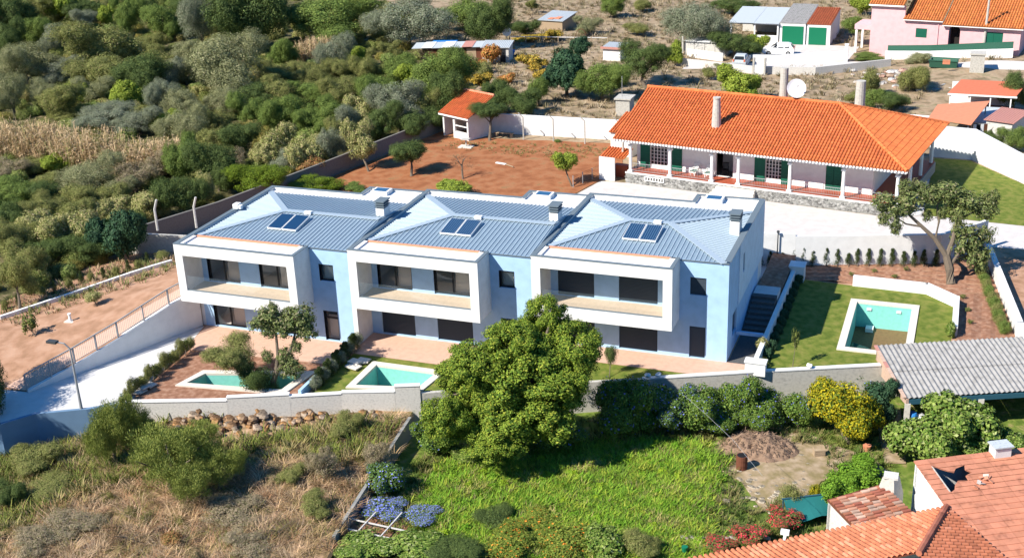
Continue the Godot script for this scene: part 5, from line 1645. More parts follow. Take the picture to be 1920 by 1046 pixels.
func build_foreground_buildings() -> void:
	var s := RandomNumberGenerator.new()
	s.seed = 21
	# hipped roof in the corner: the eaves meet at E and run off along e1 and e2
	var base := Color(0.66, 0.23, 0.12)
	var o := thing("near_house", "near house with hipped orange barrel tile roof, bottom right corner", "house", Vector3(47.8, 0, 10.5))
	var e1 := Vector3(-0.81, 0, 0.586)
	var e2 := Vector3(0.586, 0, 0.81)
	var E := Vector3(0, 1.0, 0)
	var V1 := (e2 + Vector3(0, 0.28, 0)).normalized()
	var V2 := (e1 + Vector3(0, 0.28, 0)).normalized()
	var shapes := []
	var mats := []
	for k in 4:
		var f: float = [0.86, 1.0, 1.1, 1.22][k]
		var mb0 := MB.new()
		mb0.col = Color(base.r * f, base.g * f * (1.0 if k != 3 else 1.15), base.b * f * (1.0 if k != 3 else 1.3))
		tile_mesh(mb0, Vector3.ZERO, Vector3.RIGHT, Vector3(0, 0, -1), 0.0, 0.0, 0.44, 0.095)
		shapes.append(mb0.mesh())
	var poly1 := [Vector2(0, 0), Vector2(13.5, 0), Vector2(13.5, 4.2), Vector2(4.2, 4.2)]
	var poly2 := [Vector2(0, 0), Vector2(8, 0), Vector2(8, 6), Vector2(6, 6)]
	var count := 0
	for side in 2:
		var U: Vector3 = e1 if side == 0 else e2
		var V: Vector3 = V1 if side == 0 else V2
		var poly: Array = poly1 if side == 0 else poly2
		var mbb := MB.new()
		mbb.col = Color(0.3, 0.09, 0.05)
		var p3 := []
		for q in poly: p3.append(E + U * q.x + V * q.y)
		var N := V.cross(U).normalized()
		if N.y < 0: N = -N
		mbb.solid(p3, -N * 0.06)
		var roof := part("roof_slope", mbb, M.tile, o)
		var rest := MB.new()
		var u := 0.14
		while u < (13.4 if side == 0 else 7.9):
			var sp := span(poly, u)
			var v := -0.08
			while v < sp.y - 0.05:
				var along := 0.42
				var near: bool = count < 300 and u < (10.5 if side == 0 else 4.5) and v < 2.9
				if near:
					var t := MeshInstance3D.new()
					t.mesh = shapes[s.randi() % 4]
					t.material_override = M.tile
					t.name = "tile" if count == 0 else "tile_%03d" % count
					var Z := -V
					t.transform = Transform3D(Basis(Y_cross(N, Z), N, Z), E + U * u + V * v)
					roof.add_child(t, true)
					count += 1
				else:
					var f := s.randf_range(0.86, 1.16)
					rest.col = Color(base.r * f, base.g * f, base.b * f)
					tile_mesh(rest, E, U, V, u, v, minf(v + 0.44, sp.y + 0.02), 0.095)
				v += along
			u += 0.26
		part("distant_tile", rest, M.tile, roof, "", "stuff")
	var mb := MB.new()
	var hip := (V1 + V2).normalized()
	hip = (e1 + e2 + Vector3(0, 0.28, 0)).normalized()
	ridge_tiles(mb, E + Vector3(0, 0.08, 0), E + hip * 6.2 + Vector3(0, 0.08, 0), 0.15, Color(0.45, 0.16, 0.1), 77)
	part("hip_tile", mb, M.tile, o)
	mb = MB.new()
	for q in [[e1, 13.0], [e2, 7.5]]:
		var d: Vector3 = q[0]
		var inn := (e2 if d == e1 else e1) * 0.35
		mb.solid([inn - Vector3(0, 2.2, 0), d * q[1] + inn - Vector3(0, 2.2, 0), d * q[1] + inn + Vector3(0, 0.98, 0), inn + Vector3(0, 0.98, 0)], inn * 0.5)
	part("wall", mb, M.white, o)
	o = thing("roof_lamp", "small white fitting at the near roof's left eave", "lamp", E + Vector3(47.8, 0, 10.5) + e1 * 8.3 + Vector3(0, 0.1, 0))
	add_box(o, "bracket", Vector3(-0.06, 0, -0.3), Vector3(0.06, 0.1, 0.1), M.plastic_white)
	add_box(o, "body", Vector3(-0.22, 0.08, -0.42), Vector3(0.16, 0.26, -0.18), M.plastic_white)
	# house with the broken roof
	o = thing("broken_roof_house", "house with salmon flat tiled roof that has a ragged hole", "house", Vector3(46.1, 1.6, 7.6))
	var f1 := Vector3(0.87, 0, -0.49)
	var f2 := Vector3(0.5, -0.17, 0.86)
	var hole := PackedVector2Array([Vector2(0.75, 0.5), Vector2(1.02, 0.78), Vector2(1.3, 1.02), Vector2(1.56, 1.12), Vector2(1.75, 0.9), Vector2(2.3, 0.72), Vector2(2.15, 1.05), Vector2(2.38, 1.3), Vector2(1.98, 1.45), Vector2(1.93, 1.8), Vector2(1.42, 1.75), Vector2(1.15, 2.0), Vector2(0.98, 2.3), Vector2(0.72, 2.45), Vector2(0.66, 1.6)])
	var edge_u := func(v: float) -> float: return 0.0 if v < 3.4 else (v - 3.4) * 0.02
	var nrm := f2.cross(f1).normalized()
	var v := 0.0
	var course := 0
	mb = MB.new()
	var roof2 := part("roof_slope", MB.new(), M.tile, o)
	while v < 8.4:
		var u0: float = edge_u.call(v)
		var k := 0
		var strip := MB.new()
		while u0 < 9.0:
			var w := 0.72
			var q := PackedVector2Array([Vector2(u0 + 0.003, v), Vector2(u0 + w - 0.003, v), Vector2(u0 + w - 0.003, v + 0.36), Vector2(u0 + 0.003, v + 0.36)])
			var fcol := s.randf_range(0.9, 1.08)
			strip.col = Color(0.62 * fcol, 0.26 * fcol, 0.16 * fcol)
			for piece in Geometry2D.clip_polygons(q, hole):
				var t := Geometry2D.triangulate_polygon(piece)
				for i in range(0, t.size(), 3):
					var P := []
					for j in 3:
						var c: Vector2 = piece[t[i + j]]
						P.append(f1 * c.x + f2 * c.y + nrm * (0.025 * (c.y - v) / 0.36 + 0.004 * (k % 2)))
					if (P[1] - P[0]).cross(P[2] - P[0]).dot(nrm) < 0: strip.tri(P[0], P[2], P[1])
					else: strip.tri(P[0], P[1], P[2])
					var a2: Vector3 = P[0] - nrm * 0.05
					strip.tri(a2, P[1] - nrm * 0.05, P[2] - nrm * 0.05)
			if course > 7 or course < 1: strip.quad(f1 * u0 + f2 * (v + 0.36), f1 * (u0 + w) + f2 * (v + 0.36), f1 * (u0 + w) + f2 * (v + 0.36) + nrm * 0.025, f1 * u0 + f2 * (v + 0.36) + nrm * 0.025)
			u0 += w
			k += 1
		part("tile_course", strip, M.tile, roof2)
		v += 0.36
		course += 1
	for i in 9:   # broken tiles lying round the hole
		var c := Vector2(1.7 + s.randf() * 1.3, 1.5 + s.randf() * 0.9)
		mb = MB.new()
		mb.col = Color(0.66, 0.3, 0.19) if i % 3 else Color(0.7, 0.62, 0.56)
		var at := f1 * c.x + f2 * c.y + nrm * 0.07
		mb.box(Vector3(-0.13, 0, -0.09), Vector3(0.13, 0.025, 0.09), Transform3D(Basis.from_euler(Vector3(0.3, i * 1.3, 0.25)), at))
		part("broken_tile", mb, M.tile, o)
	mb = MB.new()
	mb.solid([f1 * 0.66 + f2 * 0.55 + nrm * 0.03, f1 * 0.71 + f2 * 0.6 + nrm * 0.03, f1 * 0.72 + f2 * 2.4 + nrm * 0.03, f1 * 0.66 + f2 * 2.4 + nrm * 0.03], -nrm * 0.25)
	part("torn_lining", mb, M.concrete, o)
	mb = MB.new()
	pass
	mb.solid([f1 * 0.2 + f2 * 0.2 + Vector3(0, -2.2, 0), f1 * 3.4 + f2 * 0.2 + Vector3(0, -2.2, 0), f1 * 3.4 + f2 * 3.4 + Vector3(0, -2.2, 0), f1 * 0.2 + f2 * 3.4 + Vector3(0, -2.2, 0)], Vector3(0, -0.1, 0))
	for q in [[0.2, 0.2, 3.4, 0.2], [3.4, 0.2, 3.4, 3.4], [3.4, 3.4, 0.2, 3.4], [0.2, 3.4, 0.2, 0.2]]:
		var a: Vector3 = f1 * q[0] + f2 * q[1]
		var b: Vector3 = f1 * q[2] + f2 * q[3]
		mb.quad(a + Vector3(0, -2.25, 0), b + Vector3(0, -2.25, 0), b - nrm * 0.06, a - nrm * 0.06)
	part("attic", mb, M.painted_dark, o)  # painted near-black so the sunlit inside of the hole stays dark
	mb = MB.new()
	var f2h := Vector3(0.5, 0, 0.86)
	mb.solid([f1 * 0.12 - nrm * 0.06, f1 * 0.12 + f2 * 5.0 - nrm * 0.06, f1 * 0.12 + f2 * 5.0 + Vector3(0, -2.5, 0), f1 * 0.12 + Vector3(0, -3.6, 0)], f1 * 0.2)
	mb.solid([f1 * 0.12 + f2h * 0.05 - nrm * 0.06, f1 * 9.0 + f2h * 0.05 - nrm * 0.06, f1 * 9.0 + f2h * 0.05 + Vector3(0, -3.6, 0), f1 * 0.12 + f2h * 0.05 + Vector3(0, -3.6, 0)], f2h * 0.2)
	part("wall", mb, M.white, o)
	mb = MB.new()
	var cc := f1 * 4.4 + f2 * 0.25
	mb.box(Vector3(-0.42, -0.1, -0.3), Vector3(0.42, 0.42, 0.3), Transform3D(Basis(f1, Vector3.UP, Vector3(0.49, 0, 0.87)), cc))
	var chm := part("chimney", mb, M.white, o)
	mb = MB.new()
	mb.box(Vector3(-0.5, 0.5, -0.38), Vector3(0.5, 0.57, 0.38), Transform3D(Basis(f1, Vector3.UP, Vector3(0.49, 0, 0.87)), cc))
	for q in [-0.4, 0.3]: mb.box(Vector3(q, 0.42, -0.28), Vector3(q + 0.1, 0.5, 0.28), Transform3D(Basis(f1, Vector3.UP, Vector3(0.49, 0, 0.87)), cc))
	part("chimney_cap", mb, M.zinc, chm)
	# patch of old loose tiles
	o = thing("old_tile_roof", "little lean-to of worn mixed tiles below the white gable", "roof", Vector3(44.05, 0.15, 12.35))
	var ud := Vector3(-0.586, 0, -0.81)
	var vd := Vector3(0.81, 0.1, -0.586).normalized()
	for i in 11:
		for j in 7:
			mb = MB.new()
			var f := s.randf_range(0.8, 1.2)
			mb.col = [Color(0.5, 0.2, 0.12), Color(0.62, 0.42, 0.32), Color(0.42, 0.15, 0.1), Color(0.58, 0.3, 0.2)][s.randi() % 4] * f
			mb.col.a = 1
			tile_mesh(mb, Vector3(0, s.randf() * 0.03, 0), ud, vd, 0.14 + i * 0.25, j * 0.42 + s.randf() * 0.05, j * 0.42 + 0.45, 0.1)
			part("tile", mb, M.tile, o)
	mb = MB.new()
	mb.solid([Vector3(0, -0.03, 0), vd * 3.0, vd * 3.0 + ud * 2.9, ud * 2.9], Vector3(0, -0.1, 0))
	part("deck", mb, M.rust, o)
	mb = MB.new()
	mb.solid([ud * 0.1 + Vector3(0, -0.1, 0), ud * 2.8 + Vector3(0, -0.1, 0), ud * 2.8 + Vector3(0, -2.1, 0), ud * 0.1 + Vector3(0, -2.1, 0)], vd * 0.2)
	mb.solid([ud * 2.75 + Vector3(0, -0.12, 0), ud * 2.75 + vd * 2.9 + Vector3(0, -0.12, 0), ud * 2.75 + vd * 2.9 + Vector3(0, -2.4, 0), ud * 2.75 + Vector3(0, -2.1, 0)], -ud * 0.2)
	part("wall", mb, M.old_plaster, o)
	o = thing("stone_chimney", "squat tapering stone chimney beside the worn tile patch", "chimney", Vector3(45.16, -0.20, 8.48))
	mb = MB.new()
	mb.tube([Vector3(0, -1.6, 0), Vector3(0, 0.3, 0), Vector3(0, 1.25, 0)], [0.75, 0.68, 0.42], 4)
	var cst := part("stack", mb, M.concrete, o)
	cst.rotation.y = 0.4
	add_box(o, "cap", Vector3(-0.34, 1.25, -0.3), Vector3(0.34, 1.36, 0.3), M.old_plaster)
	# tile end row at the very bottom left of the garden
	o = thing("tile_edge", "short row of old roof tiles poking in at the bottom edge, left of centre", "roof", Vector3(19.65, -1.20, 20.36))
	for i in 8:
		for j in 4:
			mb = MB.new()
			mb.col = [Color(0.55, 0.22, 0.13), Color(0.62, 0.4, 0.3), Color(0.4, 0.14, 0.09)][s.randi() % 3]
			tile_mesh(mb, Vector3.ZERO, Vector3(0.98, 0, -0.1), Vector3(-0.1, 0.18, 0.97).normalized(), i * 0.3, j * 0.42, j * 0.42 + 0.45, 0.12)
			part("tile", mb, M.tile, o)
	mb = MB.new()
	mb.box(Vector3(-0.2, -1.2, 0.15), Vector3(2.4, -0.03, 0.4))
	part("wall", mb, M.old_plaster, o)
	# carport
	o = thing("carport", "open carport under a big weathered corrugated roof, right side", "carport", Vector3(43.15, 0, -6.7))
	var U := Vector3(0.915, 0, -0.402)
	var Vd := Vector3(2.1, -0.5, 5.4)
	var vl := Vd.length()
	var Vn := Vd / vl
	mb = MB.new()
	var nn := Vn.cross(U).normalized()
	if nn.y < 0: nn = -nn
	for sheetrow in 2:
		var va := vl * 0.5 * sheetrow
		var vb := vl * 0.5 * (sheetrow + 1) + (0.12 if sheetrow == 0 else 0.0)
		var lift := 0.03 if sheetrow == 0 else 0.0
		for q in 12:
			mb = MB.new()
			var ua := q * 0.88
			for k in 24:
				var a := ua + k * 0.0367
				var b := ua + (k + 1) * 0.0367
				var ya := cos(a * TAU / 0.2935) * 0.036 + lift + 0.006 * (q % 2)
				var yb := cos(b * TAU / 0.2935) * 0.036 + lift + 0.006 * (q % 2)
				var O := Vector3(0, 0.92, 0)
				mb.quad(O + U * a + Vn * vb + nn * ya, O + U * b + Vn * vb + nn * yb, O + U * b + Vn * va + nn * yb, O + U * a + Vn * va + nn * ya)
			part("roof_sheet", mb, M.fibre, o)
	mb = MB.new()
	var O3 := Vector3(0, 0.86, 0)
	mb.solid([O3, O3 + Vd, O3 + Vd + Vector3(0, -0.35, 0), O3 + Vector3(0, -1.5, 0)], U * 0.16)
	mb.solid([O3 + Vector3(0, -0.06, 0), O3 + U * 10 + Vector3(0, -0.06, 0), O3 + U * 10 + Vector3(0, -2.8, 0), O3 + Vector3(0, -2.8, 0)], Vn * 0.16)
	part("end_wall", mb, M.salmon_plaster, o)
	for k in 9:
		mb = MB.new()
		var c0 := O3 + Vd * (k / 9.0) - U * 0.08
		mb.bar(c0 + Vector3(0, 0.08, 0), c0 + Vd / 9.3 + Vector3(0, 0.08, 0), 0.2, 0.07)
		part("verge_tile", mb, M.salmon_plaster if k % 3 else M.sheet_rose, o)
	mb = MB.new()
	var c1 := O3 + Vd * 0.985
	mb.bar(c1 + U * 0.1 + Vector3(0, -0.22, 0), c1 + U * 10 + Vector3(0, -0.22, 0), 0.16, 0.3)
	part("front_beam", mb, M.teal_beam, o)
	for k in 3:
		mb = MB.new()
		var c2 := c1 + U * (0.15 + k * 4.2)
		mb.box(c2 + Vector3(-0.16, -2.9, -0.16), c2 + Vector3(0.16, -0.3, 0.16))
		part("post", mb, M.concrete, o)
	var cl := ["light blue plastic drum under the carport's front corner", "white sack under the carport beside the blue drum", "green bin under the carport corner"]
	for k in 3:
		var d := thing(["drum", "sack", "bin"][k], cl[k], ["drum", "sack", "bin"][k], Vector3(43.15, -1.9, -6.7) + Vd * Vector3(1, 0, 1) * 0.96 + U * (0.55 + 0.5 * k) + Vector3(0, 0.9 if k == 0 else 0.75, 0.1))
		mb = MB.new()
		if k == 1: mb.blob(Vector3(0, 0.2, 0), Vector3(0.36, 0.24, 0.3), 5)
		else: mb.tube([Vector3(0, -0.9, 0), Vector3(0, 0.3, 0), Vector3(0, 0.42, 0)], [0.24, 0.26, 0.2], 12)
		part("body", mb, [M.blue_paint, M.plastic_white, M.garage_green][k], d)

func Y_cross(n: Vector3, z: Vector3) -> Vector3:
	return n.cross(z).normalized()

func build_small_things() -> void:
	var s := RandomNumberGenerator.new()
	s.seed = 8
	var mb: MB
	var o: Node3D
	# street lamp at the drive
	o = thing("street_lamp", "grey street lamp with arm at the foot of the drive", "street lamp", Vector3(0.01, 0.00, 12.65))
	mb = MB.new()
	mb.tube([Vector3.ZERO, Vector3(0, 1.1, 0), Vector3(0, 4.0, 0)], [0.1, 0.075, 0.05], 8)
	part("pole", mb, M.steel, o)
	mb = MB.new()
	mb.tube([Vector3(0, 4.0, 0), Vector3(-0.25, 4.35, 0.1), Vector3(-0.75, 4.45, 0.25)], [0.05, 0.045, 0.04], 6)
	part("arm", mb, M.steel, o)
	mb = MB.new()
	mb.box(Vector3(-1.25, 4.38, 0.1), Vector3(-0.6, 4.52, 0.42))
	part("lamp_head", mb, M.dark_metal, o)
	o = thing("garden_lamp", "slim dark lamp post before the small cypresses by the right house", "lamp", Vector3(35.05, 0.00, -20.20))
	mb = MB.new()
	mb.cyl(Vector3.ZERO, Vector3(0, 2.6, 0), 0.05, 0.04, 8)
	part("pole", mb, M.dark_metal, o)
	mb = MB.new()
	mb.cyl(Vector3(0, 2.6, 0), Vector3(0, 2.75, 0), 0.12, 0.09, 8)
	part("lamp_head", mb, M.dark_metal, o)
	# bent concrete fence posts
	var spots := [Vector3(-10.67, 2.10, -10.39), Vector3(-8.02, 2.10, -11.69)]
	var labels := ["bent concrete fence post on the grey wall, left of two", "bent concrete fence post on the grey wall, right of two"]
	for i in 2:
		o = thing("fence_post", labels[i], "post", spots[i], 0.0, "bent posts on the grey wall")
		mb = MB.new()
		mb.tube([Vector3(0, 0, 0), Vector3(0, 1.7, 0), Vector3(0.3, 2.5, 0)], [0.1, 0.09, 0.08], 6)
		part("shaft", mb, M.old_plaster, o)
	var px := [[0, "first"], [1, "second"], [2, "third"], [3, "last"]]
	var at := [Vector3(5.77, 0.00, -47.59), Vector3(8.92, 0.00, -47.52), Vector3(12.16, 0.00, -47.48), Vector3(15.44, 0.00, -47.84)]
	for i in 4:
		o = thing("fence_post", "leaning topped fence post before the yard's white wall, %s from the left" % px[i][1], "post", at[i], 0.0, "posts along the white yard wall")
		mb = MB.new()
		mb.tube([Vector3.ZERO, Vector3(0, 2.3, 0), Vector3(-0.45, 2.75, 0.1)], [0.07, 0.06, 0.05], 6)
		part("shaft", mb, M.concrete, o)
	# wire fence on the yard's right side
	o = thing("wire_fence", "rusty wire mesh fence at the yard's right corner", "fence", Vector3.ZERO)
	var fa: Vector3 = Vector3(15.22, 0.00, -34.16)
	var fb: Vector3 = Vector3(16.65, 0.00, -37.97)
	for k in 4:
		mb = MB.new()
		var q := fa.lerp(fb, k / 3.0)
		mb.box(q + Vector3(-0.03, 0, -0.03), q + Vector3(0.03, 1.1, 0.03))
		part("post", mb, M.steel, o)
	mb = MB.new()
	for k in 7: mb.bar(fa + Vector3(0, 0.15 + k * 0.15, 0), fb + Vector3(0, 0.15 + k * 0.15, 0), 0.012)
	for k in 24: mb.bar(fa.lerp(fb, k / 24.0) + Vector3(0, 0.1, 0), fa.lerp(fb, k / 24.0) + Vector3(0, 1.08, 0), 0.012)
	part("mesh", mb, M.rust, o, "", "stuff")
	o = thing("plank", "pale broken plank lying on the orange yard soil", "plank", Vector3(6.95, 0.12, -38.96), -0.25)
	add_box(o, "board", Vector3(-0.9, 0, -0.12), Vector3(0.2, 0.08, 0.12), M.plastic_white)
	mb = MB.new()
	mb.bar(Vector3(0.1, 0.04, 0), Vector3(1.3, 0.04, 0.35), 0.07)
	part("stick", mb, M.wood, o)
	o = thing("stone_table", "small stone table on a slab in front of the pavilion", "table", Vector3(1.17, 0.02, -43.77))
	add_box(o, "slab", Vector3(-0.7, 0, -0.5), Vector3(0.7, 0.1, 0.5), M.coping)
	add_box(o, "table_top", Vector3(-0.4, 0.8, -0.35), Vector3(0.4, 0.86, 0.35), M.concrete)
	add_box(o, "leg", Vector3(-0.06, 0.1, -0.06), Vector3(0.06, 0.8, 0.06), M.concrete)
	o = thing("bench", "low bench and planks at the foot of the yard's white wall", "bench", Vector3(3.50, 0.05, -48.09))
	add_box(o, "seat", Vector3(-1.0, 0.35, -0.2), Vector3(1.0, 0.42, 0.2), M.wood)
	for x in [-0.8, 0.8]: add_box(o, "leg", Vector3(x - 0.08, 0, -0.18), Vector3(x + 0.08, 0.35, 0.18), M.wood)
	o = thing("stand_pipe", "little white stand pipe on the bare soil left of the ramp", "pipe", Vector3(-7.52, 1.06, 4.02))
	mb = MB.new()
	mb.cyl(Vector3.ZERO, Vector3(0, 0.5, 0), 0.1, 0.08, 8)
	mb.cyl(Vector3(0, 0.5, 0), Vector3(0, 0.58, 0), 0.12, 0.12, 8)
	part("pipe", mb, M.plastic_white, o)
	add_box(o, "slab", Vector3(-0.35, -0.05, -0.25), Vector3(0.35, 0.05, 0.25), M.coping)
	# vineyard clutter
	o = thing("wheelbarrow", "blue wheelbarrow left beside the cream shed", "wheelbarrow", Vector3(-8.94, 0.00, -83.46), 0.4)
	mb = MB.new()
	mb.solid([Vector3(-0.5, 0.9, 0.45), Vector3(0.6, 0.95, 0.45), Vector3(0.35, 0.45, 0.3), Vector3(-0.35, 0.45, 0.3)], Vector3(0, 0, -0.05))
	mb.solid([Vector3(-0.5, 0.9, -0.45), Vector3(0.6, 0.95, -0.45), Vector3(0.35, 0.45, -0.3), Vector3(-0.35, 0.45, -0.3)], Vector3(0, 0, 0.05))
	mb.box(Vector3(-0.4, 0.42, -0.35), Vector3(0.4, 0.9, 0.35))
	part("tray", mb, M.blue_paint, o)
	mb = MB.new()
	mb.cyl(Vector3(0.75, 0.22, -0.06), Vector3(0.75, 0.22, 0.06), 0.22, 0.22, 12)
	part("wheel", mb, M.rubber, o)
	for z in [-0.28, 0.28]:
		mb = MB.new()
		mb.bar(Vector3(0.75, 0.22, z * 0.3), Vector3(-1.1, 0.75, z), 0.05)
		part("handle", mb, M.dark_metal, o)
		add_box(o, "leg", Vector3(-0.4, 0, z - 0.03), Vector3(-0.34, 0.45, z + 0.03), M.dark_metal)
	o = thing("arch_frame", "thin rusty hoop frame behind the vine rows", "frame", Vector3(-2.39, 0.00, -92.69))
	mb = MB.new()
	var hoop := []
	for k in 11: hoop.append(Vector3(cos(PI * k / 10) * 0.7, sin(PI * k / 10) * 0.9 + 1.2, 0))
	hoop.push_front(Vector3(0.7, 0, 0)); hoop.append(Vector3(-0.7, 0, 0))
	var rad := []
	for k in hoop.size(): rad.append(0.04)
	mb.tube(hoop, rad, 5)
	part("hoop", mb, M.rust, o)
	o = thing("wire_fence", "long pale rail fence running behind the vine rows", "fence", Vector3.ZERO)
	var ra: Vector3 = Vector3(-12.17, 0.00, -91.73)
	var rb: Vector3 = Vector3(1.22, 0.00, -92.96)
	mb = MB.new()
	mb.bar(ra + Vector3(0, 1.0, 0), rb + Vector3(0, 1.0, 0), 0.1)
	part("rail", mb, M.old_plaster, o)
	for k in 7: add_box(o, "post", ra.lerp(rb, k / 6.0) + Vector3(-0.06, 0, -0.06), ra.lerp(rb, k / 6.0) + Vector3(0.06, 1.1, 0.06), M.wood)
	# rubble heap behind the villa
	o = thing("rubble_heap", "heap of pale pink and white rubble behind the villa", "rubble", Vector3(39.29, 0.00, -80.19))
	for k in 70:
		mb = MB.new()
		mb.col = [Color(0.62, 0.55, 0.5), Color(0.6, 0.38, 0.3), Color(0.7, 0.68, 0.66), Color(0.42, 0.3, 0.22)][s.randi() % 4]
		var rr := s.randf_range(0.25, 0.62)
		var px2 := s.randfn() * 1.9
		var pz := s.randfn() * 2.4
		mb.blob(Vector3(px2, 0.1 + 0.9 * exp(-(px2 * px2 + pz * pz) / 5.0) * s.randf(), pz), Vector3(rr, rr * 0.6, rr), k + 300)
		part("stone", mb, M.rubble, o)
	o = thing("plank_pile", "scattered pale planks right of the rubble heap", "planks", Vector3(43.20, 0.00, -78.35))
	for k in 16:
		mb = MB.new()
		mb.col = [Color(0.6, 0.62, 0.63), Color(0.5, 0.4, 0.3), Color(0.72, 0.72, 0.7)][k % 3]
		var c := Vector3(s.randfn() * 1.2, 0.15 + 0.08 * (k % 4), s.randfn() * 1.6)
		var d := Vector3(0.5 + s.randf(), 0.1 * s.randfn(), -1.2 - s.randf() * 1.2)
		mb.bar(c - d * 0.6, c + d * 0.6, 0.2, 0.05)
		part("plank", mb, M.rubble, o)
	# rock heap along the garden wall: every boulder is a part
	o = thing("rock_heap", "long heap of orange tan boulders at the foot of the stepped wall", "rocks", Vector3(9.5, -1.15, 10.4))
	for k in 260:
		var t := s.randf()
		var wx := lerpf(5.2, 16.6, t)
		var off := absf(s.randfn()) * (1.1 - 0.55 * t) + 0.2
		var wz := lerpf(10.5, 6.4, t) + off
		var hump := (0.75 + 0.45 * sin(wx * 2.1)) * exp(-pow(off / 1.5, 2)) * (1.0 - 0.45 * t)
		mb = MB.new()
		var r := s.randf_range(0.12, 0.34) * (1.1 - 0.4 * t)
		var tone := s.randf_range(0.8, 1.2)
		mb.col = ([Color(0.46, 0.26, 0.115), Color(0.44, 0.3, 0.19), Color(0.36, 0.22, 0.125), Color(0.46, 0.36, 0.27)][s.randi() % 4]) * tone
		mb.col.a = 1
		mb.blob(Vector3(wx - 9.5, s.randf() * hump + 0.05, wz - 10.4), Vector3(r * 1.2, r * 0.85, r), k)
		part("boulder", mb, M.rubble, o)
	# slabs between shrubs by the pools
	for q in [[Vector3(1.69, 0.05, 9.31), "stack of white slabs at the lower end of the left shrub row"], [Vector3(12.89, 0.05, 2.63), "white slabs lying by the corner of the middle pool"]]:
		o = thing("paving_slabs", q[1], "slabs", q[0])
		for k in 5:
			var b := add_box(o, "slab", Vector3(-0.4, 0, -0.3), Vector3(0.4, 0.07, 0.3), M.coping)
			b.position = Vector3(s.randf_range(-0.3, 0.3), 0.075 * (k % 3), -0.5 + 0.28 * k)
			b.rotation.y = s.randf_range(-0.4, 0.4)
	# garden clutter on the right foreground
	o = thing("soil_mound", "brown mound of clippings and soil in the garden", "mound", Vector3(37.85, -1.90, 2.57))
	mb = MB.new()
	var fn := FastNoiseLite.new()
	fn.seed = 3
	fn.frequency = 0.9
	for i in 26:
		for j in 26:
			var P := []
			for q in [[0, 0], [1, 0], [1, 1], [0, 1]]:
				var x: float = (i + q[0] - 13) / 13.0
				var z: float = (j + q[1] - 13) / 13.0
				var h := maxf(0, 1 - x * x - z * z)
				P.append(Vector3(x * 2.3, h * (0.8 + 0.45 * fn.get_noise_2d(x * 3, z * 3)) + 0.16 * fn.get_noise_2d(x * 14, z * 14) * minf(1, h * 3) - 0.03, z * 1.7))
			var f := 0.85 + 0.25 * fn.get_noise_2d(i * 2.0, j * 2.0)
			mb.col = Color(0.36 * f, 0.24 * f, 0.165 * f)
			mb.quad(P[3], P[2], P[1], P[0])
	part("soil", mb, M.rubble, o)
	mb = MB.new()
	for k in 420:
		var a := s.randf() * TAU
		var r := sqrt(s.randf()) * 0.95
		var q := Vector3(cos(a) * r * 2.2, (1 - r * r) * 0.85, sin(a) * r * 1.6)
		var d := Vector3(s.randfn(), s.randfn() * 0.35, s.randfn()).normalized() * s.randf_range(0.12, 0.4)
		var f := s.randf_range(0.5, 1.2)
		mb.col = Color(0.3 * f, 0.21 * f, 0.15 * f)
		mb.bar(q, q + d, 0.022)
	part("twig", mb, M.rubble, o, "", "stuff")
	o = thing("barrel", "rusty steel barrel standing before the soil mound", "barrel", Vector3(37.30, -1.90, 5.01))
	mb = MB.new()
	mb.tube([Vector3(0, 0, 0), Vector3(0, 0.3, 0), Vector3(0, 0.32, 0), Vector3(0, 0.6, 0), Vector3(0, 0.62, 0), Vector3(0, 0.88, 0)], [0.3, 0.3, 0.32, 0.3, 0.32, 0.3], 16)
	part("drum", mb, M.rust, o)
	mb = MB.new()
	mb.cyl(Vector3(0, 0.881, 0), Vector3(0, 0.885, 0), 0.26, 0.26, 14)
	part("opening", mb, M.black, o)
	o = thing("crate", "small pale crate lying on the bare ground right of the mound", "crate", Vector3(41.06, -1.88, 2.38), 0.4)
	for k in 4: add_box(o, "slat", Vector3(-0.3, 0.02 + 0.11 * k, 0.18), Vector3(0.3, 0.1 + 0.11 * k, 0.22), M.wood)
	for k in 2: add_box(o, "side", Vector3(-0.3 + k * 0.56, 0.02, -0.2), Vector3(-0.26 + k * 0.56, 0.44, 0.18), M.wood)
	o = thing("cold_frame", "wooden cold frame of pale bars on red soil, by the dividing wall", "frame", Vector3(20.35, -1.85, 16.28), -0.05)
	add_box(o, "soil", Vector3(-1.5, -0.1, -1.4), Vector3(1.9, 0.06, 0.9), M.bed)
	for z in [-0.1, 0.75]: add_box(o, "cross_bar", Vector3(-1.6, 0.3, z), Vector3(2.6, 0.36, z + 0.06), M.old_plaster)
	for x in [-0.1, 1.2]: add_box(o, "bar", Vector3(x, 0.37, -1.4), Vector3(x + 0.06, 0.42, 0.9), M.old_plaster)
	for q in [[-1.6, -1.4], [2.5, -0.1], [-1.6, 0.75]]: add_box(o, "leg", Vector3(q[0], -0.1, q[1]), Vector3(q[0] + 0.07, 0.3, q[1] + 0.07), M.old_plaster)
	o = thing("shade_net", "sagging teal net on a rail beside the red flowers", "net", Vector3(41.45, -1.90, 8.21), 0.5)
	mb = MB.new()
	for i in 10:
		for j in 6:
			var P := []
			for q in [[0, 0], [1, 0], [1, 1], [0, 1]]:
				var u: float = (i + q[0]) / 10.0
				var v: float = (j + q[1]) / 6.0
				P.append(Vector3(-1.5 + 3.0 * u, 1.0 - 0.45 * v - 0.12 * sin(u * 9) * v - 0.2 * sin(v * PI), v * 1.3))
			mb.quad(P[3], P[2], P[1], P[0])
	part("net", mb, M.teal_cloth, o)
	add_box(o, "rail", Vector3(-1.6, 1.0, -0.04), Vector3(1.6, 1.06, 0.03), M.teal_beam)
	for x in [-1.55, 1.5]: add_box(o, "post", Vector3(x, 0, -0.03), Vector3(x + 0.06, 1.0, 0.03), M.teal_beam)
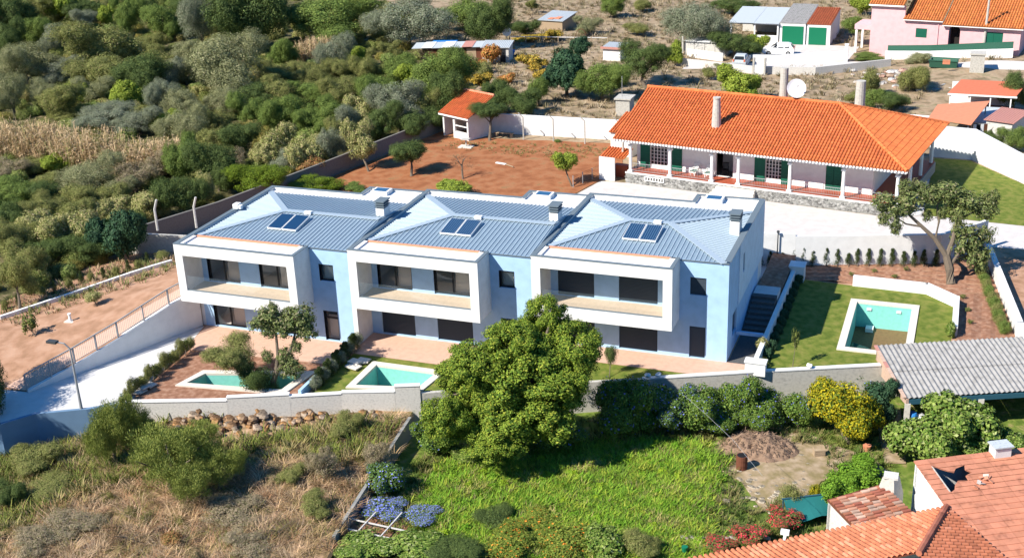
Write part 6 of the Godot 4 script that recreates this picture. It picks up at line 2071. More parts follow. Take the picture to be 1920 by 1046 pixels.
	o = thing("stone_edging", "row of rough stones edging the garden near the red flowers", "stones", Vector3(37.38, -1.90, 11.94))
	for k in 22:
		mb = MB.new()
		mb.col = [Color(0.5, 0.45, 0.4), Color(0.4, 0.33, 0.27), Color(0.6, 0.55, 0.5)][k % 3]
		mb.blob(Vector3(-1.6 + k * 0.19, 0.12, 0.5 - k * 0.06 + 0.1 * (k % 2)), Vector3(0.15, 0.13, 0.13), 600 + k)
		part("stone", mb, M.rubble, o)
	o = thing("stone_patch", "scatter of pale flat stones on the bare ground below the mound", "stones", Vector3(39.31, -1.90, 6.10))
	for k in 90:
		mb = MB.new()
		var tone2 := s.randf_range(0.8, 1.15)
		mb.col = Color(0.55 * tone2, 0.48 * tone2, 0.37 * tone2)
		var r2 := s.randf_range(0.08, 0.22)
		mb.blob(Vector3(s.randfn() * 1.3, 0.04, s.randfn() * 1.2), Vector3(r2 * 1.2, r2 * 0.45, r2), 700 + k)
		part("stone", mb, M.rubble, o)
	o = thing("bucket", "small bright green bucket in the bushes at the bottom edge", "bucket", Vector3(36.15, -1.70, 13.66))
	mb = MB.new()
	mb.cyl(Vector3.ZERO, Vector3(0, 0.28, 0), 0.12, 0.16, 10)
	part("pail", mb, M.garage_green, o)
	o = thing("overhead_cable", "thin pale cable crossing above the soil mound", "cable")
	mb = MB.new()
	mb.tube([Vector3(33.88, 1.60, 4.04), Vector3(35.71, 1.75, 6.31), Vector3(37.47, 1.95, 8.73), Vector3(39.48, 2.20, 12.08)], [0.008, 0.008, 0.008, 0.008], 4)
	part("cable", mb, M.steel, o)
	o = thing("flower_pot", "terracotta pot among plants below the yellow tree", "pot", Vector3(43.50, -1.90, 1.07))
	mb = MB.new()
	mb.cyl(Vector3.ZERO, Vector3(0, 0.35, 0), 0.17, 0.24, 10)
	part("pot", mb, M.sheet_orange, o)

func limb_tree(called: String, label: String, at: Vector3, limbs: Array, clumps: Array, kind: String) -> void:   # limbs: [[points], r0, r1]; clumps: [point, width, height]; all in world places
	var o := thing(called, label, "tree", at)
	for L in limbs:
		var pts := []
		var rr := []
		var n: int = L[0].size()
		for i in n:
			pts.append(L[0][i] - at)
			rr.append(lerpf(L[1], L[2], i / float(n - 1)))
		var mb := MB.new()
		mb.tube(pts, rr, 8)
		part("limb" if L[1] < 0.15 else "trunk", mb, M.bark, o)
	var k := 0
	for c in clumps:
		var cr := part("foliage", crown_mesh(kind, k % 2), M.leaf, o)
		cr.position = c[0] - at
		cr.rotation.y = k * 1.7
		cr.scale = Vector3(c[1] / 2, c[2] / 2, c[1] / 2)
		k += 1

func build_ground_cover() -> void:
	# the tall half bare tree of the right garden
	limb_tree("bare_limbed_tree", "tall half bare tree with crooked pale limbs in the planting bed", Vector3(46.93, 0.00, -20.08), [
		[[Vector3(46.93, 0.00, -19.98), Vector3(46.76, 0.92, -20.42), Vector3(46.47, 1.77, -20.68)], 0.34, 0.26],
		[[Vector3(46.47, 1.74, -20.66), Vector3(45.63, 2.88, -20.84), Vector3(44.69, 3.70, -20.83), Vector3(43.75, 4.51, -20.82), Vector3(43.22, 4.67, -20.68)], 0.2, 0.05],
		[[Vector3(46.50, 1.77, -20.69), Vector3(46.77, 2.77, -21.23), Vector3(46.88, 3.95, -21.79), Vector3(47.36, 4.94, -22.41)], 0.2, 0.06],
		[[Vector3(46.74, 1.09, -20.49), Vector3(47.18, 1.81, -20.97), Vector3(47.64, 2.33, -21.38)], 0.14, 0.05],
		[[Vector3(45.63, 2.88, -20.84), Vector3(45.75, 3.99, -21.37), Vector3(45.52, 4.91, -21.68), Vector3(45.76, 5.84, -22.18)], 0.1, 0.03],
		[[Vector3(44.69, 3.70, -20.83), Vector3(43.65, 3.91, -20.51), Vector3(42.77, 4.48, -20.42)], 0.08, 0.03],
		[[Vector3(46.88, 3.95, -21.79), Vector3(48.01, 4.57, -22.50), Vector3(48.75, 4.64, -22.82)], 0.08, 0.03],
		], [
		[Vector3(42.12, 5.39, -20.57), 2.4, 1.8], [Vector3(43.03, 4.88, -20.70), 2.8, 1.8], [Vector3(43.88, 5.52, -21.31), 2.8, 2.0], [Vector3(44.99, 5.67, -21.81), 2.2, 1.8], [Vector3(46.10, 5.83, -22.31), 2.8, 2.1], [Vector3(47.33, 5.17, -22.50), 3.2, 2.3],
		[Vector3(48.51, 4.72, -22.76), 2.5, 2.1], [Vector3(42.98, 3.80, -20.21), 1.1, 2.1], [Vector3(47.70, 2.66, -21.55), 2.8, 3.5], [Vector3(48.59, 1.68, -21.47), 2.2, 3.1], [Vector3(46.85, 4.28, -21.92), 1.6, 1.8], [Vector3(45.84, 4.49, -21.62), 1.1, 1.4], [Vector3(43.39, 6.28, -21.45), 1.4, 1.6], [Vector3(42.24, 4.30, -20.14), 1.2, 1.6], [Vector3(44.29, 6.17, -21.76), 1.5, 1.5], [Vector3(48.96, 5.31, -23.19), 1.5, 1.8], [Vector3(47.11, 3.43, -21.65), 1.3, 1.6], [Vector3(48.86, 3.02, -22.15), 1.5, 2.0], [Vector3(44.96, 4.39, -21.24), 0.9, 1.3]], "sprig")
	limb_tree("forked_tree", "tall forked olive tree with tufted tops before the left pool", Vector3(9.32, -0.90, 6.93), [
		[[Vector3(9.36, -0.90, 7.13), Vector3(9.26, 0.20, 6.47), Vector3(9.38, 0.78, 6.17)], 0.2, 0.16],
		[[Vector3(9.36, 0.73, 6.20), Vector3(9.34, 1.67, 5.79), Vector3(9.14, 2.78, 5.39), Vector3(8.78, 3.62, 5.16)], 0.13, 0.05],
		[[Vector3(9.36, 0.73, 6.20), Vector3(9.91, 1.44, 5.67), Vector3(10.14, 2.38, 5.18), Vector3(10.25, 3.26, 4.74)], 0.13, 0.05],
		[[Vector3(10.14, 2.38, 5.18), Vector3(10.59, 2.89, 4.77), Vector3(10.81, 3.09, 4.60)], 0.06, 0.03],
		[[Vector3(9.14, 2.78, 5.39), Vector3(8.40, 3.28, 5.46), Vector3(8.00, 3.59, 5.48)], 0.05, 0.02],
		], [
		[Vector3(8.77, 3.68, 5.14), 2.3, 2.2], [Vector3(8.14, 3.47, 5.48), 1.8, 1.3], [Vector3(10.33, 3.67, 4.54), 2.4, 2.2], [Vector3(10.83, 2.88, 4.68), 1.8, 1.5], [Vector3(9.66, 3.23, 4.99), 2.1, 1.8], [Vector3(9.28, 3.42, 5.05), 1.6, 1.5], [Vector3(9.75, 1.57, 5.68), 1.5, 1.5], [Vector3(10.21, 0.90, 5.80), 2.0, 1.8], [Vector3(8.78, 3.03, 5.42), 1.5, 1.2], [Vector3(8.77, 4.27, 4.88), 0.9, 1.2], [Vector3(8.39, 3.93, 5.18), 1.3, 1.2], [Vector3(10.70, 3.54, 4.45), 1.4, 1.3], [Vector3(9.69, 4.03, 4.63), 1.0, 1.0], [Vector3(10.38, 2.07, 5.21), 0.9, 1.2], [Vector3(8.75, 1.61, 6.05), 1.0, 1.3]], "sprig")
	limb_tree("big_leafy_tree", "big bright leafy tree in front of the right hand houses", Vector3(25.10, -1.90, 5.63), [
		[[Vector3(25.20, -1.90, 5.91), Vector3(26.11, 1.07, 8.33), Vector3(25.84, 2.41, 7.85)], 0.34, 0.24],
		[[Vector3(25.85, 2.27, 7.91), Vector3(26.37, 3.71, 7.07), Vector3(26.82, 5.82, 5.98)], 0.2, 0.06],
		[[Vector3(25.85, 2.27, 7.91), Vector3(24.89, 3.77, 7.63), Vector3(24.85, 5.37, 6.94)], 0.18, 0.05],
		[[Vector3(25.95, 1.87, 8.04), Vector3(23.92, 2.75, 8.45), Vector3(22.33, 2.55, 9.16)], 0.18, 0.05],
		[[Vector3(25.99, 1.74, 8.09), Vector3(27.43, 2.61, 7.15), Vector3(28.40, 3.63, 6.32)], 0.16, 0.05],
		[[Vector3(26.11, 1.07, 8.33), Vector3(23.85, 0.90, 9.29), Vector3(21.96, 0.97, 9.99)], 0.14, 0.04],
		], [[Vector3(26.86, 5.93, 5.92) + Vector3(-0.6, 0, -1.0), 2.7, 2.8], [Vector3(25.26, 5.30, 6.81) + Vector3(0.0, 0, 0.5), 3.7, 3.1], [Vector3(27.35, 4.60, 6.30) + Vector3(0.6, 0, -0.5), 4.0, 3.1], [Vector3(23.79, 4.48, 7.74) + Vector3(-0.3, 0, 1.0), 3.7, 2.8], [Vector3(25.86, 3.47, 7.38) + Vector3(0.3, 0, 0.0), 5.7, 3.8], [Vector3(23.07, 3.18, 8.59) + Vector3(-0.6, 0, -1.0), 3.7, 2.8], [Vector3(28.10, 3.38, 6.55) + Vector3(0.0, 0, 0.5), 3.0, 2.8], [Vector3(24.57, 1.72, 8.65) + Vector3(0.6, 0, -0.5), 5.4, 3.8], [Vector3(22.62, 1.80, 9.37) + Vector3(-0.3, 0, 1.0), 3.0, 3.1], [Vector3(26.73, 1.58, 7.87) + Vector3(0.3, 0, 0.0), 4.7, 3.8], [Vector3(23.21, 0.60, 9.67) + Vector3(-0.6, 0, -1.0), 3.4, 2.3], [Vector3(28.66, 4.21, 5.97) + Vector3(0.0, 0, 0.5), 1.7, 1.6], [Vector3(22.15, 1.18, 9.83) + Vector3(0.6, 0, -0.5), 2.0, 2.3], [Vector3(25.24, 0.44, 8.94) + Vector3(-0.3, 0, 1.0), 3.7, 1.7], [Vector3(24.68, 3.20, 7.96) + Vector3(0.3, 0, 0.0), 3.7, 3.1], [Vector3(26.09, 5.05, 6.60) + Vector3(-0.6, 0, -1.0), 2.4, 2.1], [Vector3(23.31, 2.11, 8.96) + Vector3(-0.6, 0, -1.5), 3.4, 3.1], [Vector3(24.62, 2.46, 8.30) + Vector3(0.0, 0, 0.0), 3.7, 3.1], [Vector3(26.39, 2.25, 7.70) + Vector3(0.6, 0, -1.0), 3.7, 3.1], [Vector3(25.44, 1.04, 8.60) + Vector3(-0.3, 0, 0.5), 4.4, 2.4], [Vector3(23.98, 0.89, 9.24) + Vector3(0.3, 0, -0.5), 3.4, 2.4], [Vector3(27.74, 2.20, 7.20) + Vector3(-0.6, 0, -1.5), 3.4, 3.1], [Vector3(26.70, 4.36, 6.66) + Vector3(0.0, 0, 0.0), 3.0, 2.8], [Vector3(24.54, 4.45, 7.46) + Vector3(0.6, 0, -1.0), 3.0, 2.8]], "fig")
	# masses that nobody could count
	var field := pv([-12, 36, -10, 19, -2.5, 14.6, 2.3, 11.8, 7.8, 10.2, 11.2, 8.8, 17.9, 6.2, 19.4, 18.4, 21, 33])
	var rocks := pv([4.5, 11.2, 9.0, 9.0, 12.5, 7.8, 16.5, 6.4, 17.0, 7.4, 13.5, 9.0, 10.5, 11.2, 8.0, 12.6, 5.5, 12.8])
	var dry := [Color(0.19, 0.19, 0.05), Color(0.34, 0.25, 0.1), Color(0.54, 0.37, 0.19), Color(0.64, 0.44, 0.27), Color(0.46, 0.34, 0.22), Color(0.26, 0.18, 0.11), Color(0.46, 0.26, 0.14), Color(0.22, 0.2, 0.06)]
	scatter("dry_grass", "dry tangled grass and weeds of the left front field", "grass", tuft(14, 0.34, 0.34, 0.01, 1, 1.5), M.grass, inside_spots(field, 6800, hfield, 11, [rocks]), 0.5, 1.6, 12, dry)
	scatter("dead_brush", "tangle of leafless grey brown brush over the dry field", "brush", crown_mesh("twigs", 0), M.leaf, inside_spots(field, 420, hfield, 51, [rocks]), 0.35, 0.9, 52, [Color(0.8, 0.75, 0.7), Color(1.5, 1.3, 1.15), Color(1.9, 1.7, 1.6), Color(1.5, 0.9, 0.7)])
	scatter("low_brush", "low olive and straw coloured brush over the dry field", "brush", crown_mesh("dry", 1), M.leaf, inside_spots(field, 300, hfield, 53, [rocks]), 0.25, 0.8, 54, [Color(0.5, 0.62, 0.3), Color(0.65, 0.75, 0.35), Color(1.0, 0.95, 0.8), Color(0.9, 0.7, 0.6), Color(0.8, 0.8, 0.7)])
	var upper := pv([-12, 19, -2.5, 14.6, 2.3, 11.8, 10, 9.5, 17.5, 7, 18.6, 12, 10, 13, 5, 17, 3, 22, -2, 27, -12, 26])
	scatter("weeds", "greenish weeds along the upper part of the dry field", "weeds", tuft(14, 0.5, 0.25, 0.02, 2, 0.7), M.grass, inside_spots(upper, 3600, hfield, 13, [rocks]), 0.6, 1.5, 14, [Color(0.15, 0.19, 0.035), Color(0.22, 0.23, 0.05), Color(0.12, 0.15, 0.03), Color(0.34, 0.28, 0.12)])
	var garden := pv([21.3, 9.5, 23.5, 7.2, 27, 5.6, 31, 3.9, 34.8, 3.0, 36.0, 5.0, 36.2, 9.0, 37.5, 13.5, 32, 16.5, 26, 17.0, 22.6, 15])
	scatter("tall_grass", "bright green unkempt grass of the front garden", "grass", tuft(18, 0.27, 0.2, 0.018, 3, 0.9), M.grass, inside_spots(garden, 10000, hgarden, 15), 0.6, 1.5, 16, [Color(0.4, 0.36, 0.12), Color(0.3, 0.38, 0.04), Color(0.17, 0.34, 0.025), Color(0.25, 0.41, 0.035), Color(0.14, 0.28, 0.025), Color(0.37, 0.41, 0.055), Color(0.2, 0.34, 0.03)])
	scatter("leafy_weeds", "leafy weeds and clover clumps in the front garden grass", "weeds", crown_mesh("lush", 0), M.leaf, inside_spots(garden, 340, hgarden, 41), 0.16, 0.45, 42, [Color(1.0, 1.15, 0.8), Color(1.5, 1.4, 1.1), Color(1.9, 1.5, 1.0), Color(1.2, 1.3, 1.0)])
	var edges := pv([19.8, 8, 24, 4.0, 30, 1.2, 42, -3.0, 45, 0, 44, 9, 38, 14.5, 30, 18, 22, 22, 21, 20])
	scatter("garden_weeds", "mixed low weeds round the front garden's edges", "weeds", tuft(12, 0.3, 0.22, 0.02, 4, 0.8), M.grass, inside_spots(edges, 3600, hgarden, 17, [pv([36.6, 2, 41.5, 1.2, 42, 6, 38.5, 8.8, 37.0, 6])]), 0.5, 1.4, 18, [Color(0.1, 0.15, 0.03), Color(0.2, 0.18, 0.07), Color(0.07, 0.11, 0.02), Color(0.16, 0.18, 0.04)])
	# under the scrub
	var scrub := pv([-160, -120, -100, -170, -30, -140, -24, -88, -6, -72, -5, -52, -9, -32, -13.5, -18, -12, -9, -11, 4.5, -60, 4])
	scatter("undergrowth", "dense undergrowth between the scrub's bushes", "undergrowth", crown_mesh("scrub", 0), M.leaf, inside_spots(pv([-105, -112, -60, -128, -32, -112, -27, -88, -8, -74, -6, -54, -10, -32, -14.5, -18, -13, -10, -14, 3, -60, 0]), 900, func(x, z): return hs(x, z) + 0.3, 19), 0.7, 1.5, 20, [Color(1, 1, 1), Color(0.85, 0.95, 0.8), Color(1.3, 1.1, 0.9), Color(1.1, 1.1, 1.2)])
	scatter("undergrowth", "paler undergrowth and saplings between the scrub's bushes", "undergrowth", crown_mesh("pale", 1), M.leaf, inside_spots(pv([-100, -112, -60, -126, -34, -112, -29, -88, -10, -74, -8, -54, -11, -32, -15, -18, -13.5, -10, -14.5, 2, -60, 0]), 420, func(x, z): return hs(x, z) + 0.5, 29), 0.5, 1.3, 30, [Color(0.8, 0.95, 0.7), Color(0.65, 0.85, 0.6), Color(1.0, 1.0, 0.9), Color(0.9, 0.8, 0.7)])
	# canes: one thing per clump
	var cs := [[20, 268, 58, 80], [62, 270, 58, 86], [105, 272, 60, 84], [150, 288, 62, 80], [195, 298, 60, 66], [240, 302, 56, 60], [285, 300, 60, 56], [325, 296, 44, 50], [585, 100, 40, 50], [690, 40, 30, 30]]
	var spots := [Vector3(-41.85, 0.00, -29.39), Vector3(-39.02, 0.00, -29.31), Vector3(-36.44, 0.00, -29.54), Vector3(-32.57, 0.00, -28.29), Vector3(-29.76, 0.00, -28.26), Vector3(-27.09, 0.00, -28.37), Vector3(-24.68, 0.00, -28.78), Vector3(-23.61, 0.00, -30.41), Vector3(-33.65, 0.00, -75.74), Vector3(-32.97, 0.00, -77.81)]
	var ords := ["first", "second", "third", "fourth", "fifth", "sixth", "seventh", "eighth"]
	for i in 10:
		var o := thing("cane_clump", "%s clump of tall dry tan canes, counted from the left edge" % ords[i] if i < 8 else ("pale dry canes under the large green tree, left clump" if i == 8 else "pale dry canes under the large green tree, right clump"), "canes", spots[i], i * 0.9, "dry cane clumps in the scrub")
		var mb := MB.new()
		var s := RandomNumberGenerator.new()
		s.seed = 100 + i
		for k in 420:
			var a := s.randf() * TAU
			var r := sqrt(s.randf()) * 1.9
			var q := Vector3(cos(a) * r, 0, sin(a) * r)
			var h := s.randf_range(2.0, 4.4) * (0.75 if i > 4 else 1.0)
			var d := Vector3(s.randfn() * 0.22, 1, s.randfn() * 0.22).normalized()
			var side := d.cross(Vector3(s.randfn(), 0, s.randfn())).normalized()
			var f := s.randf_range(0.7, 1.15)
			mb.col = Color(0.6 * f, 0.44 * f, 0.26 * f) if s.randf() < 0.8 else Color(0.22 * f, 0.22 * f, 0.08 * f)
			mb.quad(q - side * 0.022, q + side * 0.022, q + d * h + side * 0.015, q + d * h - side * 0.015)
			for l in 5:
				var b := q + d * h * s.randf_range(0.35, 1.0)
				var e := Vector3(s.randfn(), s.randfn() * 0.5 - 0.1, s.randfn()).normalized() * s.randf_range(0.3, 0.6)
				var w := e.cross(Vector3.UP).normalized() * 0.04
				mb.tri(b - w, b + w, b + e)
		part("canes", mb, M.grass, o)
	# dry back land
	scatter("dry_tufts", "sparse dry grass tufts on the far bare land", "grass", tuft(12, 0.4, 0.3, 0.03, 5, 1.0), M.grass, inside_spots(pv([-30, -130, 60, -130, 60, -70, 40, -56, 16, -52, 0, -52, -8, -75, -30, -100]), 5200, hback, 21, [pv([19, -88, 33, -89, 33, -99, 16, -99]), pv([14, -81, 38, -86.5, 52, -86.3, 60, -88, 60, -80, 40, -80, 36, -90, 14, -86]), pv([33, -90, 60, -86, 60, -106, 33, -106]), rect(42, -74, 53, -52), pv([17, -54, 46, -48, 46, -40, 17, -45])]), 0.5, 1.4, 22, [Color(0.36, 0.28, 0.18), Color(0.26, 0.22, 0.13), Color(0.2, 0.17, 0.09), Color(0.42, 0.34, 0.24)])
	scatter("low_growth", "low growth on the raised plot behind the kerb", "weeds", tuft(10, 0.35, 0.25, 0.03, 6, 0.8), M.grass, inside_spots(pv([-13, 4, -12.2, 5, -5.2, -3.2, -5, -8, -12, -8.5, -16, 0]), 500, hs, 23), 0.5, 1.2, 24, [Color(0.2, 0.18, 0.07), Color(0.12, 0.14, 0.04), Color(0.35, 0.25, 0.15)])
	scatter("yard_weeds", "thin weeds in the orange yard's far corner", "grass", tuft(10, 0.18, 0.25, 0.02, 7, 0.8), M.grass, inside_spots(pv([-2.5, -46, 6, -45.5, 14, -47, 16, -44, 8, -42, 0, -43]), 260, flat(0.04), 25), 0.5, 1.2, 26, [Color(0.16, 0.18, 0.05), Color(0.26, 0.22, 0.1)])
	# the soil bed's little plants
	var s2 := RandomNumberGenerator.new()
	s2.seed = 31
	var bed := [Vector3(40.32, 0.00, -19.72), Vector3(43.20, 0.00, -20.08), Vector3(45.17, 0.00, -19.11), Vector3(48.12, 0.00, -15.43), Vector3(48.33, 0.00, -13.49), Vector3(47.76, 0.00, -17.61), Vector3(41.78, 0.00, -20.73), Vector3(43.87, 0.00, -21.70)]
	var bl := ["leftmost on the furrows", "before the middle of the cranked wall", "behind the cranked wall's corner", "right of the cranked wall, middle one", "right of the cranked wall, nearest one", "right of the cranked wall, farthest one", "on the furrows left of the middle", "on the furrows right of the middle"]
	for i in bed.size():
		plant("seedling", "small seedling in the planting bed, " + bl[i], "seedling", "seedlings in the planting bed", "sapling", bed[i], Vector3(0, 0.2, 0), 0.5, 0.35)


const LOOKS := {"olive": ["grey green olive tree", "olive_tree", "tree"], "scrub": ["olive green bush", "scrub_bush", "bush"], "green": ["fresh green bush", "green_bush", "bush"], "dark": ["dark green tree", "dark_tree", "tree"], "sage": ["blue grey bush", "grey_bush", "bush"], "pale": ["pale yellowish bush", "pale_bush", "bush"], "dry": ["dry brown bush", "dry_bush", "bush"], "rust": ["rust brown bush", "rust_bush", "bush"], "ivy": ["dark ivy covered shrub", "ivy_shrub", "shrub"], "lime": ["lime green bush", "lime_bush", "bush"]}
const ORDINALS := ["first", "second", "third", "fourth", "fifth", "sixth", "seventh", "eighth", "ninth", "tenth", "eleventh", "twelfth", "thirteenth", "fourteenth", "fifteenth", "sixteenth", "seventeenth", "eighteenth", "nineteenth", "twentieth"]

func pl(called: String, label: String, category: String, kind: String, x: float, y: float, z: float, w: float, h: float, group := "", centre := Vector3.ZERO, bare := false) -> void:
	plant(called, label, category, group, kind, Vector3(x, y, z), centre if centre != Vector3.ZERO else Vector3(0, h * 0.48, 0), w, h, bare)

func row(where: String, group: String, items: Array) -> void:
	for i in items.size():
		var q: Array = items[i]
		var L: Array = LOOKS[q[0]]
		pl(L[1], "%s, %s from the left in %s" % [L[0], ORDINALS[i], where], L[2], q[0], q[1], q[2], q[3], q[4], q[5], group)

func build_plants() -> void:
	row("the scrub's topmost row", "trees and bushes of the hillside scrub", [["dark", -87.55, 0, -82.58, 8.65, 8.67], ["scrub", -91.39, 0, -91.9, 8.1, 6.06], ["lime", -88.09, 0, -94.11, 6.71, 6.11], ["dark", -84.02, 0, -94.74, 6.69, 5.05], ["lime", -78.1, 0, -92.01, 2.98, 4], ["green", -69.58, 0, -86.32, 5.31, 7.25], ["dark", -74.95, 0, -97.86, 6.07, 5.05], ["green", -63.46, 0, -85.68, 6.73, 6.56], ["dark", -69.63, 0, -100.54, 7.1, 5.04], ["sage", -52.07, 0, -78.77, 7.56, 10.64], ["scrub", -54.75, 0, -90.32, 8.45, 7.52], ["dark", -43.3, 0, -78.6, 12.91, 12.96], ["green", -35.85, 0, -85.12, 14.1, 8.69], ["sage", -24.59, 0, -86.56, 13.02, 8.13], ["green", -21.31, 0, -100, 11.11, 5.39], ["dark", -13.55, 0, -87.05, 6.81, 7.71]])
	row("the scrub's second row", "trees and bushes of the hillside scrub", [["dark", -76.91, 0, -69.52, 5.31, 6.23], ["scrub", -74.62, 0, -69.23, 5.29, 3.49], ["green", -77.09, 0, -75.24, 5.65, 6.04], ["sage", -71.83, 0, -73.48, 5.55, 5.57], ["sage", -80.43, 0, -90.06, 5.13, 3.94], ["scrub", -57.11, 0, -64.87, 12.9, 7.81], ["dark", -44.82, 0, -56.6, 7.69, 6.13], ["scrub", -57.33, 0, -74.88, 4.03, 3.87], ["scrub", -47.27, 0, -62.58, 5.62, 4.81], ["olive", -45.05, 0, -65.35, 5.67, 5.7], ["green", -35.31, 0, -71.64, 4.28, 4.97], ["scrub", -30.3, 0, -66.54, 5.54, 3.07], ["sage", -26.25, 0, -68.43, 5.53, 6.37], ["lime", -25.76, 0, -73.89, 2.94, 3.46], ["scrub", -24.54, 0, -80.23, 3.38, 2.52]])
	row("the scrub's third row", "trees and bushes of the hillside scrub", [["olive", -64.15, 0, -57.85, 9.71, 6.4], ["sage", -59.96, 0, -59.38, 6.49, 3.81], ["scrub", -51.99, 0, -57.39, 8.65, 5.41], ["sage", -43.5, 0, -58.74, 3.89, 3.92], ["olive", -42.87, 0, -61.14, 4.73, 3.94], ["olive", -33.38, 0, -55.08, 11.08, 9.61], ["scrub", -30.52, 0, -61.55, 6.15, 3.76], ["scrub", -25.79, 0, -62.42, 5.35, 3.78], ["scrub", -23.99, 0, -65.98, 4.66, 3.88], ["scrub", -19.73, 0, -64.62, 4.58, 4.6], ["green", -15.85, 0, -65.46, 5.32, 4.56], ["lime", -11.43, 0, -60.67, 5.11, 4.38], ["green", -8.25, 0, -59.58, 7.89, 7.19]])
	row("the scrub's fourth row", "trees and bushes of the hillside scrub", [["olive", -54.04, 0, -43.96, 4.66, 5.89], ["olive", -51.86, 0, -46.27, 4.42, 4.44], ["scrub", -46.82, 0, -43.4, 6.43, 4.67], ["lime", -49.17, 0, -49.2, 3.28, 3.76], ["olive", -47.39, 0, -49.67, 4.47, 3.72], ["lime", -42.54, 0, -49.32, 4.55, 4.12], ["sage", -35.89, 0, -46.55, 4.96, 5.43], ["olive", -32.67, 0, -45.4, 5.58, 4.89], ["olive", -28.77, 0, -48.5, 5.65, 4.2], ["dark", -27.36, 0, -51.11, 5.72, 4.25], ["scrub", -25.16, 0, -53.08, 6.48, 4.24], ["green", -22.29, 0, -55.08, 5.8, 3.54], ["scrub", -18.41, 0, -55.38, 5.75, 4.27], ["green", -14.09, 0, -55.33, 5.68, 4.97], ["sage", -7.78, 0, -47.56, 6.62, 6.67], ["scrub", -5.72, 0, -49.45, 4.01, 4.75], ["dark", -3.88, 0, -51.24, 5.38, 6.12]])
	row("the scrub row above the canes", "trees and bushes of the hillside scrub", [["scrub", -46.09, 0, -42.87, 4.28, 2.02], ["sage", -38.35, 0, -40.72, 8.26, 3.11], ["sage", -34.44, 0, -40.31, 5.44, 3.31], ["lime", -32.24, 0, -41.82, 3.01, 2.74], ["olive", -25.82, 0, -35.83, 5.78, 5.41], ["scrub", -25.11, 0, -40.65, 4.65, 3.98], ["green", -23.68, 0, -45.32, 4.78, 4.24], ["green", -19.12, 0, -44.17, 4.94, 5.12], ["green", -16.26, 0, -44.26, 4.65, 3.99], ["green", -13.84, 0, -44.86, 5.03, 4.65], ["sage", -11.53, 0, -43.99, 3.28, 3.99], ["pale", -11.84, 0, -47.68, 4.03, 4.07], ["dark", -7.82, 0, -43.76, 4.53, 4.57], ["dark", -4.84, 0, -44.82, 4.53, 3.88], ["dark", -4.45, 0, -48.48, 3.98, 3.31]])
	row("the row behind the clipped bushes", "trees and bushes of the hillside scrub", [["dry", -22.54, 0, -28.89, 3.03, 3.06], ["green", -19.59, 0, -27.7, 4.51, 5.06], ["scrub", -21.2, 0, -34.63, 5.29, 3.99], ["dark", -15.22, 0, -25.66, 5.42, 5.47], ["dry", -16.66, 0, -30.92, 2.42, 3.09], ["dark", -19.11, 0, -35.51, 4.03, 4.2], ["pale", -15.11, 0, -32.72, 3.05, 3.08], ["pale", -14.15, 0, -33.74, 3.92, 4.35], ["sage", -11.73, 0, -31.53, 3.24, 2.36], ["pale", -10.52, 0, -32.17, 3.59, 4.27], ["rust", -8.89, 0, -31.64, 3.81, 2.29], ["pale", -10.22, 0, -34.92, 3.06, 3.74], ["sage", -9.02, 0, -35.26, 3.42, 4.36], ["scrub", -10.35, 0, -40, 3.17, 3.87]])
	row("the scrub row below the canes", "trees and bushes of the hillside scrub", [["dry", -37.13, 0, -23.87, 4.27, 2.33], ["scrub", -36.01, 0, -25.82, 3.71, 1.72], ["scrub", -30.25, 0, -21.24, 4.1, 2.49], ["lime", -33.65, 0, -26.66, 3.09, 2.19], ["olive", -26.39, 0, -22.06, 6.98, 3.61], ["olive", -22.94, 0, -21.51, 3.45, 2.23], ["dry", -22.65, 0, -23.49, 4.08, 2.86], ["dry", -23.03, 0, -26.83, 3.59, 2.98], ["dark", -14.35, 0.02, -18.8, 4.69, 4.39], ["pale", -13.69, 0, -21.39, 1.89, 3.8]])
	row("the row left of the grey wall", "trees and bushes of the hillside scrub", [["dark", -24.39, 0.19, -9.7, 3.44, 3.82], ["green", -29.57, 0.05, -16.45, 5.06, 3.4], ["scrub", -24.66, 0.1, -13.8, 4.33, 2.96], ["dark", -27.24, 0.04, -17.44, 3.71, 3.15], ["scrub", -21.27, 0.1, -13.78, 3.75, 2.97], ["scrub", -23.82, 0.03, -17.65, 3.9, 2.98], ["pale", -19.79, 0.09, -14.58, 2.68, 2.72], ["scrub", -21.36, 0.02, -18.6, 3.57, 2.76], ["pale", -18.46, 0.07, -15.29, 3.55, 2.29], ["dark", -16.18, 0.09, -14.64, 2.12, 2.15], ["pale", -16.84, 0.05, -16.93, 3.58, 3.03]])
	row("the row behind the planted kerb", "trees and bushes of the hillside scrub", [["scrub", -20.85, 0.24, -6.2, 4.49, 3.78], ["scrub", -17.24, 0.26, -2.82, 3.82, 3.14], ["pale", -22.39, 0.19, -9.63, 3.84, 3.09], ["dark", -17.67, 0.24, -5.81, 3.25, 2.53], ["pale", -18.58, 0.21, -8.26, 4.04, 3.65], ["dark", -15.84, 0.23, -7, 3.66, 2.72], ["pale", -16.63, 0.2, -8.91, 3.63, 4.11], ["dark", -14.08, 0.23, -7.32, 2.96, 2.12], ["ivy", -14.45, 0.21, -8.53, 2.99, 3.9], ["ivy", -11.28, 0.64, -6.9, 3.58, 4.99]])
	pl("leaning_tree", "small tree with bare lower stems at the left edge by the kerb", "tree", "scrub", -13.38, 0.43, 2.24, 3.1, 3.44, "", Vector3(-0.66, 2.34, -0.77))
	pl("dark_tree", "dark tree reaching in at the left edge above the drive", "tree", "dark", -5.54, -2, 15.85, 3.42, 5, "", Vector3(0.24, 3.2, -1.49))
	pl("dark_tree", "dark tree just outside the left edge that shades the street wall", "tree", "dark", -5.93, -2, 18.86, 7.51, 6.8, "", Vector3(-2.28, 6.38, -1.9))
